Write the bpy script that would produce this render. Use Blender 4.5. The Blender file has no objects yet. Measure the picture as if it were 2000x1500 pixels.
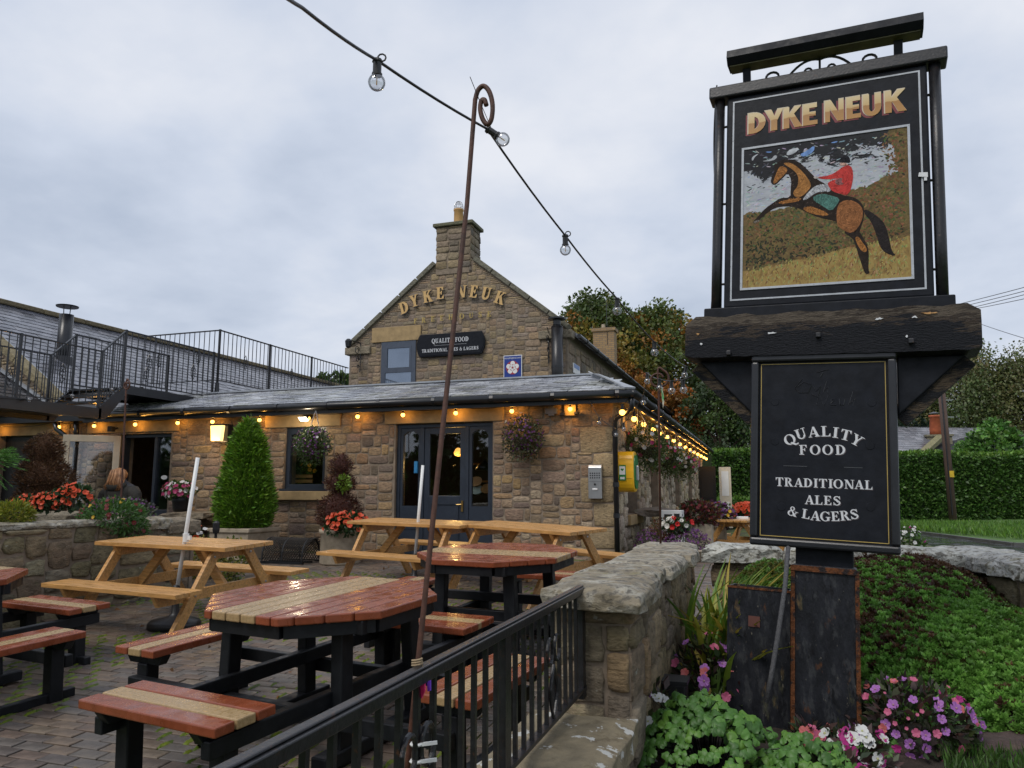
import bpy, math, random
import numpy as np
from mathutils import Vector, Matrix
S = bpy.context.scene
COL = S.collection
rd = math.radians
# ------------------------------------------------------------------ camera, sky, sun
F, HZ, H, VPX = 1465.0, 960.0, 1.35, 1495.0
P = math.atan((HZ - 750) / F)
TH = math.atan((VPX - 1000) / (F / math.cos(P)))
cam = bpy.data.cameras.new('camera')
cam.sensor_width = 36.0
cam.lens = F / 2000 * 36
cam.clip_start, cam.clip_end = 0.05, 2000
camo = bpy.data.objects.new('camera', cam)
camo.location = (0, 0, H)
camo.rotation_euler = (rd(90) + P, 0, TH)
COL.objects.link(camo)
S.camera = camo
SUN_EL, SUN_AZ = 52, 205      # degrees; azimuth clockwise from +Y
w = bpy.data.worlds.new('World'); S.world = w; w.use_nodes = True
nt = w.node_tree; nt.nodes.clear()
def wn(t, **k):
    n = nt.nodes.new(t)
    for a, b in k.items(): setattr(n, a, b)
    return n
sky = wn('ShaderNodeTexSky', sky_type='NISHITA', sun_disc=False)
sky.sun_elevation = rd(SUN_EL); sky.sun_rotation = rd(SUN_AZ); sky.air_density = 1.4; sky.dust_density = 2
tc = wn('ShaderNodeTexCoord'); sep = wn('ShaderNodeSeparateXYZ')
zz = wn('ShaderNodeMath', operation='MAXIMUM'); zz.inputs[1].default_value = 0.0
za = wn('ShaderNodeMath', operation='ADD'); za.inputs[1].default_value = 0.28
dv = wn('ShaderNodeVectorMath', operation='SCALE'); inv = wn('ShaderNodeMath', operation='DIVIDE'); inv.inputs[0].default_value = 1
n1 = wn('ShaderNodeTexNoise'); n1.inputs['Scale'].default_value = 1.5; n1.inputs['Detail'].default_value = 5; n1.inputs['Roughness'].default_value = .5; n1.inputs['Distortion'].default_value = .25
n2 = wn('ShaderNodeTexNoise'); n2.inputs['Scale'].default_value = 4.2; n2.inputs['Detail'].default_value = 6; n2.inputs['Roughness'].default_value = .55
ad = wn('ShaderNodeMath', operation='MULTIPLY_ADD'); ad.inputs[1].default_value = .42
rp = wn('ShaderNodeValToRGB')
e = rp.color_ramp.elements
e[0].position = .42; e[0].color = (.43, .50, .63, 1)
e[1].position = .95; e[1].color = (.82, .845, .91, 1)
m = e.new(.70); m.color = (.625, .685, .805, 1)
k7 = wn('ShaderNodeVectorMath', operation='SCALE'); k7.inputs['Scale'].default_value = 8.9
mx = wn('ShaderNodeMix', data_type='RGBA'); mx.inputs['Factor'].default_value = .94
bg = wn('ShaderNodeBackground'); bg.inputs['Strength'].default_value = .1
wo = wn('ShaderNodeOutputWorld')
L = nt.links.new
L(tc.outputs['Generated'], sep.inputs[0]); L(sep.outputs['Z'], zz.inputs[0]); L(zz.outputs[0], za.inputs[0]); L(za.outputs[0], inv.inputs[1])
L(tc.outputs['Generated'], dv.inputs[0]); L(inv.outputs[0], dv.inputs['Scale'])
L(dv.outputs[0], n1.inputs['Vector']); L(dv.outputs[0], n2.inputs['Vector'])
L(n2.outputs['Fac'], ad.inputs[0]); L(n1.outputs['Fac'], ad.inputs[2]); L(ad.outputs[0], rp.inputs[0])
L(rp.outputs[0], k7.inputs[0]); L(sky.outputs[0], mx.inputs[6]); L(k7.outputs[0], mx.inputs[7]); L(mx.outputs[2], bg.inputs[0]); L(bg.outputs[0], wo.inputs[0])
sl = bpy.data.lights.new('sun', 'SUN'); sl.energy = 1.5; sl.angle = rd(25); sl.color = (1, .95, .88)
so = bpy.data.objects.new('sun', sl); COL.objects.link(so)
so.rotation_euler = (rd(90 - SUN_EL), 0, rd(180 - SUN_AZ))
S.view_settings.view_transform = 'Standard'; S.view_settings.look = 'None'; S.view_settings.gamma = 1
S.view_settings.exposure = 0.2
S.cycles.max_bounces = 6; S.cycles.transparent_max_bounces = 12
S.cycles.use_denoising = True
S.cycles.sample_clamp_indirect = 4
# ------------------------------------------------------------------ helpers
rng = random.Random(11)
nr = np.random.default_rng(5)
CAM = np.array([0, 0, H])
def ray(px, py):
    a = (px - 1000) / F; b = -(py - 750) / F
    yc = math.cos(P) - math.sin(P) * b; z = math.sin(P) + math.cos(P) * b
    return np.array([a * math.cos(TH) - yc * math.sin(TH), a * math.sin(TH) + yc * math.cos(TH), z])
def at_y(px, py, Y): d = ray(px, py); return CAM + d * (Y / d[1])
def at_x(px, py, X): d = ray(px, py); return CAM + d * (X / d[0])
def at_z(px, py, Z): d = ray(px, py); return CAM + d * ((Z - H) / d[2])
def proj(p):
    q = np.array(p, float) - CAM
    xc = q[0] * math.cos(TH) + q[1] * math.sin(TH); yh = -q[0] * math.sin(TH) + q[1] * math.cos(TH)
    zc = yh * math.cos(P) + q[2] * math.sin(P); up = -yh * math.sin(P) + q[2] * math.cos(P)
    return 1000 + F * xc / zc, 750 - F * up / zc, zc
SL, G0 = .045, .31 - .045 * 11.6
def gz(y):
    if y <= 11.6: return G0 + SL * y
    return .31 * (1 - min(1, (y - 11.6) / 4.5))
def V3(*a): return np.array(a, float)
def unit(a): a = np.asarray(a, float); return a / (np.linalg.norm(a) + 1e-12)
def root(o):
    while o.parent: o = o.parent
    return o
class MB:
    def __init__(s): s.v = []; s.f = []; s.c = []; s.col = (1, 1, 1)
    def add(s, vs, fs):
        n = len(s.v); s.v += [tuple(float(c) for c in p) for p in vs]; s.f += [tuple(n + i for i in f) for f in fs]; s.c += [s.col] * len(vs); return s
    def hexa(s, q): return s.add(q, [(0, 3, 2, 1), (4, 5, 6, 7), (0, 1, 5, 4), (1, 2, 6, 5), (2, 3, 7, 6), (3, 0, 4, 7)])
    def box(s, x0, x1, y0, y1, z0, z1):
        return s.hexa([(x0, y0, z0), (x1, y0, z0), (x1, y1, z0), (x0, y1, z0), (x0, y0, z1), (x1, y0, z1), (x1, y1, z1), (x0, y1, z1)])
    def obox(s, c, a, b, n):      # half-axis vectors
        c, a, b, n = map(np.asarray, (c, a, b, n))
        return s.hexa([c - a - b - n, c + a - b - n, c + a + b - n, c - a + b - n, c - a - b + n, c + a - b + n, c + a + b + n, c - a + b + n])
    def bar(s, p0, p1, w, h, up=(0, 0, 1)):
        p0, p1 = V3(*p0), V3(*p1); d = unit(p1 - p0); x = np.cross(d, up)
        if np.linalg.norm(x) < 1e-4: x = np.cross(d, (0, 1, 0))
        x = unit(x); y = np.cross(x, d)
        return s.obox((p0 + p1) / 2, x * w / 2, d * np.linalg.norm(p1 - p0) / 2, -y * h / 2)
    def tube(s, pts, r, n=8, cap=True):
        pts = [V3(*p) for p in pts]; k = len(pts); rr = r if hasattr(r, '__len__') else [r] * k
        vs, fs = [], []; ref = None
        for i, p in enumerate(pts):
            d = unit(pts[min(i + 1, k - 1)] - pts[max(i - 1, 0)])
            if ref is None: ref = np.cross(d, (0, 0, 1)) if abs(d[2]) < .9 else np.cross(d, (1, 0, 0))
            ref = unit(ref - d * np.dot(ref, d)); b = np.cross(d, ref)
            for j in range(n):
                a = 2 * math.pi * j / n; vs.append(p + (ref * math.cos(a) + b * math.sin(a)) * rr[i])
        for i in range(k - 1):
            for j in range(n):
                a, b2 = i * n + j, i * n + (j + 1) % n; fs.append((a, b2, b2 + n, a + n))
        if cap: fs += [tuple(range(n))[::-1], tuple((k - 1) * n + j for j in range(n))]
        return s.add(vs, fs)
    def lathe(s, c, prof, n=20, ax=((1, 0, 0), (0, 1, 0), (0, 0, 1)), sq=0):
        c = V3(*c); X, Y, Z = map(np.asarray, ax); vs, fs = [], []
        for r, h in prof:
            for j in range(n):
                a = 2 * math.pi * j / n; vs.append(c + (X * math.cos(a) + Y * math.sin(a)) * r + Z * h)
        for i in range(len(prof) - 1):
            for j in range(n):
                a, b = i * n + j, i * n + (j + 1) % n; fs.append((a, b, b + n, a + n))
        fs += [tuple(range(n))[::-1], tuple((len(prof) - 1) * n + j for j in range(n))]
        return s.add(vs, fs)
    def prism(s, poly, o, u, v, n, t0, t1):
        o, u, v, n = map(np.asarray, (o, u, v, n)); k = len(poly)
        ar = sum(poly[i][0] * poly[(i + 1) % k][1] - poly[(i + 1) % k][0] * poly[i][1] for i in range(k))
        if ar < 0: poly = poly[::-1]
        vs = [o + u * a + v * b + n * t0 for a, b in poly] + [o + u * a + v * b + n * t1 for a, b in poly]
        return s.add(vs, [tuple(range(k))[::-1], tuple(range(k, 2 * k))] + [(i, (i + 1) % k, (i + 1) % k + k, i + k) for i in range(k)])
    def sphere(s, c, r, n=12, m=8, sc=(1, 1, 1)):
        return s.lathe(c, [(r * sc[0] * math.sin(math.pi * i / m) + 1e-4, -r * sc[2] * math.cos(math.pi * i / m)) for i in range(m + 1)], n)
    def mesh(s, name, mat, off=(0, 0, 0), smooth=False):
        me = bpy.data.meshes.new(name); o = np.asarray(off, float)
        me.from_pydata([tuple(np.asarray(p) - o) for p in s.v] if np.any(o) else s.v, [], s.f)
        if any(c != (1, 1, 1) for c in s.c): settint(me, np.array(s.c))
        if mat: me.materials.append(mat)
        if smooth: me.shade_smooth() if hasattr(me, 'shade_smooth') else me.polygons.foreach_set('use_smooth', [True] * len(me.polygons))
        return me
    def build(s, name, mat, par=None, smooth=False, bev=0, world=True, loc=None):
        off = np.array(root(par).location) if (par is not None and world) else (np.array(loc, float) if loc is not None else np.zeros(3))
        return link(name, s.mesh(name, mat, off, smooth), par, bev, loc)
def settint(me, c):
    a = me.color_attributes.new('tint', 'FLOAT_COLOR', 'POINT')
    a.data.foreach_set('color', np.column_stack([c, np.ones(len(c))]).astype(np.float32).ravel())
def link(name, me, par=None, bev=0, loc=None):
    o = bpy.data.objects.new(name, me); COL.objects.link(o)
    if par is not None: o.parent = par
    if loc is not None: o.location = loc
    if bev:
        b = o.modifiers.new('bevel', 'BEVEL'); b.width = bev; b.segments = 2; b.limit_method = 'ANGLE'
    return o
def tag(o, label, cat, group=None, kind=None):
    if label: o['label'] = label
    if cat: o['category'] = cat
    if group: o['group'] = group
    if kind: o['kind'] = kind
    return o
def thing(name, label, cat, loc=(0, 0, 0), rz=0, group=None):
    o = bpy.data.objects.new(name, None); COL.objects.link(o)
    o.location = [float(c) for c in loc]; o.rotation_euler = (0, 0, rz); o.empty_display_size = .1
    return tag(o, label, cat, group, 'thing')
def structure(o): o['kind'] = 'structure'; return o
def stuff(o): o['kind'] = 'stuff'; return o
def copy_tree(o, par=None):
    c = o.copy(); COL.objects.link(c); c.parent = par
    for ch in list(o.children): copy_tree(ch, c)
    return c
# ------------------------------------------------------------------ materials
def mat(name, col, rough=.6, var=.15, vs=6, bump=0, bs=30, tint=False, metal=0, coat=0, stretch=None, spots=(), rvar=0, transl=0, emit=0, wave=None, bdist=.02, spec=.5):
    m = bpy.data.materials.new(name); m.use_nodes = True; t = m.node_tree; N = t.nodes; K = t.links.new
    b = N['Principled BSDF']; out = N['Material Output']
    tcn = N.new('ShaderNodeTexCoord'); mp = N.new('ShaderNodeMapping'); K(tcn.outputs['Object'], mp.inputs[0])
    if stretch: mp.inputs['Scale'].default_value = stretch
    def noise(sc, det=5, ro=.6):
        n = N.new('ShaderNodeTexNoise'); n.inputs['Scale'].default_value = sc; n.inputs['Detail'].default_value = det; n.inputs['Roughness'].default_value = ro; K(mp.outputs[0], n.inputs['Vector']); return n
    c = tuple(col) + (1,)
    if tint:
        at = N.new('ShaderNodeAttribute'); at.attribute_name = 'tint'; src = at.outputs['Color']
    else:
        rgb = N.new('ShaderNodeRGB'); rgb.outputs[0].default_value = c; src = rgb.outputs[0]
    if var:
        n = noise(vs); mr = N.new('ShaderNodeMapRange'); mr.inputs[1].default_value = .3; mr.inputs[2].default_value = .7; mr.inputs[3].default_value = 1 - var; mr.inputs[4].default_value = 1 + var
        K(n.outputs['Fac'], mr.inputs[0]); vm = N.new('ShaderNodeVectorMath'); vm.operation = 'SCALE'; K(src, vm.inputs[0]); K(mr.outputs[0], vm.inputs['Scale']); src = vm.outputs[0]
    for (sc, lo, hi, sc_col, *amt) in spots:
        n = noise(sc, 6, .65); mr = N.new('ShaderNodeMapRange'); mr.inputs[1].default_value = lo; mr.inputs[2].default_value = hi; mr.inputs[4].default_value = amt[0] if amt else 1
        K(n.outputs['Fac'], mr.inputs[0]); mi = N.new('ShaderNodeMix'); mi.data_type = 'RGBA'; K(mr.outputs[0], mi.inputs['Factor']); K(src, mi.inputs[6]); mi.inputs[7].default_value = tuple(sc_col) + (1,); src = mi.outputs[2]
    K(src, b.inputs['Base Color'])
    b.inputs['Roughness'].default_value = rough; b.inputs['Metallic'].default_value = metal; b.inputs['Specular IOR Level'].default_value = spec
    if coat: b.inputs['Coat Weight'].default_value = coat; b.inputs['Coat Roughness'].default_value = .08
    if rvar:
        n = noise(vs * .8, 4); mr = N.new('ShaderNodeMapRange'); mr.inputs[1].default_value = .38; mr.inputs[2].default_value = .62; mr.inputs[3].default_value = max(.03, rough - rvar); mr.inputs[4].default_value = rough + rvar
        K(n.outputs['Fac'], mr.inputs[0]); K(mr.outputs[0], b.inputs['Roughness'])
    if bump:
        n = noise(bs, 7, .65); bp = N.new('ShaderNodeBump'); bp.inputs['Strength'].default_value = bump; bp.inputs['Distance'].default_value = bdist
        K(n.outputs['Fac'], bp.inputs['Height']); K(bp.outputs[0], b.inputs['Normal'])
    if emit:
        b.inputs['Emission Color'].default_value = c; b.inputs['Emission Strength'].default_value = emit
    if transl:
        tr = N.new('ShaderNodeBsdfTranslucent'); K(src, tr.inputs[0]); ms = N.new('ShaderNodeMixShader'); ms.inputs[0].default_value = transl
        K(b.outputs[0], ms.inputs[1]); K(tr.outputs[0], ms.inputs[2]); K(ms.outputs[0], out.inputs[0])
    return m
def glassmat(name, refl=.3, col=(.9, .93, .95), rough=.02):
    m = bpy.data.materials.new(name); m.use_nodes = True; t = m.node_tree; N = t.nodes; K = t.links.new; N.remove(N['Principled BSDF'])
    tr = N.new('ShaderNodeBsdfTransparent'); tr.inputs[0].default_value = tuple(col) + (1,); gl = N.new('ShaderNodeBsdfGlossy'); gl.inputs['Roughness'].default_value = rough
    lw = N.new('ShaderNodeLayerWeight'); lw.inputs['Blend'].default_value = .25; mr = N.new('ShaderNodeMapRange'); mr.inputs[3].default_value = refl; mr.inputs[4].default_value = .9
    ms = N.new('ShaderNodeMixShader'); K(lw.outputs['Fresnel'], mr.inputs[0]); K(mr.outputs[0], ms.inputs[0]); K(tr.outputs[0], ms.inputs[1]); K(gl.outputs[0], ms.inputs[2]); K(ms.outputs[0], N['Material Output'].inputs[0])
    return m
LICH = [(9, .60, .66, (.45, .45, .40), .8), (5, .62, .70, (.30, .22, .04), .5)]
M = {}
M['stone'] = mat('sandstone', (.3, .2, .12), .8, .35, 14, .9, 26, tint=True, bdist=.02, stretch=(1, 1, 2.4), spots=[(22, .52, .68, (.075, .052, .035), .75), (4, .60, .75, (.13, .12, .05), .45), (11, .62, .70, (.42, .34, .23), .6)])
M['stone2'] = mat('weathered_sandstone', (.3, .2, .12), .82, .4, 10, 1.0, 22, tint=True, bdist=.028, stretch=(1, 1, 2.0), spots=[(16, .55, .72, (.05, .04, .03), .7), (6, .58, .72, (.10, .11, .04), .5), (9, .66, .70, (.42, .41, .35), .8)])
M['coping'] = mat('lichened_coping', (.3, .2, .12), .7, .35, 12, .9, 28, tint=True, bdist=.02, rvar=.15, stretch=(1, 1, 1.5), spots=[(10, .47, .60, (.50, .48, .41), .75), (20, .50, .60, (.06, .05, .035), .85), (7, .58, .70, (.17, .15, .05), .6)])
M['mortar'] = mat('lime_mortar', (.22, .172, .125), .9, .25, 9, .5, 60, bdist=.008, spots=[(5, .58, .75, (.09, .075, .06), .6)])
M['buff'] = mat('dressed_buff_stone', (.36, .25, .12), .8, .2, 7, .25, 80, bdist=.004, spots=[(5, .56, .75, (.12, .09, .05), .5)])
M['slate'] = mat('wet_slate', (.1, .1, .12), .24, .3, 12, .15, 40, tint=True, bdist=.004, rvar=.1, spec=.8, spots=[(7, .60, .74, (.13, .14, .06), .5)])
M['slate_bed'] = mat('slate_underlay', (.02, .02, .022), .7)
M['lead'] = mat('lead_flashing', (.28, .30, .33), .4, .2, 5)
M['black'] = mat('black_gloss_paint', (.012, .013, .016), .3, .3, 8, .15, 60, bdist=.003)
M['blackwood'] = mat('black_plastic_timber', (.009, .010, .012), .5, .3, 14, .2, 50, bdist=.003, rvar=.12, spec=.3)
M['iron'] = mat('painted_iron', (.012, .012, .014), .32, .4, 30, .4, 70, bdist=.004, spots=[(40, .60, .68, (.06, .025, .012), .8), (90, .68, .72, (.12, .12, .12), .6)])
M['rust'] = mat('rusty_steel', (.075, .028, .016), .62, .4, 40, .4, 90, bdist=.003)
M['navy'] = mat('dark_blue_joinery', (.022, .030, .045), .38, .15, 6, .1, 60)
M['cream'] = mat('cream_paint', (.62, .55, .43), .4, .08)
M['white'] = mat('white_paint', (.75, .75, .73), .4, .06)
M['glass'] = glassmat('window_glass', .075)
M['bulbglass'] = glassmat('clear_bulb_glass', .2, (.94, .95, .97), .04)
M['red'] = mat('terracotta_board', (.235, .062, .028), .24, .2, 14, .14, 70, bdist=.003, rvar=.14, stretch=(1, 1, 1), spots=[(3, .54, .64, (.17, .042, .016), .8), (30, .62, .70, (.30, .11, .06), .5)])
M['tan'] = mat('tan_board', (.36, .245, .12), .3, .18, 60, .3, 160, bdist=.003, rvar=.16)
M['pine'] = mat('wet_treated_pine', (.50, .265, .088), .36, .32, 5, .3, 30, stretch=(1, 9, 9), bdist=.004, rvar=.12, spots=[(7, .60, .68, (.26, .115, .035), .8), (2.2, .66, .70, (.16, .07, .025), .8)])
M['steel'] = mat('brushed_steel', (.45, .46, .47), .35, .1, metal=.9)
M['soil'] = mat('dark_soil', (.035, .024, .017), .85, .4, 20, .8, 60, bdist=.02)
M['concrete'] = mat('cast_stone_pot', (.36, .30, .22), .85, .25, 8, .4, 60, bdist=.006, spots=[(6, .58, .72, (.14, .13, .08), .6)])
M['leaf'] = mat('leaf', (.06, .12, .02), .5, .2, 8, tint=True, transl=.25)
M['wetleaf'] = mat('glossy_leaf', (.05, .13, .03), .48, .25, 12, .25, 60, tint=True, transl=.2, bdist=.004)
M['petal'] = mat('petal', (.5, .1, .1), .5, .12, 20, tint=True, transl=.3)
M['bark'] = mat('bark', (.07, .05, .035), .85, .35, 12, .6, 40)
M['plastic'] = mat('black_plastic', (.013, .013, .014), .45, .1)
M['gold'] = mat('gilded_letter', (.58, .37, .14), .42, .12, 12)
M['lampon'] = mat('lit_bulb', (1, .52, .11), .3, 0, emit=4.5)
M['lampglow'] = mat('lit_lantern_glass', (1, .66, .24), .3, .1, 9, emit=1.8)
M['floodon'] = mat('lit_floodlight', (1, .85, .62), .3, 0, emit=4)
M['filament'] = mat('warm_filament', (.6, .3, .08), .4, 0)
def litbulb():
    m = bpy.data.materials.new('lit_bulb_glass'); m.use_nodes = True; t = m.node_tree; N = t.nodes; N.remove(N['Principled BSDF']); em = N.new('ShaderNodeEmission'); em.inputs[0].default_value = (1, .50, .10, 1); em.inputs[1].default_value = 9; tr = N.new('ShaderNodeBsdfTransparent'); tr.inputs[0].default_value = (1, .8, .5, 1)
    ms = N.new('ShaderNodeMixShader'); ms.inputs[0].default_value = .45; t.links.new(tr.outputs[0], ms.inputs[1]); t.links.new(em.outputs[0], ms.inputs[2]); t.links.new(ms.outputs[0], N['Material Output'].inputs[0]); return m
M['lampon'] = litbulb()
for k in ('lampon', 'lampglow', 'floodon'): M[k].cycles.emission_sampling = 'NONE'
BROWN = [(.27, .18, .105), (.31, .215, .125), (.23, .16, .10), (.35, .25, .15), (.16, .12, .088), (.29, .205, .13), (.25, .175, .115), (.34, .225, .11), (.27, .195, .14), (.30, .185, .10), (.37, .28, .185), (.28, .19, .115)]
GREYB = [(.22, .17, .11), (.26, .20, .13), (.19, .155, .11), (.29, .22, .145), (.16, .135, .10), (.23, .18, .12), (.27, .205, .12)]
# ------------------------------------------------------------------ stones
def rubble(x0, x1, z0, z1, holes=(), cell=.055, wr=(3, 9), hr=(2, 4), inside=None, r=rng):
    nx, nz = max(1, int(round((x1 - x0) / cell))), max(1, int(round((z1 - z0) / cell)))
    cx, cz = (x1 - x0) / nx, (z1 - z0) / nz
    oc = np.zeros((nx, nz), bool); cen = lambda i, j: (x0 + (i + .5) * cx, z0 + (j + .5) * cz)
    for i in range(nx):
        for j in range(nz):
            x, z = cen(i, j)
            if any(a < x < b and c < z < d for a, b, c, d in holes) or (inside and not inside(x, z)): oc[i, j] = True
    out = []
    for j in range(nz):
        for i in range(nx):
            if oc[i, j]: continue
            w, h = r.randint(*wr), r.randint(*hr)
            w = max(w, h)
            while i + w > nx or oc[i:i + w, j].any(): w -= 1
            if i + w < nx and not oc[i + w, j] and (i + w + 1 >= nx or oc[i + w + 1, j]): w += 1
            while j + h > nz or oc[i:i + w, j:j + h].any(): h -= 1
            oc[i:i + w, j:j + h] = True
            out.append((x0 + i * cx, x0 + (i + w) * cx, z0 + j * cz, z0 + (j + h) * cz))
    return out
def add_stone(mb, rect, o, U, V, N, joint=.012, proud=.02, rough=1.0, n=12, sq=7, r=rng):
    a0, a1, b0, b1 = rect; ca, cb = (a0 + a1) / 2, (b0 + b1) / 2
    ha, hb = max(.008, (a1 - a0 - joint) / 2), max(.008, (b1 - b0 - joint) / 2); mn = min(ha, hb)
    pts = []
    for i in range(n):
        t = 2 * math.pi * (i + .5) / n; c, s_ = math.cos(t), math.sin(t)
        k = (abs(c) ** sq + abs(s_) ** sq) ** (-1 / sq) * (1 + r.uniform(-.12, .03) * rough)
        pts.append((c * k, s_ * k))
    def at(x, y, d): return np.asarray(o) + np.asarray(U) * (ca + x * ha) + np.asarray(V) * (cb + y * hb) + np.asarray(N) * d
    pr = proud * r.uniform(.6, 1.5); tx, ty = r.uniform(-.3, .3) * proud, r.uniform(-.3, .3) * proud
    ia, ib = 1 - min(.5, .009 / ha), 1 - min(.5, .009 / hb)
    vs = [at(x, y, -.03) for x, y in pts] + [at(x, y, pr * .55) for x, y in pts]
    vs += [at(x * ia, y * ib, pr + x * tx + y * ty + r.uniform(-.25, .3) * proud * rough) for x, y in pts]
    vs += [at(x * ia * .5, y * ib * .5, pr * 1.05 + .5 * (x * tx + y * ty) + r.uniform(-.3, .4) * proud * rough) for x, y in pts[::2]]
    fs = []; h = n // 2
    for i in range(n):
        j = (i + 1) % n; fs += [(i, j, n + j, n + i), (n + i, n + j, 2 * n + j, 2 * n + i)]
    for k in range(h):
        a, b, c = 2 * n + 2 * k, 2 * n + 2 * k + 1, 2 * n + (2 * k + 2) % n
        p, q = 3 * n + k, 3 * n + (k + 1) % h; fs += [(a, b, p), (b, c, q), (b, q, p)]
    fs.append(tuple(3 * n + k for k in range(h)))
    mb.add(vs, fs)
def stone_wall(par, rects, o, U, V, N, m, pal=BROWN, cap=300, name='stone', size=None, **k):
    rects = sorted(rects, key=lambda q: -(q[1] - q[0]) * (q[3] - q[2])) if size is None else sorted(rects, key=size)
    rest = MB()
    for i, q in enumerate(rects):
        c = np.array(rng.choice(pal)) * rng.uniform(.8, 1.15) * np.array([1, rng.uniform(.95, 1.04), rng.uniform(.9, 1.08)])
        mb = MB() if i < cap else rest
        mb.col = tuple(c); add_stone(mb, q, o, U, V, N, **k)
        if i < cap: mb.build(name, m, par, smooth=True)
    if rest.v: stuff(rest.build(name + 's_beyond', m, par, smooth=True))
def holed(mb, x0, x1, z0, z1, y0, y1, holes, swap=False):
    xs = sorted({x0, x1, *[h[0] for h in holes], *[h[1] for h in holes]}); zs = sorted({z0, z1, *[h[2] for h in holes], *[h[3] for h in holes]})
    xs = [x for x in xs if x0 <= x <= x1]; zs = [z for z in zs if z0 <= z <= z1]
    for a, b in zip(xs, xs[1:]):
        run = None
        for c, d in zip(zs, zs[1:]):
            inn = any(h[0] < (a + b) / 2 < h[1] and h[2] < (c + d) / 2 < h[3] for h in holes)
            if not inn: run = [run[0], d] if run else [c, d]
            if inn or d == zs[-1]:
                if run: (mb.box(y0, y1, a, b, *run) if swap else mb.box(a, b, y0, y1, *run))
                run = None
def slates(par, o, U, V, N, wu, wv, m, su=.26, sv=.17, cap=300, keep=None, skip=None, pal=((.25, .26, .285), (.34, .35, .37), (.20, .205, .23), (.40, .405, .42), (.27, .275, .26))):
    # o = lower corner, U along eave, V up the slope
    o, U, V, N = map(np.asarray, (o, U, V, N)); L = []
    nv = int(math.ceil(wv / sv)); nu = int(math.ceil(wu / su))
    for j in range(nv):
        for i in range(-1, nu + 1):
            a0 = (i + (.5 if j % 2 else 0)) * su + rng.uniform(-.012, .012); a1 = a0 + su - rng.uniform(.004, .010); a0, a1 = max(a0, 0), min(a1, wu)
            if a1 - a0 < .03: continue
            b0 = j * sv + rng.uniform(-.010, .010); b1 = min(b0 + sv * 1.65, wv + .02)
            if skip and skip((a0 + a1) / 2, b0): continue
            L.append((a0, a1, b0, b1))
    if keep: L.sort(key=lambda q: keep(o + U * (q[0] + q[1]) / 2 + V * q[2]))
    rest = MB()
    for i, (a0, a1, b0, b1) in enumerate(L):
        mb = MB() if i < cap else rest; mb.col = tuple(np.array(rng.choice(pal)) * rng.uniform(.75, 1.3))
        t = rng.uniform(.012, .018); lift = .016 + rng.uniform(0, .005); da, db = rng.uniform(-.006, .006), rng.uniform(-.006, .006)
        pts = [(a0, b0 + da), (a1, b0 + db), (a1, b1), (a0, b1)]; lo = [lift, lift, .002, .002]
        mb.hexa([o + U * p[0] + V * p[1] + N * l for p, l in zip(pts, lo)] + [o + U * p[0] + V * p[1] + N * (l + t) for p, l in zip(pts, lo)])
        if i < cap: mb.build('slate', m, par)
    if rest.v: stuff(rest.build('slates_beyond', m, par))
# ------------------------------------------------------------------ foliage
def rand_dir(n): v = nr.normal(size=(n, 3)); return v / np.linalg.norm(v, axis=1)[:, None]
def leaf_mesh(name, Pn, D, size, tint, m, par=None, wd=.4, fold=.12, world=True, broad=.45):
    n = len(Pn); size = np.broadcast_to(np.asarray(size, float), (n,))[:, None]
    D = D / (np.linalg.norm(D, axis=1)[:, None] + 1e-9); s = np.cross(D, rand_dir(n)); s /= (np.linalg.norm(s, axis=1)[:, None] + 1e-9); u = np.cross(s, D)
    if par is not None and world: Pn = Pn - np.array(root(par).location)
    v = np.stack([Pn, Pn + D * size * broad + s * size * wd + u * size * fold, Pn + D * size, Pn + D * size * broad - s * size * wd + u * size * fold], 1).reshape(-1, 3)
    me = bpy.data.meshes.new(name); me.vertices.add(4 * n); me.vertices.foreach_set('co', v.astype(np.float32).ravel())
    me.loops.add(4 * n); me.loops.foreach_set('vertex_index', np.arange(4 * n, dtype=np.int32)); me.polygons.add(n)
    me.polygons.foreach_set('loop_start', np.arange(0, 4 * n, 4, dtype=np.int32)); me.polygons.foreach_set('loop_total', np.full(n, 4, np.int32))
    me.update(calc_edges=True)
    settint(me, np.repeat(np.broadcast_to(tint, (n, 3)), 4, 0)); me.materials.append(m)
    return link(name, me, par)
def tints(n, pal, j=.25):
    pal = np.array(pal); c = pal[nr.integers(0, len(pal), n)]; return c * nr.uniform(1 - j, 1 + j, (n, 1)) * nr.uniform(.9, 1.1, (n, 3))
def blob_points(n, c, r, shell=.55):
    d = rand_dir(n); k = (shell + (1 - shell) * nr.random((n, 1)) ** .5); return np.asarray(c) + d * k * np.asarray(r), d
# ------------------------------------------------------------------ ground, road, patio
def sheet(name, m, xs, ys, zf, label=None):
    mb = MB(); nx, ny = len(xs), len(ys)
    mb.add([(x, y, zf(x, y)) for y in ys for x in xs], [(j * nx + i, j * nx + i + 1, (j + 1) * nx + i + 1, (j + 1) * nx + i) for j in range(ny - 1) for i in range(nx - 1)])
    return structure(mb.build(name, m, None, smooth=True))
M['grass'] = mat('grass_ground', (.07, .14, .025), .8, .35, 3, .6, 40, spots=[(.6, .5, .7, (.07, .11, .02), .6)])
M['road'] = mat('wet_asphalt', (.04, .041, .045), .18, .3, 2, .15, 90, rvar=.13, bdist=.004)
M['joint'] = mat('mossy_joint_sand', (.045, .042, .028), .85, .4, 6, .6, 90, spots=[(1.6, .44, .58, (.10, .15, .012), .95)])
M['paver'] = mat('block_paver', (.12, .09, .08), .5, .35, 9, .5, 60, tint=True, bdist=.006, rvar=.18, spots=[(1.1, .55, .75, (.05, .045, .035), .6), (30, .62, .70, (.05, .045, .04), .6)])
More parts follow.
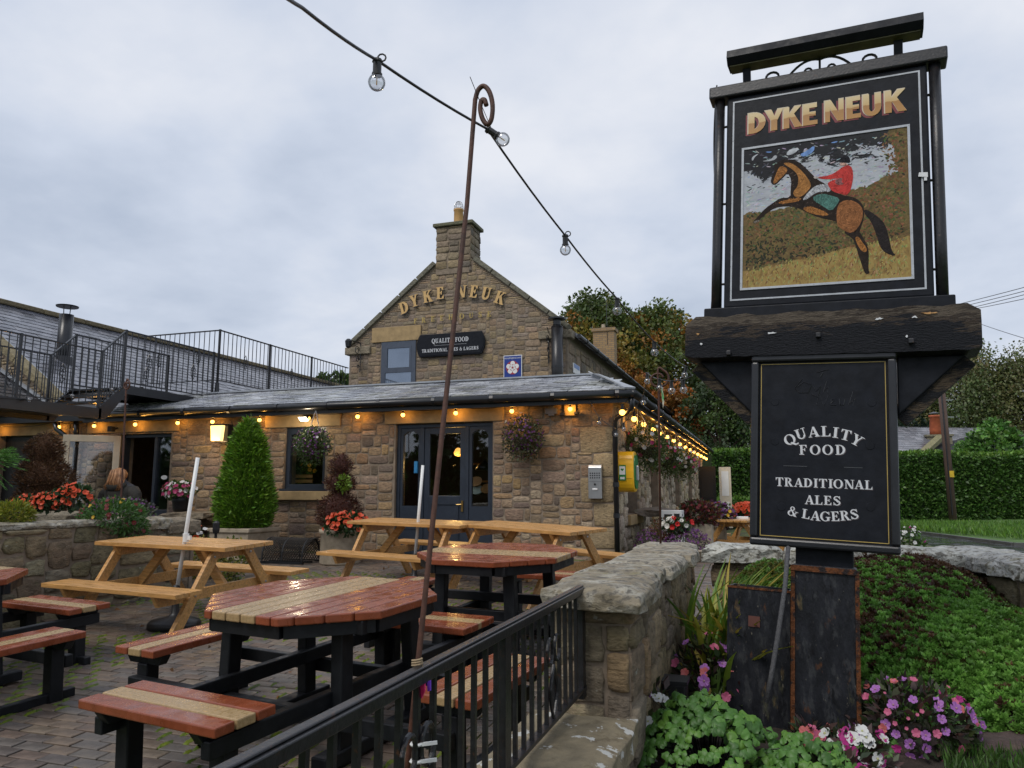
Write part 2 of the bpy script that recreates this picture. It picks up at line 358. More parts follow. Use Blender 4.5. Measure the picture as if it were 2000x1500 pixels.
gx = [-400, -120, -60, -21, -20.9, -10, 3.99, 4.0, 12, 30, 80, 200, 400]; gy = [-60, -3.1, -3, 5, 15, 29.9, 30, 45, 80, 150, 300, 800]
sheet('ground', M['grass'], gx, gy, lambda x, y: -.6 if (-20.95 < x < 3.995 and -3.05 < y < 29.95) else -.02)
sheet('patio', M['joint'], [-20, -10, -7, -3, -.6, 0, 2, 3.9], [-2.5, 0, 5, 11.6, 13, 14.5, 16.1, 22, 29.5], lambda x, y: gz(y) - .004)
# block pavers, running bond along the facade
def paver_mesh(v):
    mb = MB(); mb.col = v; a, b, c = .097, .047, .006
    q = [(-a, -b), (a, -b), (a, b), (-a, b)]; k = [(-a + c, -b + c), (a - c, -b + c), (a - c, b - c), (-a + c, b - c)]
    mb.add([(x, y, -.03) for x, y in q] + [(x, y, .004) for x, y in q] + [(x, y, .008) for x, y in k],
           [(i, (i + 1) % 4, (i + 1) % 4 + 4, i + 4) for i in range(4)] + [(i + 4, (i + 1) % 4 + 4, (i + 1) % 4 + 8, i + 8) for i in range(4)] + [(8, 9, 10, 11)])
    return mb
PCOL = [(.115, .084, .064), (.135, .10, .072), (.10, .075, .06), (.105, .09, .078), (.145, .112, .08), (.09, .074, .064), (.12, .085, .064), (.115, .098, .082)]
PV = [paver_mesh(c) for c in PCOL]; PME = [p.mesh('paver', M['paver']) for p in PV]
patio_o = bpy.data.objects['patio']
cells = []
for j in range(int((11.55 - 1.9) / .104)):
    y = 1.9 + j * .104
    for i in range(int(11.0 / .204)):
        x = -11.9 + i * .204 + (.102 if j % 2 else 0)
        if x > -1.0: continue
        px, py, zc = proj((x, y, gz(y)))
        if -60 < px < 1420 and py < 1560 and (x > -6.95 or y > 8.0): cells.append((zc, x, y))
for y in np.arange(7.4, 15.8, .104):
    for x in np.arange(-.9, .4, .204):
        cells.append((99, x, y))
cells.sort()
bv, bf, bc = [], [], []
# the ones that show as the largest open pieces of floor
def covered(x, y): return (math.hypot(x + 2.5, y - 3.97) < .75) or (x > -1.2 and y < 3.7)
fore = [c for c in cells if not covered(c[1], c[2])][:300]; fs_ = set(fore)
for c in cells:
    k = rng.randrange(8); dz = rng.uniform(-.003, .003); rz = rng.uniform(-.02, .02); rx = SL + rng.uniform(-.012, .012); ry = rng.uniform(-.012, .012); g = gz(c[2])
    if c in fs_:
        o = link('paver', PME[k], patio_o, 0, (c[1], c[2], g + dz)); o.rotation_euler = (rx, ry, rz)
    else:
        mt = Matrix.Translation((c[1], c[2], g + dz)) @ Matrix.Rotation(rz, 4, 'Z') @ Matrix.Rotation(ry, 4, 'Y') @ Matrix.Rotation(rx if c[2] < 11.6 else 0, 4, 'X'); n0 = len(bv)
        bv += [tuple(mt @ Vector(v)) for v in PV[k].v]; bf += [tuple(n0 + i for i in f) for f in PV[k].f]; bc += PV[k].c
rb = MB(); rb.v, rb.f, rb.c = bv, bf, bc; stuff(rb.build('pavers_beyond', M['paver'], patio_o))
# moss tufts in the joints
n = 5200; X = nr.uniform(-7, -1, n * 3); Y = nr.uniform(2, 9.5, n * 3)
Y = 1.9 + .104 * np.round((Y - 1.9) / .104) ; j = np.round((Y - 1.9) / .104).astype(int)
kx = np.round((X + 11.9 - .102 - np.where(j % 2, .102, 0)) / .204); X = -11.9 + .102 + np.where(j % 2, .102, 0) + kx * .204
pat = np.sin(X * 2.1 + 1.3 * np.sin(Y * 1.7)) + np.sin(Y * 2.9 + X) * .8; sel = pat > -.2; X, Y = X[sel][:n], Y[sel][:n]
rep = 7; X = np.repeat(X, rep) + nr.normal(0, .006, len(X) * rep); Y = np.repeat(Y, rep) + nr.uniform(-.05, .05, len(Y) * rep) * .95
msx = MB()
for a_, b_ in zip(X[::7], Y[::7]):
    if rng.random() < .85:
        msx.col = rng.choice([(.13, .19, .012), (.17, .22, .015), (.09, .14, .015)]); g_ = gz(b_); l_ = rng.uniform(.02, .05); w_ = rng.uniform(.006, .012); msx.add([(a_ - w_, b_ - l_, g_), (a_ + w_ * .7, b_ - l_ * .8, g_), (a_ + w_, b_ + l_, g_), (a_ - w_ * .8, b_ + l_ * .9, g_), (a_, b_ - l_ * .4, g_ + .020), (a_, b_ + l_ * .5, g_ + .019)], [(0, 1, 4), (1, 2, 5, 4), (2, 3, 5), (3, 0, 4, 5)])
stuff(msx.build('moss_cushions', M['leaf'], patio_o, smooth=True))
mo = leaf_mesh('moss', np.column_stack([X, Y, np.array([gz(y) for y in Y])]), np.column_stack([nr.normal(0, .6, len(X)), nr.normal(0, .6, len(X)), np.ones(len(X))]), nr.uniform(.006, .016, len(X)), tints(len(X), [(.15, .20, .012), (.12, .17, .015), (.19, .23, .018)]), M['leaf'])
tag(mo, 'yellow green moss growing in the joints of the brick paving', 'moss', kind='stuff')
# road and verge at the right, behind the flower bed
rd_ = MB(); rd_.add([(2.2, 9, -.012), (60, 10, -.012), (60, 16.5, -.012), (5.9, 22.5, -.012), (4.4, 29, -.012), (2.2, 60, -.012)], [(0, 1, 2, 3, 4, 5)]); structure(rd_.build('road', M['road']))
kb = MB(); kb.bar((60, 16.6, .02), (5.95, 22.6, .02), .12, .08); kb.bar((5.95, 22.6, .02), (4.5, 29.1, .02), .12, .08); kb.bar((4.5, 29.1, .02), (2.3, 60, .02), .12, .08); structure(kb.build('kerb', mat('kerb_stone', (.085, .085, .08), .5, .3, 3)))
vg = MB(); vg.add([(60, 16.7, .04), (6.0, 22.7, .04), (4.6, 29.2, .04), (2.4, 60, .04), (14, 60, .55), (60, 26, .55)], [(0, 5, 4, 3, 2, 1)]); structure(vg.build('verge', M['grass']))
# ------------------------------------------------------------------ the low stone front building
YF, XR = 11.6, -2.21
ext = thing('pub_front_building', 'low stone pub front with slate roof and blue glazed door', 'building', (-6.5, 11.6, .31))
holesF = [(-15.3, -14.0, .2, 2.5), (-12.09, -10.80, .2, 2.47), (-8.24, -7.38, 1.36, 2.5), (-6.0, -4.22, .2, 2.5)]
mb = MB(); holed(mb, -16.5, XR, -.1, 2.9, 11.62, 12.0, holesF)
wall = mb.build('front_wall', M['mortar'], ext)
lint = [(-12.9, -10.62, 2.5, 2.75), (-8.66, -7.08, 2.5, 2.75), (-6.2, -4.03, 2.5, 2.75), (-15.5, -13.6, 2.5, 2.75)]
quo = []; z = .05; k = 0
for h in (.42, .34, .36, .40, .38, .42, .40):
    quo.append((XR - (.55 if k % 2 else .34), XR, z, z + h)); z += h; k += 1
q2 = [q for q in quo if q[3] < 2.75]
for a, b, c, d in lint:
    l = MB().box(a, b, 11.585, 11.8, c + .003, d).build('lintel', M['buff'], ext, bev=.008)
MB().box(-8.42, -7.22, 11.50, 11.85, 1.20, 1.355).build('window_sill', M['buff'], ext, bev=.01)
allh = [(a - .01, b + .01, c, d) for a, b, c, d in holesF] + lint + [(-8.42, -7.22, 1.19, 1.37)] + q2
rects = rubble(-13.9, XR, .15, 2.75, allh, .049, (3, 9), (2, 4))
UX, UZ, NF = (1, 0, 0), (0, 0, 1), (0, -1, 0)
vis = lambda q: -((q[1] - q[0]) * (q[3] - q[2])) * (1 if q[0] > -10.9 and q[2] > .55 else .05)
stone_wall(wall, rects, (0, 11.62, 0), UX, UZ, NF, M['stone'], BROWN, 290, size=vis, proud=.009, joint=.014)
for q in q2:
    mb = MB(); mb.col = tuple(np.array((.33, .245, .135)) * rng.uniform(.85, 1.15)); add_stone(mb, q, (0, 11.62, 0), UX, UZ, NF, .012, .012, .5, sq=12); mb.build('quoin', M['stone'], wall, smooth=True)
# side wall along the path
ys = lambda px: at_x(px, 940, XR)[1]
sw = [(ys(1225), ys(1246), .96, 2.35), (ys(1271), ys(1287), .96, 2.35), (ys(1317), ys(1328), .96, 2.35), (ys(1343), ys(1352), .96, 2.35), (27.2, 28.3, 0, 2.3)]
mb = MB(); holed(mb, 12.001, 29, -.2, 2.9, -2.6, XR - .02, sw, swap=True); wside = mb.build('side_wall', M['mortar'], ext)
LIGHTB = [(.40, .33, .24), (.45, .36, .25), (.34, .28, .2), (.48, .40, .30), (.37, .29, .18), (.30, .24, .17)]
stone_wall(wside, rubble(11.65, 28.9, .0, 2.72, [(a - .02, b + .02, c - .2, d + .2) for a, b, c, d in sw], .07, (3, 6), (3, 5)), (XR - .02, 0, 0), (0, 1, 0), UZ, (1, 0, 0), M['stone'], LIGHTB, 60, size=lambda q: q[0], proud=.03, joint=.03)
for a, b, c, d in sw[:4]:
    wn_ = MB().box(-2.50, -2.42, a, b, c, c + .08).box(-2.50, -2.42, a, b, d - .08, d).box(-2.50, -2.42, a, a + .09, c + .08, d - .08).box(-2.50, -2.42, b - .09, b, c + .08, d - .08).build('side_window', M['navy'], ext)
    MB().box(-2.48, -2.46, a + .09, b - .09, c + .08, d - .08).build('pane', M['glass'], wn_)
    MB().box(-2.6, -2.14, a - .1, b + .1, c - .17, c - .002).build('window_sill', M['buff'], ext, bev=.01)
    MB().box(-2.6, -2.18, a - .15, b + .15, d + .002, d + .2).build('lintel', M['buff'], ext, bev=.01)
dk = MB().box(-2.2, -1.62, 27.22, 27.27, .02, 2.22).build('dark_door', M['black'], ext)
MB().box(-2.1, -1.72, 27.205, 27.218, 1.15, 2.05).box(-2.1, -1.72, 27.205, 27.218, .2, .9).build('door_panel', mat('dark_brown_door', (.02, .016, .014), .4), dk)
cd = MB().box(-1.52, -1.12, 27.4, 27.46, .1, 2.2).build('cream_door', M['cream'], ext)
MB().box(-1.44, -1.2, 27.385, 27.398, 1.2, 2.05).box(-1.44, -1.2, 27.385, 27.398, .3, 1.0).build('door_panel', M['white'], cd)
# roof
EY, EZ, RY, RZ, EX, RX = 11.30, 2.88, 13.0, 3.39, -1.90, -2.81
rv = MB(); LX = -12.75
rv.add([(LX, EY, EZ), (EX, EY, EZ), (RX, RY, RZ), (LX, RY, RZ), (EX, 29.2, EZ), (RX, 29.2, RZ), (LX, 18.45, RZ - .03), (-4.7, 18.45, RZ - .03), (-4.7, 29.2, RZ - .03), (-16.6, RY, RZ), (-16.6, 18.45, RZ - .03), (-16.6, EY + .3, EZ), (LX, EY + .3, EZ + .05)],
       [(0, 1, 2, 3), (1, 4, 5, 2), (3, 2, 7, 6), (2, 5, 8, 7), (9, 3, 6, 10), (11, 12, 3, 9)])
roof = rv.build('roof', M['slate_bed'], ext)
vv = unit((0, RY - EY, RZ - EZ)); sl_len = math.hypot(RY - EY, RZ - EZ)
hipx = lambda b: EX - LX - (EX - RX) * b / sl_len
slates(roof, (LX, EY - .03, EZ - .008), UX, vv, np.cross(UX, vv), EX - LX, sl_len, M['slate'], .33, .20, 300, keep=lambda p: abs(p[0] + 6), skip=lambda a, b: a > hipx(b) - .02)
v2 = unit((RX - EX, 0, RZ - EZ)); s2 = math.hypot(EX - RX, RZ - EZ)
slates(roof, (EX + .02, EY + .2, EZ - .008), (0, 1, 0), v2, np.cross((0, 1, 0), v2), 17.6, s2, M['slate'], .34, .2, 0, skip=lambda a, b: a + .2 < (RY - EY) * b / s2)
MB().bar((EX + .02, EY - .02, EZ + .03), (RX, RY, RZ + .03), .17, .025).build('hip_flashing', M['lead'], roof)
MB().bar((LX, RY, RZ + .025), (RX, RY, RZ + .025), .22, .03).build('ridge_flashing', M['lead'], roof)
MB().box(LX, EX - .04, 11.34, 11.38, 2.70, 2.865).box(EX - .08, EX - .04, 11.38, 29.2, 2.70, 2.865).box(-16.5, LX, 11.34, 11.38, 2.74, 2.87).build('fascia', M['black'], ext)
MB().box(-16.5, EX - .08, 11.38, 11.62, 2.76, 2.78).box(XR, EX - .08, 11.62, 29.2, 2.76, 2.78).build('soffit', mat('soffit_board', (.10, .07, .04), .6), ext)
gut = MB().tube([(LX, 11.275, 2.83), (-1.83, 11.275, 2.825)], .062, 10).tube([(-1.825, 11.22, 2.825), (-1.825, 29.2, 2.83)], .062, 10).build('gutter', M['black'], ext, smooth=True)
for i in range(11): MB().tube([(-12.3 + i * 1.02, 11.275, 2.83), (-12.24 + i * 1.02, 11.275, 2.83)], .071, 10).build('gutter_bracket', M['black'], gut)
for i in range(16): MB().tube([(-1.825, 12.2 + i * 1.05, 2.83), (-1.825, 12.27 + i * 1.05, 2.83)], .072, 10).build('gutter_bracket', M['black'], gut)
dp = MB().tube([(-1.86, 11.3, 2.78), (-1.87, 11.32, 2.62), (-1.95, 11.4, 2.55), (-2.13, 11.5, 2.49), (-2.17, 11.52, 2.42), (-2.17, 11.52, .25)], .04, 10).build('downpipe', M['black'], ext, smooth=True)
for z in (2.2, 1.42, .95): MB().tube([(-2.17, 11.52, z), (-2.17, 11.52, z + .07)], .05, 10).build('pipe_collar', M['black'], dp)
dpl = MB().tube([(-13.55, 11.4, 2.72), (-13.5, 11.4, 2.6), (-13.1, 11.45, 2.35), (-13.05, 11.5, 2.2), (-13.05, 11.5, .3)], .045, 10).tube([(-13.05, 11.45, 2.75), (-13.05, 11.5, 2.3)], .05, 10).build('downpipe', M['black'], ext, smooth=True)
# blue door set
def frame_rect(mb, x0, x1, z0, z1, y0, y1, t, b=None):
    b = t if b is None else b
    mb.box(x0, x0 + t, y0, y1, z0, z1).box(x1 - t, x1, y0, y1, z0, z1).box(x0 + t, x1 - t, y0, y1, z1 - t, z1).box(x0 + t, x1 - t, y0, y1, z0, z0 + b); return mb
def arch(mb, x0, x1, z1, y0, y1, rise):
    n = 7; pts = [(x0, z1)] + [(x0 + (x1 - x0) * i / n, z1 - rise * (2 * i / n - 1) ** 2) for i in range(n + 1)] + [(x1, z1)]
    for i in range(n): mb.prism([pts[i + 1], pts[i + 2], (pts[i + 2][0], z1 + .001), (pts[i + 1][0], z1 + .001)], (0, 0, 0), UX, UZ, (0, 1, 0), y0, y1)
ds = MB().box(-6.0, -5.94, 11.68, 11.8, .31, 2.49).box(-4.28, -4.22, 11.68, 11.8, .31, 2.49).box(-5.94, -4.28, 11.68, 11.8, 2.43, 2.49).box(-5.55, -5.49, 11.68, 11.8, .31, 2.43).box(-4.73, -4.67, 11.68, 11.8, .31, 2.43).build('door_frame', M['navy'], ext, bev=.006)
for x0, x1 in ((-5.94, -5.55), (-4.67, -4.28)):
    sp = MB(); frame_rect(sp, x0, x1, .31, 2.43, 11.70, 11.76, .05, .80); arch(sp, x0 + .05, x1 - .05, 2.38, 11.70, 11.76, .07); sp.box(x0 + .04, x1 - .04, 11.69, 11.70, .72, .76)
    s_ = sp.build('sidelight', M['navy'], ds); MB().box(x0 + .05, x1 - .05, 11.725, 11.735, 1.11, 2.38).build('pane', M['glass'], s_)
lf = MB(); frame_rect(lf, -5.49, -4.73, .33, 2.42, 11.70, 11.755, .1, .95); leaf = lf.build('door', M['navy'], ds, bev=.005)
frame_rect(MB(), -5.37, -4.85, .45, 1.16, 11.685, 11.698, .025).build('door_moulding', M['navy'], ds)
MB().box(-5.39, -4.83, 11.72, 11.73, 1.28, 2.32).build('pane', M['glass'], ds)
br = mat('brass', (.5, .33, .12), .3, .1, metal=1); MB().box(-4.80, -4.765, 11.68, 11.70, 1.02, 1.2).tube([(-4.78, 11.68, 1.14), (-4.78, 11.65, 1.14), (-4.87, 11.645, 1.135)], .008, 6).build('handle', br, ds)
MB().box(-5.66, -5.60, 11.66, 11.7, 1.66, 1.86).box(-5.65, -5.61, 11.655, 11.66, 1.67, 1.74).build('sticker', mat('blue_sticker', (.03, .2, .42), .4), ds)
# window
wf = MB(); frame_rect(wf, -8.24, -7.38, 1.36, 2.5, 11.68, 11.76, .085, .12); arch(wf, -8.155, -7.465, 2.415, 11.68, 11.76, .05); wfo = wf.build('window', M['navy'], ext, bev=.006)
MB().box(-8.155, -7.465, 11.715, 11.725, 1.48, 2.415).build('pane', M['glass'], wfo)
MB().box(-8.3, -7.32, 11.60, 11.69, 1.36, 1.40).build('timber_sill', M['navy'], wfo)
# left entrance, its open leaf, dark timber front at the far left
de = MB().box(-12.09, -12.02, 11.7, 11.85, .3, 2.46).box(-11.28, -11.21, 11.7, 11.85, .3, 2.40).box(-10.87, -10.80, 11.7, 11.85, .3, 2.40).box(-12.02, -10.80, 11.7, 11.85, 2.40, 2.46).box(-11.21, -10.87, 11.72, 11.8, .3, 1.0).build('entrance_frame', M['navy'], ext, bev=.006)
MB().box(-11.21, -10.87, 11.745, 11.755, 1.0, 2.40).build('pane', M['glass'], de)
MB().lathe((-11.02, 11.735, 1.62), [(.075, 0), (.075, .006)], 16, ((1, 0, 0), (0, 0, .55), (0, -1, 0))).build('sticker', M['white'], de)
lw_ = unit((-.78, -.62, 0)); ln = np.cross(lw_, (0, 0, 1)); hp = V3(-12.04, 11.62, 0)
def lbox(mb, a0, a1, z0, z1, t0, t1): c = hp + lw_ * (a0 + a1) / 2 + ln * (t0 + t1) / 2 + V3(0, 0, (z0 + z1) / 2); return mb.obox(c, lw_ * (a1 - a0) / 2, ln * (t1 - t0) / 2, V3(0, 0, (z1 - z0) / 2))
ol = MB()
for a in ((0, .12, .33, 2.44), (.88, 1.0, .33, 2.44), (.12, .88, 2.31, 2.44), (.12, .88, .33, .55)): lbox(ol, *a, -.025, .025)
olo = ol.build('open_door', M['cream'], ext, bev=.006); lbox(MB(), .12, .88, .55, 2.31, -.005, .005).build('pane', M['glass'], olo); lbox(MB(), .05, .08, 1.2, 1.4, -.06, -.026).build('handle', br, olo)
MB().box(-15.3, -14.0, 11.75, 11.8, .2, 2.5).build('dark_timber_front', mat('dark_stained_timber', (.016, .014, .016), .5, .4, 3, stretch=(9, 1, 1)), ext)
# interior seen through the glass
MB().box(-16.4, -2.6, 16.0, 16.1, 0, 3.3).box(-16.4, -2.6, 12.0, 16.0, .28, .3).box(-16.5, -16.4, 11.6, 16, 0, 3.3).build('interior', mat('dim_interior', (.05, .04, .032), .8, .4, 1.5), ext)
MB().box(-6.3, -3.2, 15.7, 15.98, 1.55, 1.59).box(-6.3, -3.2, 15.7, 15.98, 1.95, 1.98).build('shelf', M['pine'], ext)
for bpx, bpy_, cc in ((929, 940, (.55, .3, .13)), (951, 954, (.5, .27, .1)), (931, 956, (.6, .7, .6))):
    MB().lathe(at_y(bpx, bpy_, 12.25), [(.02, -.1), (.08, -.08), (.12, 0), (.11, 0)], 14, ((1, 0, 0), (0, .5, .7), (0, -.7, .5))).build('bowl', mat('glazed_bowl', cc, .3), ext, smooth=True)
def lamp_light(name, p, e, col=(1, .58, .17), r=.03):
    l = bpy.data.lights.new(name, 'POINT'); l.energy = e; l.color = col; l.shadow_soft_size = r; o = bpy.data.objects.new(name, l); COL.objects.link(o); o.location = [float(c) for c in p]; return o
ppx = at_y(895, 884, 13.2); pl = thing('pendant_lamp', 'glowing amber pendant lamp inside behind the blue door glass', 'lamp', ppx)
MB().lathe(ppx, [(.02, .09), (.05, .07), (.085, .0), (.07, -.05), (.03, -.07)], 16).build('lamp_shade', mat('amber_glass', (1, .45, .09), .3, .3, 30, emit=1.6), pl, smooth=True); MB().tube([ppx + V3(0, 0, .08), (ppx[0], 13.2, 3.3)], .006, 6).build('flex', M['black'], pl)
pbp = at_y(946, 918, 12.9); pb = thing('black_pendant_lamp', 'black dome pendant lamp inside behind the right sidelight', 'lamp', pbp); MB().lathe(pbp, [(.17, 0), (.14, .08), (.05, .15), (.02, .18)], 18).build('lamp_shade', mat('black_enamel', (.02, .018, .016), .3), pb, smooth=True); MB().tube([pbp + V3(0, 0, .17), (pbp[0], 12.9, 3.3)], .006, 6).build('flex', M['black'], pb); MB().lathe(pbp + V3(0, 0, .002), [(.16, 0), (.16, .004)], 18).build('lit_underside', mat('warm_underside', (1, .5, .15), .4, 0, emit=.6), pb)
o = lamp_light('pendant_glow', (-5.05, 13.0, 1.8), 14); o.parent = pl; o.location = (0, -.2, -.25)
# ------------------------------------------------------------------ the tall gabled house behind
YG = 18.5
house = thing('gabled_stone_house', 'tall stone gabled pub house with chimney and gilded lettering', 'building', (-7.8, YG, 0))
poly = [(-11.08, 0), (-11.08, 5.42), (-8.43, 7.60), (-7.30, 7.62), (-4.68, 5.52), (-4.68, 0)]
gw = MB().prism(poly, (0, YG + .02, 0), UX, UZ, (0, 1, 0), 0, 24).build('wall', M['mortar'], house)
def in_gable(x, z):
    if not -11.05 < x < -4.71: return False
    zl = 5.42 + (x + 11.08) * (7.60 - 5.42) / (11.08 - 8.43); zr = 5.52 + (-4.68 - x) * (7.62 - 5.52) / (7.30 - 4.68)
    return z < min(zl, zr, 7.7) - .05
gh = [(-10.06, -8.98, 3.8, 5.5), (-10.36, -8.84, 5.5, 5.93)]
stone_wall(gw, rubble(-11.08, -4.68, 3.95, 7.7, gh, .05, (3, 9), (2, 4), in_gable), (0, YG + .02, 0), UX, UZ, NF, M['stone'], [(.27, .20, .125), (.31, .225, .14), (.23, .175, .12), (.33, .24, .14), (.20, .16, .12), (.28, .22, .16)], 300, proud=.008, joint=.012)
MB().box(-10.36, -8.84, YG - .03, YG + .1, 5.505, 5.92).build('lintel', M['buff'], house, bev=.01)
sf = MB(); frame_rect(sf, -10.05, -8.99, 3.85, 5.5, YG - .015, YG + .1, .13); sf.box(-9.92, -9.12, YG - .02, YG + .005, 4.62, 4.70); frame_rect(sf, -9.92, -9.12, 4.70, 5.37, YG - .02, YG + .005, .06)
sfo = sf.build('sash_window', mat('slate_blue_joinery', (.055, .07, .10), .4), house); MB().box(-9.92, -9.12, YG + .006, YG + .016, 3.9, 5.37).build('pane', mat('reflective_pane', (.22, .26, .32), .05, .1, 1, metal=.8), sfo)
# verge copings in lengths
for (p0, p1) in (((-11.12, 5.47), (-8.45, 7.66)), ((-4.64, 5.57), (-7.28, 7.68))):
    for i in range(5):
        a, b = i / 5 + .004, (i + 1) / 5 - .004; q0, q1 = [(p0[0] + (p1[0] - p0[0]) * t, YG + .12, p0[1] + (p1[1] - p0[1]) * t) for t in (a, b)]
        mb = MB(); mb.col = (.16, .15, .11); mb.bar(q0, q1, .36, .13); mb.build('verge_coping', M['stone2'], house, bev=.015)
for x0, x1, z in ((-11.2, -10.4, 5.2), (-5.45, -4.55, 5.28)):
    mb = MB(); mb.col = (.24, .2, .14); mb.box(x0, x1, YG - .06, YG + .3, z, z + .22); mb.build('kneeler', M['stone2'], house, bev=.02)
# roof slopes
rs = MB()
for ex, ez in ((-11.25, 5.4), (-4.5, 5.45)):
    rs.add([(ex, YG + .3, ez), (ex, 42, ez), (-7.86, 42, 8.05), (-7.86, YG + .3, 8.05), (ex, YG + .3, ez - .12), (ex, 42, ez - .12), (-7.86, 42, 7.93), (-7.86, YG + .3, 7.93)], [(0, 1, 2, 3), (4, 7, 6, 5), (0, 4, 5, 1), (0, 3, 7, 4)])
rs.c = [(.10, .105, .12)] * len(rs.v); hr = rs.build('roof', M['slate'], house)
MB().tube([(-4.42, YG + .2, 5.36), (-4.42, 42, 5.36)], .06, 8).build('gutter', M['black'], house)
for y in np.arange(19.5, 40, 1.4): MB().tube([(-4.42, y, 5.36), (-4.42, y + .08, 5.36)], .075, 8).build('gutter_bracket', M['black'], house)
stone_wall(gw, rubble(18.6, 41.8, 3.0, 5.2, [], .1, (3, 6), (2, 4)), (-4.68, 0, 0), (0, 1, 0), UZ, (1, 0, 0), M['stone'], GREYB, 0, proud=.02, joint=.02)
# gable chimney
cx0, cx1, cy0, cy1 = -8.43, -7.37, YG - .03, YG + .72
ch = MB().box(cx0 + .02, cx1 - .02, cy0 + .02, cy1, 7.3, 8.66).build('chimney', M['mortar'], house)
stone_wall(ch, rubble(cx0, cx1, 7.45, 8.66, [], .058, (5, 8), (3, 4)), (0, cy0 + .02, 0), UX, UZ, NF, M['stone'], GREYB, proud=.018, joint=.014, sq=8)
stone_wall(ch, rubble(cy0, cy1, 7.3, 8.66, [], .058, (4, 7), (3, 4)), (cx1 - .02, 0, 0), (0, 1, 0), UZ, (1, 0, 0), M['stone'], GREYB, proud=.018, joint=.014, sq=8)
mb = MB(); mb.col = (.14, .135, .08); mb.box(cx0 - .07, cx1 + .07, cy0 - .07, cy1 + .07, 8.67, 8.77); mb.build('chimney_cap', M['stone2'], ch, bev=.02)
pc = V3(-7.88, YG + .3, 8.77); MB().lathe(pc, [(.14, 0), (.145, .06), (.135, .1), (.13, .42), (.145, .44), (.145, .48), (.1, .48)], 18).build('chimney_pot', mat('buff_clay', (.42, .24, .08), .7, .15), ch, smooth=True)
cg = MB()
for i in range(6): a = math.pi * i / 6; cg.tube([pc + V3(math.cos(a) * .135 * math.cos(t), math.sin(a) * .135 * math.cos(t), .47 + .06 + .2 * max(0, math.sin(t)) if 0 <= t <= math.pi else .47) for t in np.linspace(0, math.pi, 9)], .006, 4)
for z, r in ((.5, .135), (.6, .12), (.68, .075)): cg.tube([pc + V3(r * math.cos(t), r * math.sin(t), z) for t in np.linspace(0, 2 * math.pi, 17)], .006, 4)
cg.build('wire_cowl', M['steel'], ch)
fl = MB().lathe((-4.86, 18.15, 0), [(.15, 3.3), (.15, 5.52)], 18).build('flue', M['iron'], house, smooth=True); MB().lathe((-4.86, 18.15, 0), [(.155, 5.5), (.1, 5.56), (.1, 5.68), (.23, 5.70), (.23, 5.74), (.02, 5.78)], 18).build('flue_cowl', M['black'], fl); MB().lathe((-4.86, 18.15, 0), [(.155, 4.45), (.155, 4.5)], 18).build('flue_collar', M['black'], fl)
# brick stack further back
M['brick'] = mat('yellow_brick', (.34, .22, .10), .8, .2, 5)
def brickify(m, sc=1.0, c1=(.36, .23, .10), c2=(.27, .17, .08), mo=(.16, .13, .10)):
    t = m.node_tree; b = t.nodes['Principled BSDF']; br = t.nodes.new('ShaderNodeTexBrick'); tcn = t.nodes.new('ShaderNodeTexCoord'); s = t.nodes.new('ShaderNodeSeparateXYZ'); c = t.nodes.new('ShaderNodeCombineXYZ'); ad = t.nodes.new('ShaderNodeMath')
    t.links.new(tcn.outputs['Object'], s.inputs[0]); t.links.new(s.outputs['X'], ad.inputs[0]); t.links.new(s.outputs['Y'], ad.inputs[1]); t.links.new(ad.outputs[0], c.inputs[0]); t.links.new(s.outputs['Z'], c.inputs[1]); t.links.new(c.outputs[0], br.inputs['Vector'])
    br.inputs['Scale'].default_value = 1; br.inputs['Brick Width'].default_value = .25 * sc; br.inputs['Row Height'].default_value = .085 * sc; br.inputs['Mortar Size'].default_value = .01
    for k, v in (('Color1', c1), ('Color2', c2), ('Mortar', mo)): br.inputs[k].default_value = v + (1,)
    t.links.new(br.outputs['Color'], b.inputs['Base Color'])
brickify(M['brick'])
p0, p1 = at_y(1158, 648, 31), at_y(1201, 740, 31)
bs = MB().box(p0[0], p1[0], 31, 31.6, p1[2] - .5, p0[2]).build('brick_stack', M['brick'], house); MB().box(p0[0] - .06, p1[0] + .06, 30.94, 31.66, p0[2], p0[2] + .14).build('stack_cap', M['brick'], bs); MB().lathe((p0[0] + .4, 31.3, p0[2] + .13), [(.09, 0), (.08, .22)], 10).build('chimney_pot', M['concrete'], bs)
MB().tube([(p0[0] + .62, 31.0, p0[2] - .6), (p0[0] + .62, 30.9, p0[2] + 1.3)], .012, 5).bar((p0[0] + .3, 30.9, p0[2] + 1.1), (p0[0] + .95, 30.9, p0[2] + 1.1), .015, .015).build('aerial', M['black'], bs)
# second, farther slate roof edge to the right of the stack
fr = MB(); a, b = at_y(1200, 712, 36), at_y(1310, 806, 36)
# ------------------------------------------------------------------ left wing
wing = thing('slate_roofed_wing', 'long low wing with grey slate roof behind the terrace railing', 'building', (-17, 12.7, 0))
ye, xe, ze, xr_, zr_ = 12.76, -15.0, 3.28, -19.4, 6.38
wu = unit((xr_ - xe, 0, zr_ - ze)); wl = math.hypot(xr_ - xe, zr_ - ze)
wr = MB().add([(xe, ye, ze), (xe, 40, ze), (xr_, 40, zr_), (xr_, ye, zr_), (xr_ - 4.4, ye, ze), (xr_ - 4.4, 40, ze)], [(0, 1, 2, 3), (3, 2, 5, 4)]).build('roof', M['slate_bed'], wing)
slates(wr, (xe, ye + .2, ze), (0, 1, 0), wu, np.cross((0, 1, 0), wu), 25, wl, M['slate'], .36, .22, 300, keep=lambda p: p[1] - (.0 if p[2] > 3.9 else -6), pal=((.11, .113, .135), (.135, .138, .16), (.09, .093, .11), (.16, .16, .18)))
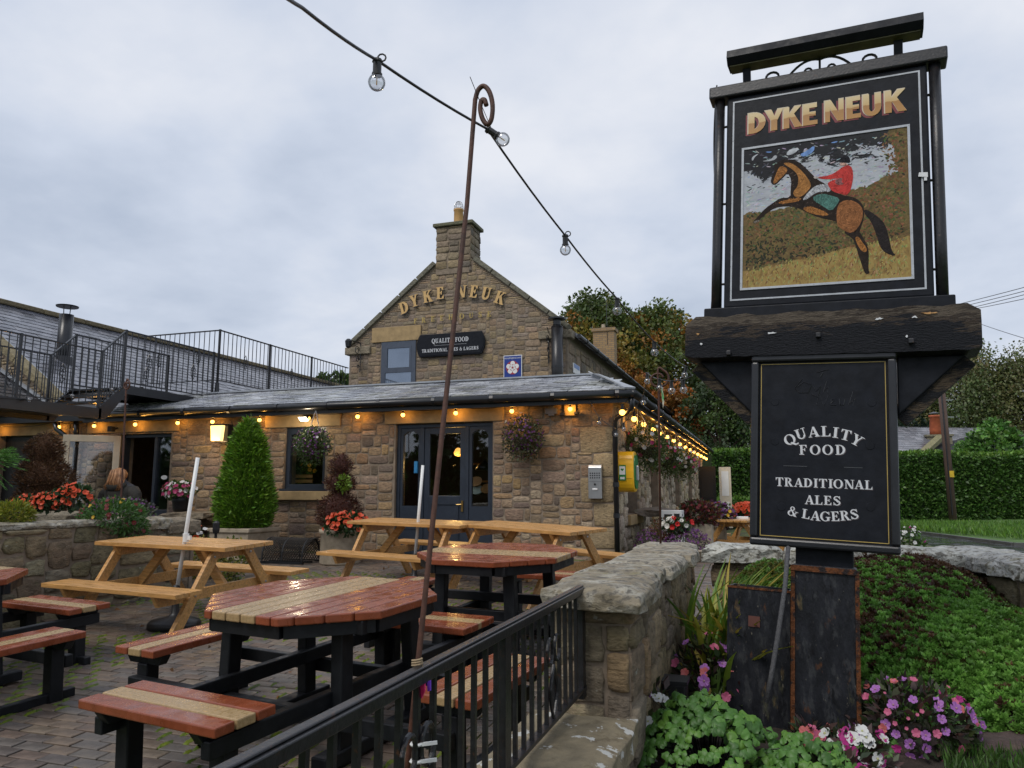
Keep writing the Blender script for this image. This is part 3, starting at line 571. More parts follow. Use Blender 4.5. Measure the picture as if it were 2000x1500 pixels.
for i in range(18):
    mb = MB(); mb.col = tuple(np.array((.2, .16, .09)) * rng.uniform(.8, 1.2)); y = ye + i * 1.4; mb.bar((xr_, y, zr_ + .05), (xr_, y + 1.39, zr_ + .05), .3, .14); mb.build('ridge_stone', M['stone2'], wr, bev=.03)
for i in range(6):
    a, b = i / 6, (i + .98) / 6; mb = MB(); mb.col = tuple(np.array((.22, .18, .10)) * rng.uniform(.85, 1.15)); mb.bar((xe + (xr_ - xe) * a, ye + .02, ze + .08 + (zr_ - ze) * a), (xe + (xr_ - xe) * b, ye + .02, ze + .08 + (zr_ - ze) * b), .3, .16); mb.build('verge_coping', M['stone2'], wing, bev=.02)
MB().bar((xe + .05, ye + .24, ze + .06), (xr_, ye + .24, zr_ + .06), .14, .03).build('verge_flashing', M['lead'], wing)
gwl = MB().prism([(xe - .1, 0), (xe - .1, ze), (xr_, zr_ - .05), (xr_, 0)], (0, ye, 0), UX, UZ, (0, 1, 0), 0, .3).build('gable_wall', M['mortar'], wing)
MB().box(xe - .4, xe - .15, ye + .3, 40, 0, ze - .05).build('long_wall', M['mortar'], wing)
inw = lambda x, z: z < ze + (xe - x) * (zr_ - ze) / (xe - xr_) - .12
stone_wall(gwl, rubble(xr_ + .6, xe - .1, 2.9, 5.8, [], .07, (3, 8), (2, 4), inw), (0, ye, 0), UX, UZ, NF, M['stone'], GREYB, 160, proud=.02)
# lower roof against that gable
lo0, lo1 = V3(-14.9, 7.0, 3.0), V3(-17.6, 7.0, 4.45); lu = unit(lo1 - lo0); ll = np.linalg.norm(lo1 - lo0)
lr = MB().add([lo0, lo0 + V3(0, 5.74, 0), lo1 + V3(0, 5.74, 0), lo1, lo1 + V3(-3, 0, -1.5), lo1 + V3(-3, 5.74, -1.5)], [(0, 1, 2, 3), (3, 2, 5, 4)]).build('lower_roof', M['slate_bed'], wing)
slates(lr, lo0, (0, 1, 0), lu, np.cross((0, 1, 0), lu), 5.7, ll, M['slate'], .3, .2, 120, keep=lambda p: -p[1], pal=((.05, .05, .055), (.07, .065, .07), (.045, .045, .05)))
MB().bar((-14.9, 12.70, 3.1), (-17.6, 12.70, 4.55), .1, .05).build('flashing', M['lead'], lr)
_d = ray(123, 700); _s = (zr_ - ze) / (xe - xr_); _t = (ze + .05 + xe * _s - H) / (_d[2] + _d[0] * _s); fp = CAM + _d * _t; FYY = fp[1]; f2 = MB().lathe((fp[0], FYY, 0), [(.17, fp[2] - .5), (.17, fp[2] + 1.15)], 16).build('flue', M['black'], wing, smooth=True); MB().lathe((fp[0], FYY, fp[2] + 1.35), [(.26, 0), (.27, .03), (.03, .06)], 18).tube([(fp[0] + .1, FYY, fp[2] + 1.1), (fp[0] + .12, FYY, fp[2] + 1.36)], .012, 5).tube([(fp[0] - .1, FYY, fp[2] + 1.1), (fp[0] - .12, FYY, fp[2] + 1.36)], .012, 5).build('flue_cowl', M['black'], f2); MB().lathe((fp[0], FYY, fp[2]), [(.26, -.4), (.22, .03), (.17, .06)], 16).build('flue_collar', M['black'], f2)
# ------------------------------------------------------------------ steel walkway, stair and terrace railing
def scroll(mb, p, U, h, r=.007):
    U = np.asarray(U); Z = V3(0, 0, 1); p = V3(*p)
    for s in (-1, 1):
        mb.tube([p + U * s * .06 * math.sin(math.pi * t) + Z * (t - .5) * h for t in np.linspace(0, 1, 9)], r, 5)
        for k in (-1, 1): mb.tube([p + U * s * (.035 + .028 * math.cos(a)) + Z * (k * .05 + .03 * math.sin(a)) for a in np.linspace(0, 5, 8)], r, 5)
def railing(t, p0, p1, h, n, posts=(0, 1), r=.009, scrolls=2, post_r=.019, low=.06):
    p0, p1 = V3(*p0), V3(*p1); U = unit(p1 - p0); Z = V3(0, 0, 1)
    MB().bar(p0 + Z * h, p1 + Z * h, .045, .02).build('top_rail', M['black'], t); MB().bar(p0 + Z * low, p1 + Z * low, .03, .015).build('bottom_rail', M['black'], t)
    for i in range(1, n):
        q = p0 + (p1 - p0) * i / n; MB().tube([q + Z * low, q + Z * h], r, 5).build('baluster', M['black'], t)
    for f in posts: q = p0 + (p1 - p0) * f; MB().box(q[0] - post_r, q[0] + post_r, q[1] - post_r, q[1] + post_r, q[2] - .05, q[2] + h + .02).build('post', M['black'], t)
    for i in range(scrolls):
        mb = MB(); scroll(mb, p0 + (p1 - p0) * (i + .5 + .5 / n * (n % 2)) / scrolls + Z * h * .5, U, .34); mb.build('scroll', M['black'], t)
qL0, qL1, qL2 = at_x(200, 687, -11.09), at_x(247, 646, -11.09), at_x(296, 658, -11.09); yS0, yS1, yS2, zS = qL0[1], qL1[1], qL2[1], qL1[2] - 1.02
wk = thing('steel_walkway', 'black steel walkway with stair up to the roof terrace', 'walkway', (-11.6, 9, 2.6))
MB().box(-11.12, -11.06, 5.5, yS0 + .05, 2.62, 2.80).box(-12.33, -12.27, 5.5, yS0 + .05, 2.62, 2.80).box(-12.27, -11.12, 5.5, yS0 + .05, 2.70, 2.75).build('deck', M['black'], wk)
for x in (-11.09, -12.3):
    MB().prism([(yS0, 2.62), (yS0, 2.82), (yS1, zS), (13.0, zS), (13.0, zS - .15), (yS1 + .08, zS - .15), (yS0 + .15, 2.62)], (x - .03, 0, 0), (0, 1, 0), UZ, (1, 0, 0), 0, .06).build('stringer', M['black'], wk)
for i in range(3): MB().box(-12.27, -11.12, yS0 + .08 + i * (yS1 - yS0) / 3.2, yS0 + .26 + i * (yS1 - yS0) / 3.2, 2.92 + i * (zS - 2.8) / 3.4, 2.95 + i * (zS - 2.8) / 3.4).build('tread', M['black'], wk)
MB().box(-12.27, -11.12, yS1, 13.0, zS - .11, zS - .06).build('landing', M['black'], wk)
for x in (-11.09, -12.3):
    railing(wk, (x, 5.6, 2.80), (x, yS0, 2.80), 1.02, 34, (0, .33, .66, 1), scrolls=3)
    a = V3(x, yS0, 2.80); b = V3(x, yS1, zS); MB().bar(a + V3(0, 0, 1.02), b + V3(0, 0, 1.02), .045, .02).build('top_rail', M['black'], wk)
    for i in range(1, 9): q = a + (b - a) * i / 9; MB().tube([q, q + V3(0, 0, 1.02)], .009, 5).build('baluster', M['black'], wk)
    railing(wk, (x, yS1, zS), (x, 13.0, zS), 1.02, 16, (0, 1), scrolls=2)
for x in (-11.09, -12.3): MB().tube([(x, 8.3, 2.62), (x, 8.3, gz(8.3))], .04, 8).build('support_leg', M['black'], wk)
# hide the legs behind planting: they stand in the raised bed
tr = thing('terrace_railing', 'black iron railing around the flat roof terrace', 'railing', (-11, 13.1, 3.45))
railing(tr, (-13.2, 13.1, 3.66), (-11.05, 13.1, 3.66), 1.15, 16, (1,), scrolls=2)
railing(tr, (-11.05, 13.1, 3.66), (-11.05, 18.4, 3.66), 1.15, 38, (.33, .66), scrolls=3)
mb = MB().lathe((-11.05, 13.1, 3.36), [(.22, 0), (.18, .06), (.05, .1), (.04, .3)], 14); mb.build('post_boot', M['black'], tr)
for q in ((-11.05, 14.8), (-11.05, 16.6), (-13.1, 13.1)): MB().box(q[0] - .03, q[0] + .03, q[1] - .03, q[1] + .03, 3.36, 3.66).build('post_foot', M['black'], tr)
MB().box(-12.3, -11.9, 16.2, 16.6, 4.35, 4.5).build('lamp_box', mat('lime_box', (.55, .55, .2), .5), wk) if False else None
# ------------------------------------------------------------------ lettering
def _A(cx, cy, rx, ry, tx, ty, a0, a1): return ('a', cx, cy, rx, ry, tx, ty, a0, a1)
def _R(a, b, c, d): return ('p', [(a, b), (c, b), (c, d), (a, d)])
def _P(*p): return ('p', list(p))
st = _R(.1, 0, .3, 1); sb, stp = _R(0, 0, .42, .06), _R(0, .94, .42, 1)
SERIF = {
 'I': (.42, [st, sb, stp]), 'L': (.72, [st, stp, _R(0, 0, .7, .07), _P((.56, .07), (.7, .07), (.7, .34))]),
 'T': (.8, [_R(.3, 0, .5, 1), _R(.18, 0, .62, .06), _R(.02, .93, .78, 1), _P((.02, .93), (.02, .66), (.16, .93)), _P((.78, .93), (.78, .66), (.64, .93))]),
 'E': (.74, [st, sb, _R(0, .93, .66, 1), _R(0, 0, .7, .07), _P((.54, .07), (.7, .07), (.7, .32)), _P((.5, .93), (.66, .93), (.66, .70)), _R(.3, .48, .5, .55), _R(.46, .36, .52, .67)]),
 'F': (.7, [st, sb, _R(0, .93, .66, 1), _P((.5, .93), (.66, .93), (.66, .68)), _R(.3, .48, .5, .55), _R(.46, .36, .52, .67)]),
 'D': (.88, [st, sb, stp, _A(.34, .5, .5, .5, .21, .07, -90, 90)]), 'O': (.92, [_A(.46, .5, .46, .52, .2, .07, 0, 360)]),
 'Q': (.92, [_A(.46, .5, .46, .52, .2, .07, 0, 360), _P((.36, .16), (.52, .2), (.78, -.12), (.98, -.1), (.92, -.24), (.66, -.22))]),
 'U': (.88, [_R(.1, .3, .3, 1), _R(.66, .3, .74, 1), _A(.42, .32, .32, .34, .15, .1, 180, 360), _R(0, .94, .4, 1), _R(.54, .94, .86, 1)]),
 'A': (.92, [_P((.06, 0), (.14, 0), (.47, .95), (.41, 1)), _P((.60, 0), (.83, 0), (.53, 1), (.37, 1)), _R(.2, .28, .68, .35), _R(0, 0, .27, .06), _R(.5, 0, .92, .06)]),
 'N': (.94, [_R(.12, 0, .19, 1), _R(.74, 0, .82, 1), _P((.04, 1), (.30, 1), (.82, 0), (.64, 0)), _R(0, .94, .2, 1), _R(.02, 0, .3, .06), _R(.62, .94, .94, 1)]),
 'R': (.9, [st, sb, stp, _A(.36, .75, .34, .25, .19, .07, -90, 90), _P((.34, .52), (.54, .52), (.84, 0), (.62, 0)), _R(.58, 0, .9, .06)]),
 'S': (.74, [_A(.36, .74, .3, .27, .13, .09, 20, 262), _A(.36, .27, .33, .29, .15, .09, -160, 82), _R(.58, .68, .64, 1), _R(.05, 0, .11, .33), _P((.12, .62), (.3, .72), (.64, .4), (.44, .3))]),
 'G': (.95, [_A(.46, .5, .46, .52, .2, .07, 40, 320), _R(.62, .06, .82, .42), _R(.5, .38, .92, .45), _R(.76, .68, .82, 1)]),
 'Y': (.88, [_P((.06, 1), (.28, 1), (.53, .45), (.34, .45)), _P((.66, 1), (.75, 1), (.53, .45), (.42, .45)), _R(.34, 0, .54, .46), _R(0, .94, .37, 1), _R(.56, .94, .88, 1), _R(.22, 0, .66, .06)]),
 'K': (.92, [st, sb, stp, _P((.28, .36), (.28, .50), (.66, 1), (.76, 1)), _P((.38, .58), (.50, .70), (.90, 0), (.64, 0)), _R(.55, .94, .86, 1), _R(.56, 0, .94, .06)]),
 'H': (.96, [st, sb, stp, _R(.66, 0, .86, 1), _R(.54, 0, .96, .06), _R(.54, .94, .96, 1), _R(.3, .46, .66, .54)]),
 '&': (.95, [_A(.36, .77, .21, .24, .1, .07, 0, 360), _A(.33, .28, .33, .3, .16, .08, 70, 330), _P((.2, .78), (.36, .66), (.88, .0), (.62, .0)), _P((.52, .12), (.60, .06), (.86, .5), (.80, .52)), _R(.64, .48, .95, .54)]),
}
BOLD = {
 'D': (.80, [_R(0, 0, .28, 1), _A(.24, .5, .55, .5, .3, .2, -90, 90)]), 'Y': (.88, [_P((0, 1), (.32, 1), (.52, .55), (.34, .40)), _P((.60, 1), (.88, 1), (.56, .40), (.38, .45)), _R(.29, 0, .59, .5)]),
 'K': (.92, [_R(0, 0, .29, 1), _P((.27, .42), (.27, .64), (.56, 1), (.90, 1)), _P((.3, .54), (.5, .70), (.94, 0), (.58, 0))]), 'E': (.66, [_R(0, 0, .29, 1), _R(.29, 0, .66, .2), _R(.29, .8, .64, 1), _R(.29, .41, .58, .60)]),
 'N': (.86, [_R(0, 0, .23, 1), _R(.63, 0, .86, 1), _P((0, 1), (.28, 1), (.86, 0), (.58, 0))]), 'U': (.84, [_R(0, .36, .29, 1), _R(.55, .36, .84, 1), _A(.42, .38, .42, .4, .28, .2, 180, 360)]),
}
FLARE = dict(BOLD)
FLARE = {k: (SERIF[k][0] * .88, [(q[0], [(a * .88, b) for a, b in q[1]]) if q[0] == 'p' else (q[0], q[1] * .88, q[2], q[3] * .88, q[4], q[5] * .95, q[6] * 1.5, q[7], q[8]) for q in SERIF[k][1]]) for k in 'DYKENU'}
def glyph(mb, ch, font, o, u, v, n, h, rot=0, t=.004, grow=0, wx=1.0):
    o, u, v, n = map(np.asarray, (o, u, v, n)); c, s = math.cos(rot), math.sin(rot); U = (u * c + v * s) * h * wx; W = (v * c - u * s) * h
    w, prims = font[ch]; O = o - U * w / 2 - W * .5; k = 0
    def put(poly):
        nonlocal k
        mb.prism([(a, b) for a, b in poly], O, U, W, n, -.002, t + k * .00012); k += 1
    for q in prims:
        if q[0] == 'p': put(q[1])
        else:
            _, cx, cy, rx, ry, tx, ty, a0, a1 = q; m = max(6, int(abs(a1 - a0) / 18)); A = [rd(a0 + (a1 - a0) * i / m) for i in range(m + 1)]
            for i in range(m):
                put([(cx + rx * math.cos(A[i]), cy + ry * math.sin(A[i])), (cx + rx * math.cos(A[i + 1]), cy + ry * math.sin(A[i + 1])), (cx + (rx - tx) * math.cos(A[i + 1]), cy + (ry - ty) * math.sin(A[i + 1])), (cx + (rx - tx) * math.cos(A[i]), cy + (ry - ty) * math.sin(A[i]))]); k -= 1
            k += 1
def line(s, font, sp=.1):
    x = 0; out = []
    for c in s:
        if c == ' ': x += .45; continue
        w = font[c][0]; out.append((c, x + w / 2)); x += w + sp
    return [(c, a - (x - sp) / 2) for c, a in out], x - sp
def gtext(s, font, o, u, v, n, h, m, par, sp=.1, wid=None, t=.004, name='letter'):
    L_, W = line(s, font, sp); k = 1 if wid is None else wid / (W * h)
    for c, a in L_: mb = MB(); glyph(mb, c, font, np.asarray(o) + np.asarray(u) * a * h * k, u, v, n, h, 0, t, wx=min(k, 1.25)); mb.build(name, m, par)
def tiny(s, o, u, v, n, h, m, par, name='print'):   # small print with the built-in face
    cu = bpy.data.curves.new('print', 'FONT'); cu.body = s; cu.align_x = 'CENTER'; cu.align_y = 'CENTER'; cu.size = h; ob = bpy.data.objects.new('tmp', cu); COL.objects.link(ob)
    me = bpy.data.meshes.new_from_object(ob.evaluated_get(bpy.context.evaluated_depsgraph_get())); bpy.data.objects.remove(ob); me.materials.append(m)
    mt = Matrix((list(u) + [0], list(v) + [0], list(n) + [0], [0, 0, 0, 1])).transposed(); mt.translation = Vector(np.asarray(o) - np.array(root(par).location)); me.transform(mt)
    return link(name, me, par)
# gilded letters on the gable
M['goldedge'] = mat('letter_side', (.015, .014, .014), .5)
def gzp(zx, zy): return at_y(760 + zx / 8, 540 + zy / 8, YG - .02)
gl = [('D', 240, 490, 20), ('Y', 400, 385, 16), ('K', 610, 318, 11), ('E', 805, 265, 5), ('N', 1135, 238, -1), ('E', 1330, 240, -6), ('U', 1525, 272, -11), ('K', 1740, 338, -17)]
for c, a, b, r in gl:
    p = gzp(a, b); r = rd(r - 4)
    lt = MB(); glyph(lt, c, FLARE, p + V3(.018, -.005, -.018), UX, UZ, NF, .345, r, .03, wx=1.02); lo = lt.build('letter_block', M['goldedge'], house); 
    ft = MB(); glyph(ft, c, FLARE, p + V3(-.008, -.036, 0), UX, UZ, NF, .335, r, .004); glyph(ft, c, FLARE, p + V3(.010, -.0364, .004), UX, UZ, NF, .335, r, .004); ft.build('letter_face', M['gold'], lo)
M['dullgold'] = mat('tarnished_gold', (.42, .30, .08), .5, .2)
for c, a, b in (('F', 420, 700), ('R', 550, 685), ('E', 690, 667), ('E', 830, 655), ('H', 972, 637), ('O', 1145, 625), ('U', 1290, 612), ('S', 1430, 600), ('E', 1570, 590)):
    mb = MB(); glyph(mb, c, SERIF, gzp(a, b) + V3(0, -.03, 0), UX, UZ, NF, .145, 0, .012); mb.build('small_letter', M['dullgold'], house)
M['panel'] = mat('sign_black', (.012, .0135, .018), .42, .3, 14, .25, 40, bdist=.004, spec=.14, rvar=.1)
M['offwhite'] = mat('sign_white', (.62, .63, .65), .5, .06)
M['silver'] = mat('silver_line', (.42, .44, .48), .35, .15, 20, spots=[(60, .62, .68, (.08, .08, .09), .8)])
# black plaque on the gable
pq = thing('wall_plaque', 'black plaque with rounded ends on the gable reading quality food', 'sign', (-7.93, YG - .03, 5.3))
def plaque(x0, x1, z0, z1, e=.12):
    mid = (z0 + z1) / 2; n = 8; pts = []
    for i in range(n + 1): t = -1 + 2 * i / n; pts.append((x1 + e * (1 - t * t) * .8, mid + t * (z1 - z0) / 2))
    for i in range(n + 1): t = 1 - 2 * i / n; pts.append((x0 - e * (1 - t * t) * .8, mid + t * (z1 - z0) / 2))
    return pts
a, b = at_y(824, 648, YG - .03), at_y(941, 692, YG - .03)
px0, px1, pz0, pz1 = -8.84, -7.02, 4.99, 5.62
MB().prism(plaque(px0, px1, pz0, pz1), (0, YG - .03, 0), UX, UZ, NF, 0, .05).build('board', M['panel'], pq, bev=.012)
MB().prism(plaque(px0 + .04, px1 - .04, pz0 + .04, pz1 - .04), (0, YG - .03, 0), UX, UZ, NF, .05, .062).build('raised_panel', M['panel'], pq)
yo = YG - .094
gtext('QUALITY FOOD', SERIF, (-7.93, yo, 5.42), UX, UZ, NF, .125, M['offwhite'], pq, .12, wid=1.08)
gtext('TRADITIONAL ALES & LAGERS', SERIF, (-7.93, yo, 5.16), UX, UZ, NF, .092, M['offwhite'], pq, .1, wid=1.66)
MB().box(-8.4, -7.45, yo - .001, yo + .002, 5.29, 5.294).build('rule', M['offwhite'], pq)
# blue award sign with a red and white rose
aw = thing('award_sign', 'blue award sign with red and white rose on the gable', 'sign', (-6.2, YG - .03, 4.4))
aq0, aq1 = at_y(984, 695, YG - .03), at_y(1020, 742, YG - .03); ax0, ax1, az0, az1 = aq0[0], aq1[0], aq1[2] - .12, aq0[2]
MB().box(ax0, ax1, YG - .05, YG - .03, az0, az1).build('white_edge', M['white'], aw); MB().box(ax0 + .02, ax1 - .02, YG - .056, YG - .0505, az0 + .02, az1 - .02).build('blue_panel', mat('award_blue', (.006, .035, .24), .4, .05), aw)
rc = V3((ax0 + ax1) / 2, YG - .06, (az0 + az1) / 2 + .06); rwm, rrm = M['white'], mat('rose_red', (.35, .02, .03), .5)
def petals(n, r, s, m, y, ph=0, nm='petal'):
    mb = MB()
    for i in range(n): a = ph + 2 * math.pi * i / n; mb.lathe(rc + V3(math.cos(a) * r, y, math.sin(a) * r), [(s, 0), (s, .001)], 10, ((1, 0, 0), (0, 0, 1), (0, -1, 0)))
    mb.build('rose_' + nm, m, aw)
petals(1, 0, .185, rrm, -.001, nm='disc'); petals(5, .115, .066, rwm, -.003, .3, nm='outer_petals'); petals(1, 0, .088, rrm, -.005, nm='middle'); petals(5, .05, .036, rwm, -.007, .9, nm='inner_petals'); petals(1, 0, .026, rrm, -.009, nm='heart')
tiny('enjoyEngland.com', ((ax0 + ax1) / 2, YG - .058, az1 - .075), UX, UZ, NF, .062, M['white'], aw); tiny('* * * *', ((ax0 + ax1) / 2, YG - .058, az0 + .10), UX, UZ, NF, .12, M['white'], aw)
aw2 = thing('small_award_sign', 'small white and blue sign on the side of the gabled house', 'sign', (-4.66, 20, 4.3)); s0 = at_x(1120, 708, -4.64); s1 = at_x(1133, 735, -4.64)
MB().box(-4.66, -4.64, s0[1], s1[1], s1[2], s0[2]).build('white_edge', M['white'], aw2); MB().box(-4.64, -4.632, s0[1] + .08, s1[1] - .08, s1[2] + .25, s0[2] - .12).build('blue_panel', mat('pale_blue', (.1, .2, .45), .4), aw2)
# scroll brackets on the gable
for bx, lb in ((at_y(705, 690, YG), 'wrought iron lantern bracket on the gable beside the sash window'), (at_y(1072, 670, YG), 'wrought iron scroll bracket on the gable beside the black flue')):
    bt = thing('scroll_bracket', lb, 'bracket', (bx[0], YG - .05, bx[2])); X, Z = bx[0], bx[2]; s = -1 if X < -8 else 1
    mb = MB().tube([(X, YG - .03, Z - .55), (X, YG - .03, Z + .3)], .015, 6).tube([(X, YG - .03, Z + .28), (X + s * .1, YG - .5, Z + .3)], .015, 6)
    for zc, rr in ((.05, .13), (-.2, .09), (-.4, .06)): mb.tube([(X + s * .02, YG - .05 - rr + rr * math.cos(a) * (1 - a / 14), Z + zc + rr * math.sin(a) * (1 - a / 14)) for a in np.linspace(0, 9, 16)], .011, 5)
    mb.build('scrollwork', M['black'], bt)
    if s < 0: MB().lathe((X - .1, YG - .52, Z + .12), [(.05, .2), (.1, .14), (.08, -.02), (.03, -.06)], 8).tube([(X - .1, YG - .5, Z + .32), (X - .1, YG - .5, Z + .28)], .02, 6).build('lantern', M['black'], bt)
# ------------------------------------------------------------------ the hanging pub sign on its post
FW = V3(-math.sin(TH), math.cos(TH), 0); RT = V3(math.cos(TH), math.sin(TH), 0)
azs, lean, pit = rd(115.04), rd(2.6), rd(-3.41)
u0_ = RT * math.sin(azs) + FW * math.cos(azs); n0_ = np.cross(u0_, (0, 0, 1)); v0_ = V3(0, 0, 1) * math.cos(pit) + n0_ * math.sin(pit)
SU = u0_ * math.cos(lean) - v0_ * math.sin(lean); SV = v0_ * math.cos(lean) + u0_ * math.sin(lean); SN = np.cross(SU, SV)
dd = ray(1610, 960); SO = CAM + dd * (4.4 / np.dot(dd, FW))
def sp_(u, v, n=0): return SO + SU * u + SV * v + SN * n
def onsign(px, py, off=0): d = ray(px, py); p = CAM + d * (np.dot(SO + SN * off - CAM, SN) / np.dot(d, SN)) - SO; return np.dot(p, SU), np.dot(p, SV)
def sbox(mb, u0, u1, v0, v1, n0, n1): return mb.obox(sp_((u0 + u1) / 2, (v0 + v1) / 2, (n0 + n1) / 2), SU * (u1 - u0) / 2, SN * -(n1 - n0) / 2, SV * (v1 - v0) / 2)
base = sp_(0, -1.3); base[2] = .03
ps = thing('pub_sign', 'tall black pub sign with a painted horse and rider', 'sign', base)
M['rotten'] = mat('peeling_black_beam', (.016, .017, .02), .5, .3, 8, .9, 24, stretch=(1, 7, 7), bdist=.025, spec=.25, spots=[(3.2, .50, .56, (.10, .075, .05), .95), (14, .52, .60, (.012, .012, .014), .8), (9, .70, .72, (.62, .58, .5), 1)])
M['flakepost'] = mat('flaking_steel_post', (.013, .014, .018), .45, .5, 18, .8, 30, bdist=.01, spec=.25, stretch=(1, 1, .38), spots=[(20, .53, .62, (.045, .047, .05), .7), (11, .60, .64, (.006, .006, .008), .9), (14, .62, .70, (.11, .045, .016), .85), (7, .60, .72, (.12, .12, .06), .7), (60, .66, .70, (.22, .20, .16), .6)])
M['rustedge'] = mat('rusty_edge', (.115, .042, .016), .8, .6, 26, .7, 60, spec=.2, spots=[(14, .50, .56, (.016, .016, .018), .92), (30, .58, .66, (.05, .02, .01), .8)])
sbox(MB(), -.17, .165, -1.32, -.42, -.16, .12).build('steel_sleeve', M['flakepost'], ps, bev=.01)
for u in (-.172, .158): sbox(MB(), u, u + .022, -1.31, -.43, .118, .130).build('corner_angle', M['rustedge'], ps)
sbox(MB(), -.172, .165, -.455, -.425, .1205, .134).build('sleeve_rim', M['rustedge'], ps)
sbox(MB(), -.155, .15, -.43, .80, -.15, .03).build('post', M['panel'], ps, bev=.008)
# cross beam with rough, split ends: paint survives on the lower face, bare wood shows along the top
def beam_mat():
    m = mat('peeling_black_beam_face', (.014, .015, .018), .5, .3, 8, .9, 24, stretch=(1, 7, 7), bdist=.02, spec=.22); t = m.node_tree; N = t.nodes; K_ = t.links.new
    tcn = N.new('ShaderNodeTexCoord'); sx = N.new('ShaderNodeSeparateXYZ'); mp = N.new('ShaderNodeMapping'); mp.inputs['Scale'].default_value = (1.2, 6, 9); K_(tcn.outputs['Object'], sx.inputs[0]); K_(tcn.outputs['Object'], mp.inputs[0])
    nz = N.new('ShaderNodeTexNoise'); nz.inputs['Scale'].default_value = 2.6; nz.inputs['Detail'].default_value = 9; nz.inputs['Roughness'].default_value = .72; K_(mp.outputs[0], nz.inputs['Vector'])
    ln = N.new('ShaderNodeMapRange'); zt0 = float(sp_(0, .93)[2] - base[2]); ln.inputs[1].default_value = zt0 - .10; ln.inputs[2].default_value = zt0 + .12; ln.inputs[3].default_value = -.22; ln.inputs[4].default_value = .18; K_(sx.outputs['Z'], ln.inputs[0])
    xe_ = N.new('ShaderNodeMath'); xe_.operation = 'ABSOLUTE'; K_(sx.outputs['X'], xe_.inputs[0]); xm = N.new('ShaderNodeMapRange'); xm.inputs[1].default_value = .6; xm.inputs[2].default_value = .85; xm.inputs[3].default_value = 0; xm.inputs[4].default_value = .14; K_(xe_.outputs[0], xm.inputs[0])
    a1 = N.new('ShaderNodeMath'); K_(nz.outputs['Fac'], a1.inputs[0]); K_(ln.outputs[0], a1.inputs[1]); a2 = N.new('ShaderNodeMath'); K_(a1.outputs[0], a2.inputs[0]); K_(xm.outputs[0], a2.inputs[1])
    rp = N.new('ShaderNodeValToRGB'); e = rp.color_ramp.elements; e[0].position = .52; e[0].color = (.013, .014, .018, 1); e[1].position = .80; e[1].color = (.05, .04, .032, 1); q = e.new(.56); q.color = (.075, .055, .040, 1); q = e.new(.66); q.color = (.13, .105, .08, 1); q = e.new(.60); q.color = (.03, .024, .02, 1)
    K_(a2.outputs[0], rp.inputs[0]); K_(rp.outputs[0], N['Principled BSDF'].inputs['Base Color']); return m
M['beam'] = beam_mat()
bm = MB(); K = 26; ring = []
for i in range(K + 1):
    u = -.80 + 1.6 * i / K; j = lambda a: rng.uniform(-a, a) * .45; e = .015 if i in (0, K) else 0
    top = 1.05 + .006 * math.sin(i * 1.3) + j(.012) - (.03 if i in (0, K) else 0); ring.append([sp_(u, .79 + j(.006) + e, .13), sp_(u, .79 + j(.006) + e, -.13), sp_(u, top - e, -.128 + j(.01)), sp_(u, top - e, .127 + j(.012)), sp_(u, .95, .134 + j(.004))])
vs = [p for r_ in ring for p in r_]; fs = [(a * 5 + b, a * 5 + (b + 1) % 5, a * 5 + 5 + (b + 1) % 5, a * 5 + 5 + b) for a in range(K) for b in range(5)] + [(0, 1, 2, 3, 4)[::-1], tuple(K * 5 + b for b in range(5))]
bm.add(vs, fs).build('cross_beam', M['beam'], ps)
for (a, b, w) in ((.30, .985, .05), (.55, 1.003, .07), (.48, .985, .03), (-.72, .94, .02), (-.70, .875, .016), (-.28, .925, .06), (.44, .875, .014)):
    pts = [(a + w / 2 * math.cos(t) * rng.uniform(.35, 1.3), b + .007 * math.sin(t) * rng.uniform(.2, 1.6)) for t in np.linspace(0, 2 * math.pi, 15)[:-1]]
    MB().prism(pts, SO, SU, SV, SN, .134, .1375).build('bare_patch', M['offwhite'] if rng.random() < .7 else M['pine'], ps)
for a, b in ((-.02, .90), (-.53, .81), (.46, .845)): sbox(MB(), a - .014, a + .014, b - .014, b + .014, .13, .155).build('bolt', M['iron'], ps, bev=.004)
# brackets under the beam
for s in (-1, 1):
    MB().prism([(s * .39, .785), (s * .73, .785), (s * .39, .44)], SO, SU, SV, SN, -.05, .03).build('bracket', M['panel'], ps, bev=.008)
    c0, c1 = sp_(s * .74, .775, -.01), sp_(s * .39, .43, -.01); MB().bar(c0, c1, .12, .035, SN).build('bracket_edge', M['rotten'], ps, bev=.006)
# board with painting
sbox(MB(), -.585, .59, 1.13, 2.59, -.03, .03).build('board', M['panel'], ps, bev=.012)
def outline(u0, u1, v0, v1, w, n0, n1): m_ = MB(); sbox(m_, u0, u1, v0, v0 + w, n0, n1); sbox(m_, u0, u1, v1 - w, v1, n0, n1); sbox(m_, u0, u0 + w, v0 + w, v1 - w, n0, n1); sbox(m_, u1 - w, u1, v0 + w, v1 - w, n0, n1); return m_
outline(-.545, .552, 1.175, 2.555, .010, .0302, .033).build('outer_line', M['silver'], ps)
TL, TR, BR, BL = [onsign(1430 + a / 5.263, 150 + b / 5.263) for a, b in ((130, 780), (1800, 530), (1845, 1910 + 170 - 0), (105, 2190))]
pu0, pu1 = (TL[0] + BL[0]) / 2, (TR[0] + BR[0]) / 2; pv1 = (TL[1] + TR[1]) / 2; pv0 = (BL[1] + BR[1]) / 2
outline(pu0 - .012, pu1 + .012, pv0 - .012, pv1 + .012, .014, .0302, .036).build('picture_line', M['silver'], ps)
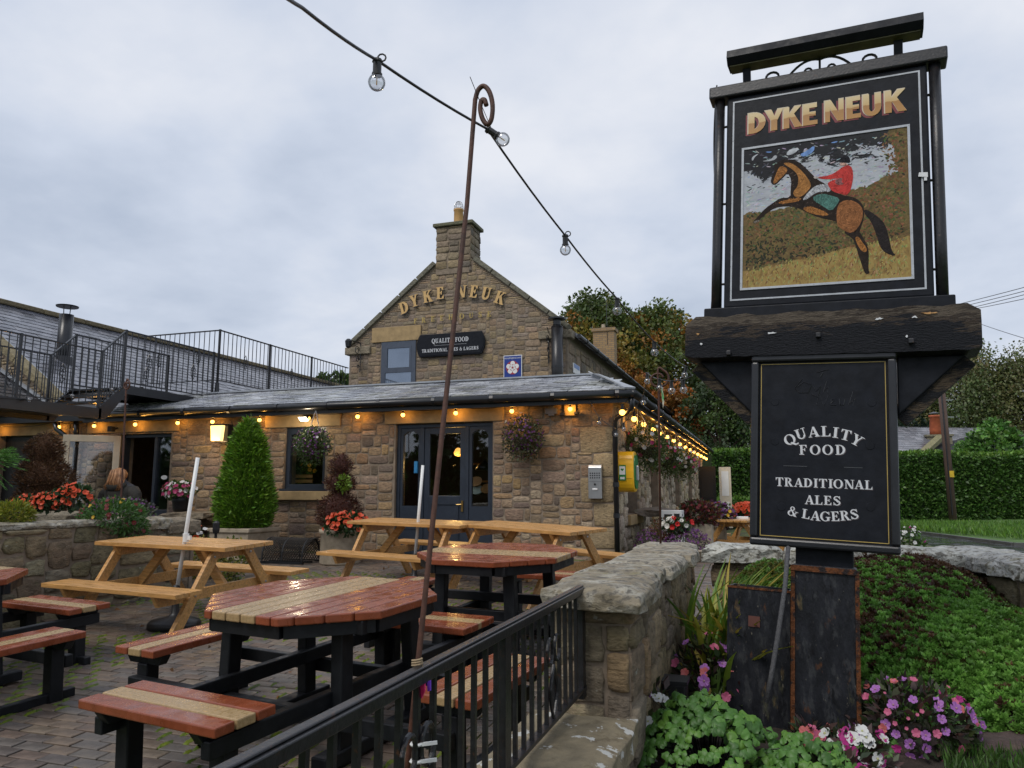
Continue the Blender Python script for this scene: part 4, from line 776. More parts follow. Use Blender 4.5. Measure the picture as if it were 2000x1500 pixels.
# painting ground: sky with bare black patches, hedge, stubble (flat print)
def paint_mat():
    m = bpy.data.materials.new('painted_picture'); m.use_nodes = True; t = m.node_tree; N = t.nodes; K_ = t.links.new; b = N['Principled BSDF']; b.inputs['Roughness'].default_value = .6; b.inputs['Specular IOR Level'].default_value = .2
    at = N.new('ShaderNodeAttribute'); at.attribute_name = 'tint'; sx = N.new('ShaderNodeSeparateColor'); K_(at.outputs['Color'], sx.inputs[0])
    cb = N.new('ShaderNodeCombineXYZ'); K_(sx.outputs[0], cb.inputs[0]); K_(sx.outputs[1], cb.inputs[1])
    def nz(sc, det=6, ro=.6, dist=.6, st=(1, 1, 1)):
        mp = N.new('ShaderNodeMapping'); mp.inputs['Scale'].default_value = st; K_(cb.outputs[0], mp.inputs[0]); n = N.new('ShaderNodeTexNoise'); n.inputs['Scale'].default_value = sc; n.inputs['Detail'].default_value = det; n.inputs['Roughness'].default_value = ro; n.inputs['Distortion'].default_value = dist; K_(mp.outputs[0], n.inputs['Vector']); return n.outputs['Fac']
    def ramp(f, *st):
        r = N.new('ShaderNodeValToRGB'); e = r.color_ramp.elements
        while len(e) < len(st): e.new(.5)
        for q, (p, c) in zip(e, st): q.position = p; q.color = tuple(c) + (1,)
        K_(f, r.inputs[0]); return r.outputs[0]
    def mixc(f, a, c): x = N.new('ShaderNodeMix'); x.data_type = 'RGBA'; K_(f, x.inputs['Factor']); K_(a, x.inputs[6]); K_(c, x.inputs[7]); return x.outputs[2]
    def mth(op, a, c): x = N.new('ShaderNodeMath'); x.operation = op; [K_(q, x.inputs[i]) if hasattr(q, 'links') else setattr(x.inputs[i], 'default_value', q) for i, q in enumerate((a, c))]; return x.outputs[0]
    u, v = sx.outputs[0], sx.outputs[1]
    skyc = ramp(nz(9, 7, .7, .8, (1, 2.2, 1)), (.3, (.30, .32, .36)), (.6, (.44, .46, .50)), (.75, (.12, .24, .5)))
    bare = mth('ADD', nz(4.5, 8, .72, 1.0, (1, 1.6, 1)), mth('MULTIPLY', mth('SUBTRACT', v, .80), 1.2)); bare = mth('SUBTRACT', bare, mth('MULTIPLY', u, .16))
    skyc = mixc(mth('GREATER_THAN', bare, .47), skyc, ramp(u, (0, (.012, .012, .016)), (1, (.02, .022, .025))))
    hedge = mixc(mth('MULTIPLY', nz(3.2, 3), 1.05), ramp(nz(17, 8, .75, 2.2), (.28, (.014, .022, .012)), (.42, (.05, .06, .022)), (.52, (.10, .11, .03)), (.62, (.17, .16, .05)), (.75, (.06, .11, .06))), ramp(nz(14, 8, .75, 2.2, (1.3, 1, 1)), (.28, (.03, .02, .012)), (.42, (.11, .065, .028)), (.52, (.19, .085, .04)), (.62, (.24, .13, .06)), (.75, (.10, .085, .03))))
    grass = ramp(nz(13, 8, .7, 1.2, (2, 1, 1)), (.3, (.13, .075, .03)), (.5, (.30, .20, .065)), (.65, (.34, .27, .09)), (.8, (.22, .26, .10)))
    edge = mth('MULTIPLY', mth('SUBTRACT', nz(11), .5), .09)
    hl = mth('ADD', mth('ADD', .53, mth('MULTIPLY', mth('MULTIPLY', mth('SUBTRACT', u, .15), mth('SUBTRACT', u, .15)), .28)), edge)
    gl_ = mth('ADD', mth('ADD', .115, mth('MULTIPLY', u, .15)), edge)
    tree = mth('GREATER_THAN', mth('ADD', u, mth('ADD', mth('MULTIPLY', edge, 2.2), mth('MULTIPLY', v, .12))), 1.02)
    c = mixc(mth('GREATER_THAN', v, hl), hedge, skyc); c = mixc(tree, c, hedge); c = mixc(mth('LESS_THAN', v, gl_), c, grass); c = mixc(mth('MULTIPLY', mth('GREATER_THAN', v, gl_), mth('LESS_THAN', v, 0)), c, grass)
    K_(c, b.inputs['Base Color']); bp = N.new('ShaderNodeBump'); bp.inputs['Strength'].default_value = .4; bp.inputs['Distance'].default_value = .004; K_(nz(40, 6), bp.inputs['Height']); K_(bp.outputs[0], b.inputs['Normal']); return m
pm = MB(); pm.v = [tuple(sp_(pu0, pv0, .031)), tuple(sp_(pu1, pv0, .031)), tuple(sp_(pu1, pv1, .031)), tuple(sp_(pu0, pv1, .031))] + [tuple(sp_(a, b, .0303)) for a, b in ((pu0, pv0), (pu1, pv0), (pu1, pv1), (pu0, pv1))]; pm.f = [(0, 1, 2, 3), (4, 7, 6, 5), (0, 4, 5, 1), (1, 5, 6, 2), (2, 6, 7, 3), (3, 7, 4, 0)]; pm.c = [(0, 0, 0), (1, 0, 0), (1, 1, 0), (0, 1, 0.001)] * 2
picture = pm.build('picture', paint_mat(), ps)
FIG = []
def paint(name, pts, col, lvl, zoomB=False, rough=.5, var=.25, vs=40):
    q = [onsign(1430 + a / 5.263, (380 if zoomB else 150) + b / 5.263, .032) for a, b in pts]
    # smooth the outline once
    k = len(q); s_ = []
    for i in range(k):
        p, r_ = q[i], q[(i + 1) % k]; s_ += [(p[0] * .75 + r_[0] * .25, p[1] * .75 + r_[1] * .25), (p[0] * .25 + r_[0] * .75, p[1] * .25 + r_[1] * .75)]
    FIG.append((name, s_, col, lvl)) if name != 'painted_cloud' else None
    MB().prism(s_, SO, SU, SV, SN, .0312, .0314 + lvl * .0003).build(name, mat('paint_' + name, col, .65, var * 1.5, vs * .6, .6, 70, bdist=.003, spec=.12), picture)
DKB = (.022, .015, .012); CH = (.30, .125, .035)
paint('painted_body', [(400, 1090), (395, 1060), (440, 960), (430, 910), (450, 890), (560, 850), (640, 850), (720, 900), (800, 980), (880, 1060), (960, 1100), (1020, 1160), (1120, 1215), (1250, 1235), (1330, 1290), (1360, 1370), (1350, 1470), (1320, 1560), (1310, 1600), (1180, 1590), (1090, 1520), (1060, 1480), (900, 1450), (780, 1400), (660, 1340), (560, 1330), (440, 1345), (330, 1420), (250, 1500), (205, 1502), (235, 1470), (340, 1350), (430, 1290), (490, 1245), (600, 1240), (600, 1160), (610, 1060), (570, 985), (500, 1060), (455, 1105), (420, 1112)], DKB, 1)
paint('painted_head', [(420, 1080), (470, 950), (500, 915), (560, 935), (570, 970), (500, 1040), (455, 1085), (430, 1100)], CH, 2)
paint('painted_neck', [(520, 885), (600, 880), (690, 940), (770, 1030), (815, 1110), (790, 1160), (720, 1230), (650, 1240), (620, 1190), (680, 1120), (680, 1010), (620, 950), (560, 915)], (.33, .15, .045), 2)
paint('painted_foreleg', [(470, 1290), (560, 1265), (660, 1250), (720, 1245), (680, 1280), (560, 1300), (490, 1305)], CH, 2)
paint('painted_belly', [(720, 1350), (800, 1330), (900, 1360), (1000, 1415), (960, 1430), (850, 1415), (770, 1390)], CH, 2)
paint('painted_haunch', [(1080, 320), (1070, 200), (1090, 100), (1150, 55), (1250, 60), (1330, 120), (1350, 200), (1320, 300), (1260, 380), (1200, 395), (1120, 350)], (.26, .105, .04), 2, True)
paint('painted_hindleg', [(1130, 380), (1240, 360), (1310, 380), (1340, 430), (1400, 540), (1405, 640), (1400, 770), (1415, 810), (1370, 820), (1340, 750), (1300, 620), (1260, 500), (1240, 450)], DKB, 1, True)
paint('painted_gaskin', [(1260, 440), (1300, 430), (1330, 480), (1390, 560), (1375, 595), (1330, 580), (1290, 520)], CH, 2, True)
paint('painted_tail', [(1350, 150), (1420, 170), (1540, 260), (1590, 350), (1620, 480), (1640, 580), (1690, 635), (1580, 605), (1520, 540), (1480, 400), (1420, 260), (1370, 215)], (.02, .016, .016), 2, True)
paint('painted_saddlecloth', [(810, 1250), (900, 1200), (1000, 1215), (1110, 1250), (1080, 1310), (1020, 1385), (930, 1330)], (.07, .17, .145), 3)
paint('painted_breeches', [(715, 1275), (770, 1200), (850, 1120), (930, 1105), (990, 1115), (1020, 1180), (940, 1175), (860, 1190), (790, 1245)], (.38, .39, .42), 3)
paint('painted_coat', [(880, 1030), (1000, 1015), (1080, 970), (1150, 915), (1220, 910), (1245, 980), (1240, 1080), (1200, 1215), (1120, 1205), (1030, 1180), (980, 1110), (990, 1080), (1100, 1040), (980, 1055), (890, 1045)], (.48, .045, .04), 4)
paint('painted_sleeve_shade', [(1060, 1050), (1140, 1035), (1120, 1070), (1150, 1110), (1060, 1110)], (.24, .10, .10), 5)
paint('painted_face', [(1105, 885), (1170, 885), (1200, 905), (1140, 915), (1110, 910)], (.45, .27, .22), 5)
paint('painted_hat', [(1090, 880), (1110, 840), (1160, 808), (1205, 820), (1220, 885), (1150, 880)], (.015, .015, .02), 6)
paint('painted_hand', [(830, 1030), (880, 1022), (890, 1042), (850, 1050)], (.45, .40, .38), 5)
paint('painted_mane', [(450, 885), (520, 850), (620, 850), (700, 890), (760, 970), (830, 1060), (800, 1040), (720, 950), (640, 885), (560, 870)], DKB, 3)
paint('painted_hoof', [(205, 290), (250, 262), (285, 262), (270, 285)], (.15, .13, .11), 2, True)
for i, (pts, c) in enumerate([([(330, 770), (420, 765), (380, 785)], 0), ([(690, 800), (760, 765), (850, 700), (840, 770), (740, 825)], 0), ([(1000, 680), (1090, 655), (1070, 680)], 0), ([(560, 780), (600, 740), (700, 725), (640, 790), (560, 810)], 1), ([(200, 860), (205, 820), (280, 785), (230, 825), (215, 860)], 1), ([(290, 870), (400, 850), (440, 800), (470, 820), (420, 865)], 1)]):
    paint('painted_cloud', pts, ((.16, .28, .56), (.42, .44, .47))[c], 1)
# brushwork: dabs of paint over the ground and the figures
BW = MB(); PAL = dict(sky=[(.42, .44, .48), (.34, .36, .40), (.48, .50, .53), (.28, .30, .34)], bare=[(.012, .012, .016), (.02, .02, .024), (.10, .11, .13)], hedge=[(.05, .065, .022), (.09, .10, .03), (.14, .12, .04), (.18, .10, .045), (.03, .035, .018), (.07, .11, .045), (.20, .13, .06), (.11, .06, .03)], red=[(.20, .085, .045), (.16, .07, .035), (.24, .13, .06), (.08, .07, .03)], dark=[(.02, .026, .016), (.035, .04, .02), (.06, .04, .02)], grass=[(.34, .26, .09), (.28, .18, .06), (.22, .24, .09), (.38, .30, .12), (.18, .10, .04)])
def dab(u, v, a, l, w_, c, n):
    BW.col = c; cu, su = math.cos(a), math.sin(a); p = [(-1, 0), (-.6, -.8), (.5, -1), (1, -.1), (.6, .9), (-.5, 1)]; BW.add([sp_(u + (x * cu * l - y * su * w_), v + (x * su * l + y * cu * w_), n) for x, y in p], [tuple(range(6))])
pr = random.Random(4); PW, PH = pu1 - pu0, pv1 - pv0
for i in range(3600):
    x, y = pr.random(), pr.random(); hl_ = .53 + .28 * (x - .15) ** 2; gl2 = .115 + .15 * x
    if y > hl_ and x + .12 * y < .98:
        if pr.random() < .55: continue
        c = pr.choice(PAL['sky']) if (y < .80 - .1 * (x < .35) or pr.random() < .3) else pr.choice(PAL['bare']); a, l, w_ = pr.gauss(.1, .4), pr.uniform(.006, .02), pr.uniform(.002, .004)
    elif y < gl2: c = pr.choice(PAL['grass']); a, l, w_ = pr.gauss(1.4, .4), pr.uniform(.006, .014), pr.uniform(.002, .004)
    else: k = 'red' if (x > .62 and pr.random() < .6) else ('dark' if (x < .28 and y < .32 and pr.random() < .75) or (y < gl2 + .07 and pr.random() < .7) else 'hedge'); c = pr.choice(PAL[k]); a, l, w_ = pr.uniform(0, 3.14), pr.uniform(.006, .015), pr.uniform(.003, .006)
    m_ = .022; uu, vv_ = pu0 + m_ + x * (PW - 2 * m_), pv0 + m_ + y * (PH - 2 * m_); dab(uu, vv_, a, l, w_, tuple(q * pr.uniform(.75, 1.2) for q in c), .03115 + i * 2e-8)
for nm, poly_, col_, lvl_ in FIG:
    us_ = [p[0] for p in poly_]; vs_ = [p[1] for p in poly_]; k = 0
    def inside(x, y):
        r_ = False
        for i in range(len(poly_)):
            (x1, y1), (x2, y2) = poly_[i], poly_[i - 1]
            if (y1 > y) != (y2 > y) and x < (x2 - x1) * (y - y1) / (y2 - y1) + x1: r_ = not r_
        return r_
    ar_ = (max(us_) - min(us_)) * (max(vs_) - min(vs_)); N_ = int(min(420, ar_ * 30000)); cu_p = (sum(us_) / len(us_), sum(vs_) / len(vs_))
    for i in range(N_):
        x, y = pr.uniform(min(us_), max(us_)), pr.uniform(min(vs_), max(vs_))
        if not inside(x, y) or not inside(x + .006, y) or not inside(x - .006, y): continue
        lit = pr.choice((.55, .7, .85, 1.25, 1.5)) if nm != 'painted_body' else pr.choice((.6, 1.5, 3.5, 5)); c = tuple(min(.6, q * lit) for q in col_)
        dab(x, y, math.atan2(y - cu_p[1], x - cu_p[0]) + 1.57 + pr.gauss(0, .3), pr.uniform(.004, .012), pr.uniform(.0012, .0025), c, .0314 + lvl_ * .0003 + .00008 + i * 1e-8)
BW.build('brushwork', mat('brush_paint', (.2, .15, .1), .6, .2, 60, .3, 120, tint=True, spec=.15), picture)['kind'] = 'stuff'
# title letters: gold, pale above and deep below, red shade
def goldgrad():
    m = mat('gold_leaf_letters', (.5, .3, .1), .35, .1, 30); t = m.node_tree; N = t.nodes; at = N.new('ShaderNodeAttribute'); at.attribute_name = 'tint'; s_ = N.new('ShaderNodeSeparateColor'); r = N.new('ShaderNodeValToRGB'); tcn = N.new('ShaderNodeTexCoord'); nz = N.new('ShaderNodeTexNoise'); nz.inputs['Scale'].default_value = 30; md = N.new('ShaderNodeMath'); md.operation = 'MULTIPLY_ADD'; md.inputs[1].default_value = .12
    t.links.new(tcn.outputs['Object'], nz.inputs['Vector']); t.links.new(nz.outputs['Fac'], md.inputs[0]); t.links.new(at.outputs['Color'], s_.inputs[0]); t.links.new(s_.outputs[0], md.inputs[2]); t.links.new(md.outputs[0], r.inputs[0])
    e = r.color_ramp.elements; e[0].position = .05; e[0].color = (.42, .21, .05, 1); e[1].position = .95; e[1].color = (.62, .48, .26, 1); a = e.new(.53); a.color = (.36, .17, .04, 1); b = e.new(.56); b.color = (.55, .37, .15, 1)
    t.links.new(r.outputs[0], N['Principled BSDF'].inputs['Base Color']); return m
GG = goldgrad(); RS = mat('red_letter_shade', (.16, .012, .018), .5); WH = mat('cream_letter_edge', (.55, .47, .36), .5)
def zt(a, b): return onsign(1430 + a / 5.263, 150 + b / 5.263, .03)
tl = [('D', 160, 345, 350, 610), ('Y', 330, 525, 320, 580), ('K', 520, 715, 290, 540), ('E', 720, 875, 255, 510), ('N', 945, 1145, 215, 470), ('E', 1165, 1320, 180, 440), ('U', 1335, 1530, 150, 405), ('K', 1560, 1785, 110, 375)]
us = [zt(a, (t + b) / 2)[0] for _, a, _, t, b in tl]; ue = [zt(a, (t + b) / 2)[0] for _, _, a, t, b in tl]; vm = np.mean([zt((a + c) / 2, (t + b) / 2)[1] for _, a, c, t, b in tl]); hh = .148
for (c, *_), a, b in zip(tl, us, ue):
    w_ = BOLD[c][0]; h_ = hh; kx = (b - a) / (w_ * h_); o = sp_((a + b) / 2, vm, .0302)
    m1 = MB(); glyph(m1, c, BOLD, o - SU * .012 - SV * .012, SU, SV, SN, h_, 0, .0006, wx=kx); m1.build('letter_shade', RS, ps)
    m2 = MB(); glyph(m2, c, BOLD, o, SU, SV, SN, h_ * 1.03, 0, .0022, wx=kx); m2.build('letter_edge', WH, ps)
    m3 = MB(); glyph(m3, c, BOLD, o + SU * .003 - SV * .003, SU, SV, SN, h_ * .985, 0, .0038, wx=kx * .97)
    m3.c = [(float(np.clip((np.dot(np.array(p) - o, SV) / h_) + .5, .001, .999)), .5, .5) for p in m3.v]; m3.build('letter', GG, ps)
# frame round the board: posts, cap, sill, lamp trough, scrolls
for u in (-.635, .632): MB().tube([sp_(u, 1.09), sp_(u, 1.5), sp_(u, 2.0), sp_(u, 2.60)], .033, 12).build('side_post', M['rotten'] if False else M['iron'], ps, smooth=True)
for s, u in ((-1, -.605), (1, .61)):
    for v in (1.3, 1.85, 2.4): MB().tube([sp_(u - .02, v), sp_(u + .02, v)], .008, 6).build('fixing_pin', M['iron'], ps)
sbox(MB(), -.70, .70, 2.59, 2.675, -.07, .06).build('cap_rail', M['iron'], ps, bev=.01); sbox(MB(), -.70, .69, 1.05, 1.125, -.08, .07).build('sill_rail', M['panel'], ps, bev=.008)
def trough(): m_ = MB(); m_.prism([(-.02, 2.80), (.10, 2.785), (.14, 2.82), (.13, 2.875), (.02, 2.885), (-.03, 2.85)], SO - SU * .575, SN, SV, SU, 0, 1.15); return m_
trough().build('lamp_trough', M['panel'], ps); sbox(MB(), -.56, .56, 2.779, 2.786, .0, .095).build('lamp_cover', mat('mossy_lamp_glass', (.09, .085, .03), .5, .4, 12), ps)
for u in (-.46, .44): MB().bar(sp_(u, 2.67, 0), sp_(u, 2.81, .04), .05, .02, SN).build('lamp_arm', M['panel'], ps)
for s in (-1, 1):
    m_ = MB()
    m_.tube([sp_(-.01 + s * t * .26, 2.68 + .10 * (1 - (2 * t - .35) ** 2 * .75), 0) for t in np.linspace(0, 1, 12)], .008, 6)
    m_.tube([sp_(-.01 + s * (.29 + .04 * math.cos(a)), 2.705 + .035 * math.sin(a), 0) for a in np.linspace(-1.2, 4.2, 12)], .008, 6); m_.tube([sp_(-.01 + s * (.07 + .022 * math.cos(a)), 2.70 + .022 * math.sin(a), 0) for a in np.linspace(-1.5, 3.5, 9)], .007, 6); m_.build('scroll', M['iron'], ps)
MB().tube([sp_(-.01, 2.67), sp_(-.01, 2.79)], .008, 6).build('scroll_stem', M['iron'], ps)
# hanging panel below
pn = sbox(MB(), -.40, .385, -.33, .80, .03, .09).build('lower_board', M['panel'], ps, bev=.01)
def moulding(): m_ = outline(-.40, .385, -.33, .80, .045, .0905, .118); return m_
moulding().build('board_frame', M['black'], pn, bev=.012); outline(-.345, .33, -.275, .745, .004, .0905, .0925).build('gold_line', M['dullgold'], pn)
def zq(a, b): return onsign(1490 + a / 7.14, 820 + b / 7.14, .09)
shade_m = mat('letter_grey_shade', (.10, .08, .085), .5)
def pl_(c, a, b, h, r=0, wx=1.0):
    u, v = zq(a, b)
    m1 = MB(); glyph(m1, c, SERIF, sp_(u + .004, v - .004, .0905), SU, SV, SN, h, r, .0008, wx=wx); lo = m1.build('letter_shade', shade_m, pn)
    m2 = MB(); glyph(m2, c, SERIF, sp_(u, v, .0905), SU, SV, SN, h, r, .0028, wx=wx); m2.build('letter', M['offwhite'], pn)
for c, a, b, r in (('Q', 375, 275, 24), ('U', 530, 195, 16), ('A', 710, 168, 5), ('L', 878, 160, -1), ('I', 1015, 178, -9), ('T', 1155, 212, -17), ('Y', 1310, 285, -33)): pl_(c, a, b, .060, rd(r + 3), 1.15 if c != 'I' else 1.2)
for c, a in (('F', 562), ('O', 728), ('O', 903), ('D', 1083)): pl_(c, a, 418, .056, rd(2), 1.1)
for c, a in zip('TRADITIONAL', (232, 362, 500, 630, 738, 838, 945, 1050, 1205, 1345, 1475)): pl_(c, a, 864 + (a - 232) * .036, .050, 0, 1.08)
for c, a in (('A', 652), ('L', 778), ('E', 905), ('S', 1033)): pl_(c, a, 1115 + (a - 652) * .036, .051, 0, 1.1)
for c, a, b, r in (('&', 422, 1278, -14), ('L', 602, 1312, -8), ('A', 735, 1338, -4), ('G', 872, 1347, 0), ('E', 1010, 1345, 3), ('R', 1147, 1335, 6), ('S', 1275, 1315, 10)): pl_(c, a, b, .053, rd(r + 1), 1.1)
for a0, a1, b in ((285, 615, 640), (1130, 1390, 662)):
    q0, q1 = zq(a0, b), zq(a1, b); sbox(MB(), q0[0], q1[0], q0[1] - .0012, q0[1] + .0012, .0902, .0915).build('worn_rule', mat('worn_line', (.09, .095, .10), .4), pn)
# ghost of older script lettering, black on black
GH = mat('ghost_lettering', (.020, .021, .025), .22)
gs = MB()
def script(pts, w=.0045):
    q = [onsign(1330 + a / 3.333, 560 + b / 3.333, .09) for a, b in pts]; q = [sp_(u, v, .0912) for u, v in q]; gs.tube(q, w / 2, 5)
script([(880, 560), (930, 545), (960, 540)]); script([(905, 590), (925, 560)]); script([(760, 650), (800, 620), (850, 640), (830, 690), (770, 690), (740, 660), (790, 600)]); script([(860, 650), (880, 680), (910, 650), (890, 720), (850, 700)]); script([(925, 690), (950, 610), (930, 680), (960, 650), (955, 690)]); script([(880, 770), (900, 700), (930, 775), (960, 705)]); script([(970, 760), (1000, 740), (980, 730), (975, 770), (1010, 770)]); script([(1030, 730), (1035, 770), (1060, 770), (1070, 730)]); script([(1090, 770), (1120, 680), (1100, 760), (1135, 730), (1120, 775)])
gs.build('ghost_lettering', GH, pn)
for a, b in ((170, 300), (1495, 360), (260, 1215), (1500, 1215), (170, -250), (1520, -240)):
    u, v = zq(a, b); MB().lathe(sp_(u, v, .0902), [(.024, 0), (.022, .002), (.012, .002)], 14, (SU, SV, SN)).build('filled_bolt_hole', M['panel'], pn)
u, v = onsign(1800, 350); MB().prism([(u - .02, v), (u + .03, v - .01), (u + .03, v + .02), (u - .015, v + .025)], SO, SU, SV, SN, .04, .044).prism([(u + .01, v - .03), (u + .025, v - .03), (u + .025, v - .01), (u + .01, v - .01)], SO, SU, SV, SN, .04, .0435).build('cable_clip', M['offwhite'], ps)
# loose cable on the left side post
MB().tube([sp_(-.66 - .012 * math.sin(t * 7), 2.72 - t * 1.62, .0) for t in np.linspace(0, 1, 24)], .005, 5).build('cable', M['plastic'], ps)
cdt = thing('armoured_conduit', 'grey ribbed conduit hose running down the black sign post', 'conduit', sp_(-.27, -1.15))
MB().tube([sp_(*onsign(1540, 1062, .1), .1), sp_(*onsign(1533, 1150, .17), .17), sp_(*onsign(1518, 1250, .22), .22), sp_(*onsign(1508, 1310, .25), .25), sp_(*onsign(1497, 1372, .27), .27)], .0135, 10).build('hose', mat('grey_braid', (.075, .075, .08), .6, .4, 90, .5, 160), cdt, smooth=True)
# black steel trough box beside the post
bx = thing('steel_box', 'open black rusty steel box standing beside the sign post', 'box', sp_(-.35, -1.3, -.08))
def bxo(u0, u1, v0, v1, n0, n1): return sbox(MB(), u0, u1, v0, v1, n0, n1)
B0, B1 = -.535, -.185; zt_ = -.58
for nm, a in (('front_side', (B0, B1, -1.34, zt_, .0, .012)), ('back_side', (B0, B1, -1.34, zt_, -.24, -.228)), ('end_side', (B0, B0 + .012, -1.34, zt_, -.228, 0)), ('end_side', (B1 - .012, B1, -1.34, zt_, -.228, 0))): bxo(*a).build(nm, M['flakepost'], bx)
outline(B0 - .004, B1 + .004, zt_ - .012, zt_ + .003, .001, .0, .014) if False else bxo(B0 - .003, B1 + .003, zt_ - .01, zt_ + .003, .0125, .017).build('rusty_rim', M['rustedge'], bx)
bxo(B0 + .12, B0 + .185, -.80, -.74, .0125, .018).build('rust_plate', mat('bare_rust', (.10, .035, .025), .7), bx)
# ------------------------------------------------------------------ garden walls
def at_d(px, py, d): q = ray(px, py); return CAM + q * (d / np.dot(q, FW))
def slab(name, par, o, a, b, h, m, col, seg=(6, 5), j=.02, bulge=.0):
    # rough coping slab: o corner, a/b edge vectors, thickness h
    o, a, b = V3(*o), V3(*a), V3(*b); na, nb = seg; mb = MB(); mb.col = col
    G = {}
    vs = []
    def idx(i, k, t):
        if (i, k, t) not in G:
            edge = i in (0, na) or k in (0, nb); p = o + a * i / na + b * k / nb
            if edge: p = p + (o + (a + b) / 2 - p) * rng.uniform(-.02, .05) + np.array([rng.uniform(-j, j), rng.uniform(-j, j), 0])
            z = (0 if t == 0 else (h * .45 if t == 1 else h)) + rng.uniform(-j, j) * (.5 if t else .35)
            if t == 2 and edge: z -= h * .22; p = p + (o + (a + b) / 2 - p) * .04
            G[(i, k, t)] = len(vs); vs.append(p + V3(0, 0, z))
        return G[(i, k, t)]
    fs = []
    for i in range(na):
        for k in range(nb):
            fs.append((idx(i, k, 2), idx(i + 1, k, 2), idx(i + 1, k + 1, 2), idx(i, k + 1, 2))); fs.append((idx(i, k, 0), idx(i, k + 1, 0), idx(i + 1, k + 1, 0), idx(i + 1, k, 0)))
    for t in (0, 1):
        for i in range(na): fs += [(idx(i, 0, t), idx(i + 1, 0, t), idx(i + 1, 0, t + 1), idx(i, 0, t + 1)), (idx(i + 1, nb, t), idx(i, nb, t), idx(i, nb, t + 1), idx(i + 1, nb, t + 1))]
        for k in range(nb): fs += [(idx(0, k + 1, t), idx(0, k, t), idx(0, k, t + 1), idx(0, k + 1, t + 1)), (idx(na, k, t), idx(na, k + 1, t), idx(na, k + 1, t + 1), idx(na, k, t + 1))]
    mb.add(vs, fs); return mb.build(name, m, par, smooth=False, bev=.006)
COPC = [(.22, .185, .125), (.26, .22, .155), (.20, .165, .115), (.28, .245, .18)]
w1 = thing('garden_wall', 'lichen covered stone wall with slab coping at the end of the railing', 'wall', (-.8, 5, 0))
MB().box(-.98, -.63, 3.62, 6.75, -.3, .79).build('core', M['mortar'], w1)
BIGS = [(.22, .17, .10), (.27, .20, .12), (.19, .15, .095), (.24, .19, .13), (.30, .21, .11)]
stone_wall(w1, rubble(3.6, 6.75, -.1, .79, [], .06, (4, 10), (2, 5)), (-.63, 0, 0), (0, 1, 0), UZ, (1, 0, 0), M['stone2'], BIGS, proud=.018, joint=.008, sq=9)
stone_wall(w1, rubble(-.98, -.63, .0, .79, [], .06, (4, 7), (2, 4)), (0, 3.62, 0), UX, UZ, NF, M['stone2'], BIGS, proud=.018, joint=.008, sq=9)
stone_wall(w1, rubble(3.6, 6.75, -.1, .79, [], .08, (4, 9), (3, 5)), (-.98, 0, 0), (0, -1, 0), UZ, (-1, 0, 0), M['stone2'], BIGS, 0, proud=.03) if False else None
stone_wall(w1, [(-b, -a, c, d) for a, b, c, d in rubble(3.6, 6.75, -.1, .79, [], .08, (4, 9), (3, 5))], (-.98, 0, 0), (0, -1, 0), UZ, (-1, 0, 0), M['stone2'], BIGS, proud=.02, joint=.01, sq=8)
y = 3.42
for i, l in enumerate((.78, .62, .85, .70, .62)):
    slab('coping_slab', w1, (-1.06 + rng.uniform(-.03, .03), y + (.10 if i == 0 else 0), .805 + rng.uniform(-.01, .01)), (.50 + rng.uniform(-.03, .03), -.1 if i == 0 else 0, 0), (0, l - .015 + (0), 0), .105, M['coping'], rng.choice(COPC), (6, 7), .012); y += l
w2 = thing('low_kerb_wall', 'low stone wall carrying the black railing, with lichen spotted coping', 'wall', (-.8, 2, 0))
MB().box(-1.0, -.64, -.3, 3.55, -.3, .28).build('core', M['mortar'], w2)
stone_wall(w2, rubble(.2, 3.5, -.2, .28, [], .07, (4, 9), (3, 4)), (-.64, 0, 0), (0, 1, 0), UZ, (1, 0, 0), M['stone2'], BIGS, proud=.02, joint=.01, sq=8)
M['spotcop'] = mat('spotted_coping', (.16, .13, .085), .7, .35, 8, .7, 30, tint=True, bdist=.012, spots=[(12, .54, .64, (.10, .075, .04), .7), (7.5, .595, .61, (.46, .46, .43), .95)])
y = 2.62
for l in (.82, .9, .9):
    slab('coping_slab', w2, (-1.05, y - .0, .28), (.50, 0, 0), (0, l - .012, 0), .12, M['spotcop'], (.19, .155, .095), (6, 7), .012); y -= .9
# curved wall behind the flower bed
w3 = thing('bed_back_wall', 'low stone wall with pale coping behind the flower bed and sign', 'wall', (.4, 7.1, 0))
MB().box(-.46, 1.35, 6.98, 7.28, -.3, .73).build('core', M['mortar'], w3)
stone_wall(w3, rubble(-.5, 1.35, 0, .73, [], .07, (4, 9), (3, 4)), (0, 6.98, 0), UX, UZ, NF, M['stone2'], BIGS, proud=.02, joint=.01, sq=8)
x = -.55
for l in (.68, .62, .75): slab('coping_slab', w3, (x, 6.88, .74), (l - .015, 0, 0), (0, .46, 0), .15, M['coping'], (.42, .42, .38), (6, 5), .02); x += l
w4 = thing('bed_side_wall', 'low stone wall with wet slab coping at the right of the flower bed', 'wall', (1.6, 6, 0))
wd = unit((.62, -2.9, 0)); wo_ = V3(1.42, 7.5, 0); wx_ = V3(-wd[1], wd[0], 0)
MB().obox(wo_ + wd * 1.9 + wx_ * .2 + V3(0, 0, .22), wd * 2.0, wx_ * .17, V3(0, 0, .51)).build('core', M['mortar'], w4)
stone_wall(w4, rubble(-.1, 3.9, 0, .73, [], .07, (4, 9), (3, 4)), wo_ + wx_ * .03, wd, UZ, -wx_, M['stone2'], BIGS, proud=.02, joint=.01, sq=8)
t = -.15
for l in (.8, .7, .85, .8, .8): slab('coping_slab', w4, wo_ + wd * t - wx_ * .08 + V3(0, 0, .74), wd * (l - .015), wx_ * .52, .14, M['coping'], (.36, .36, .34), (6, 5), .02); t += l
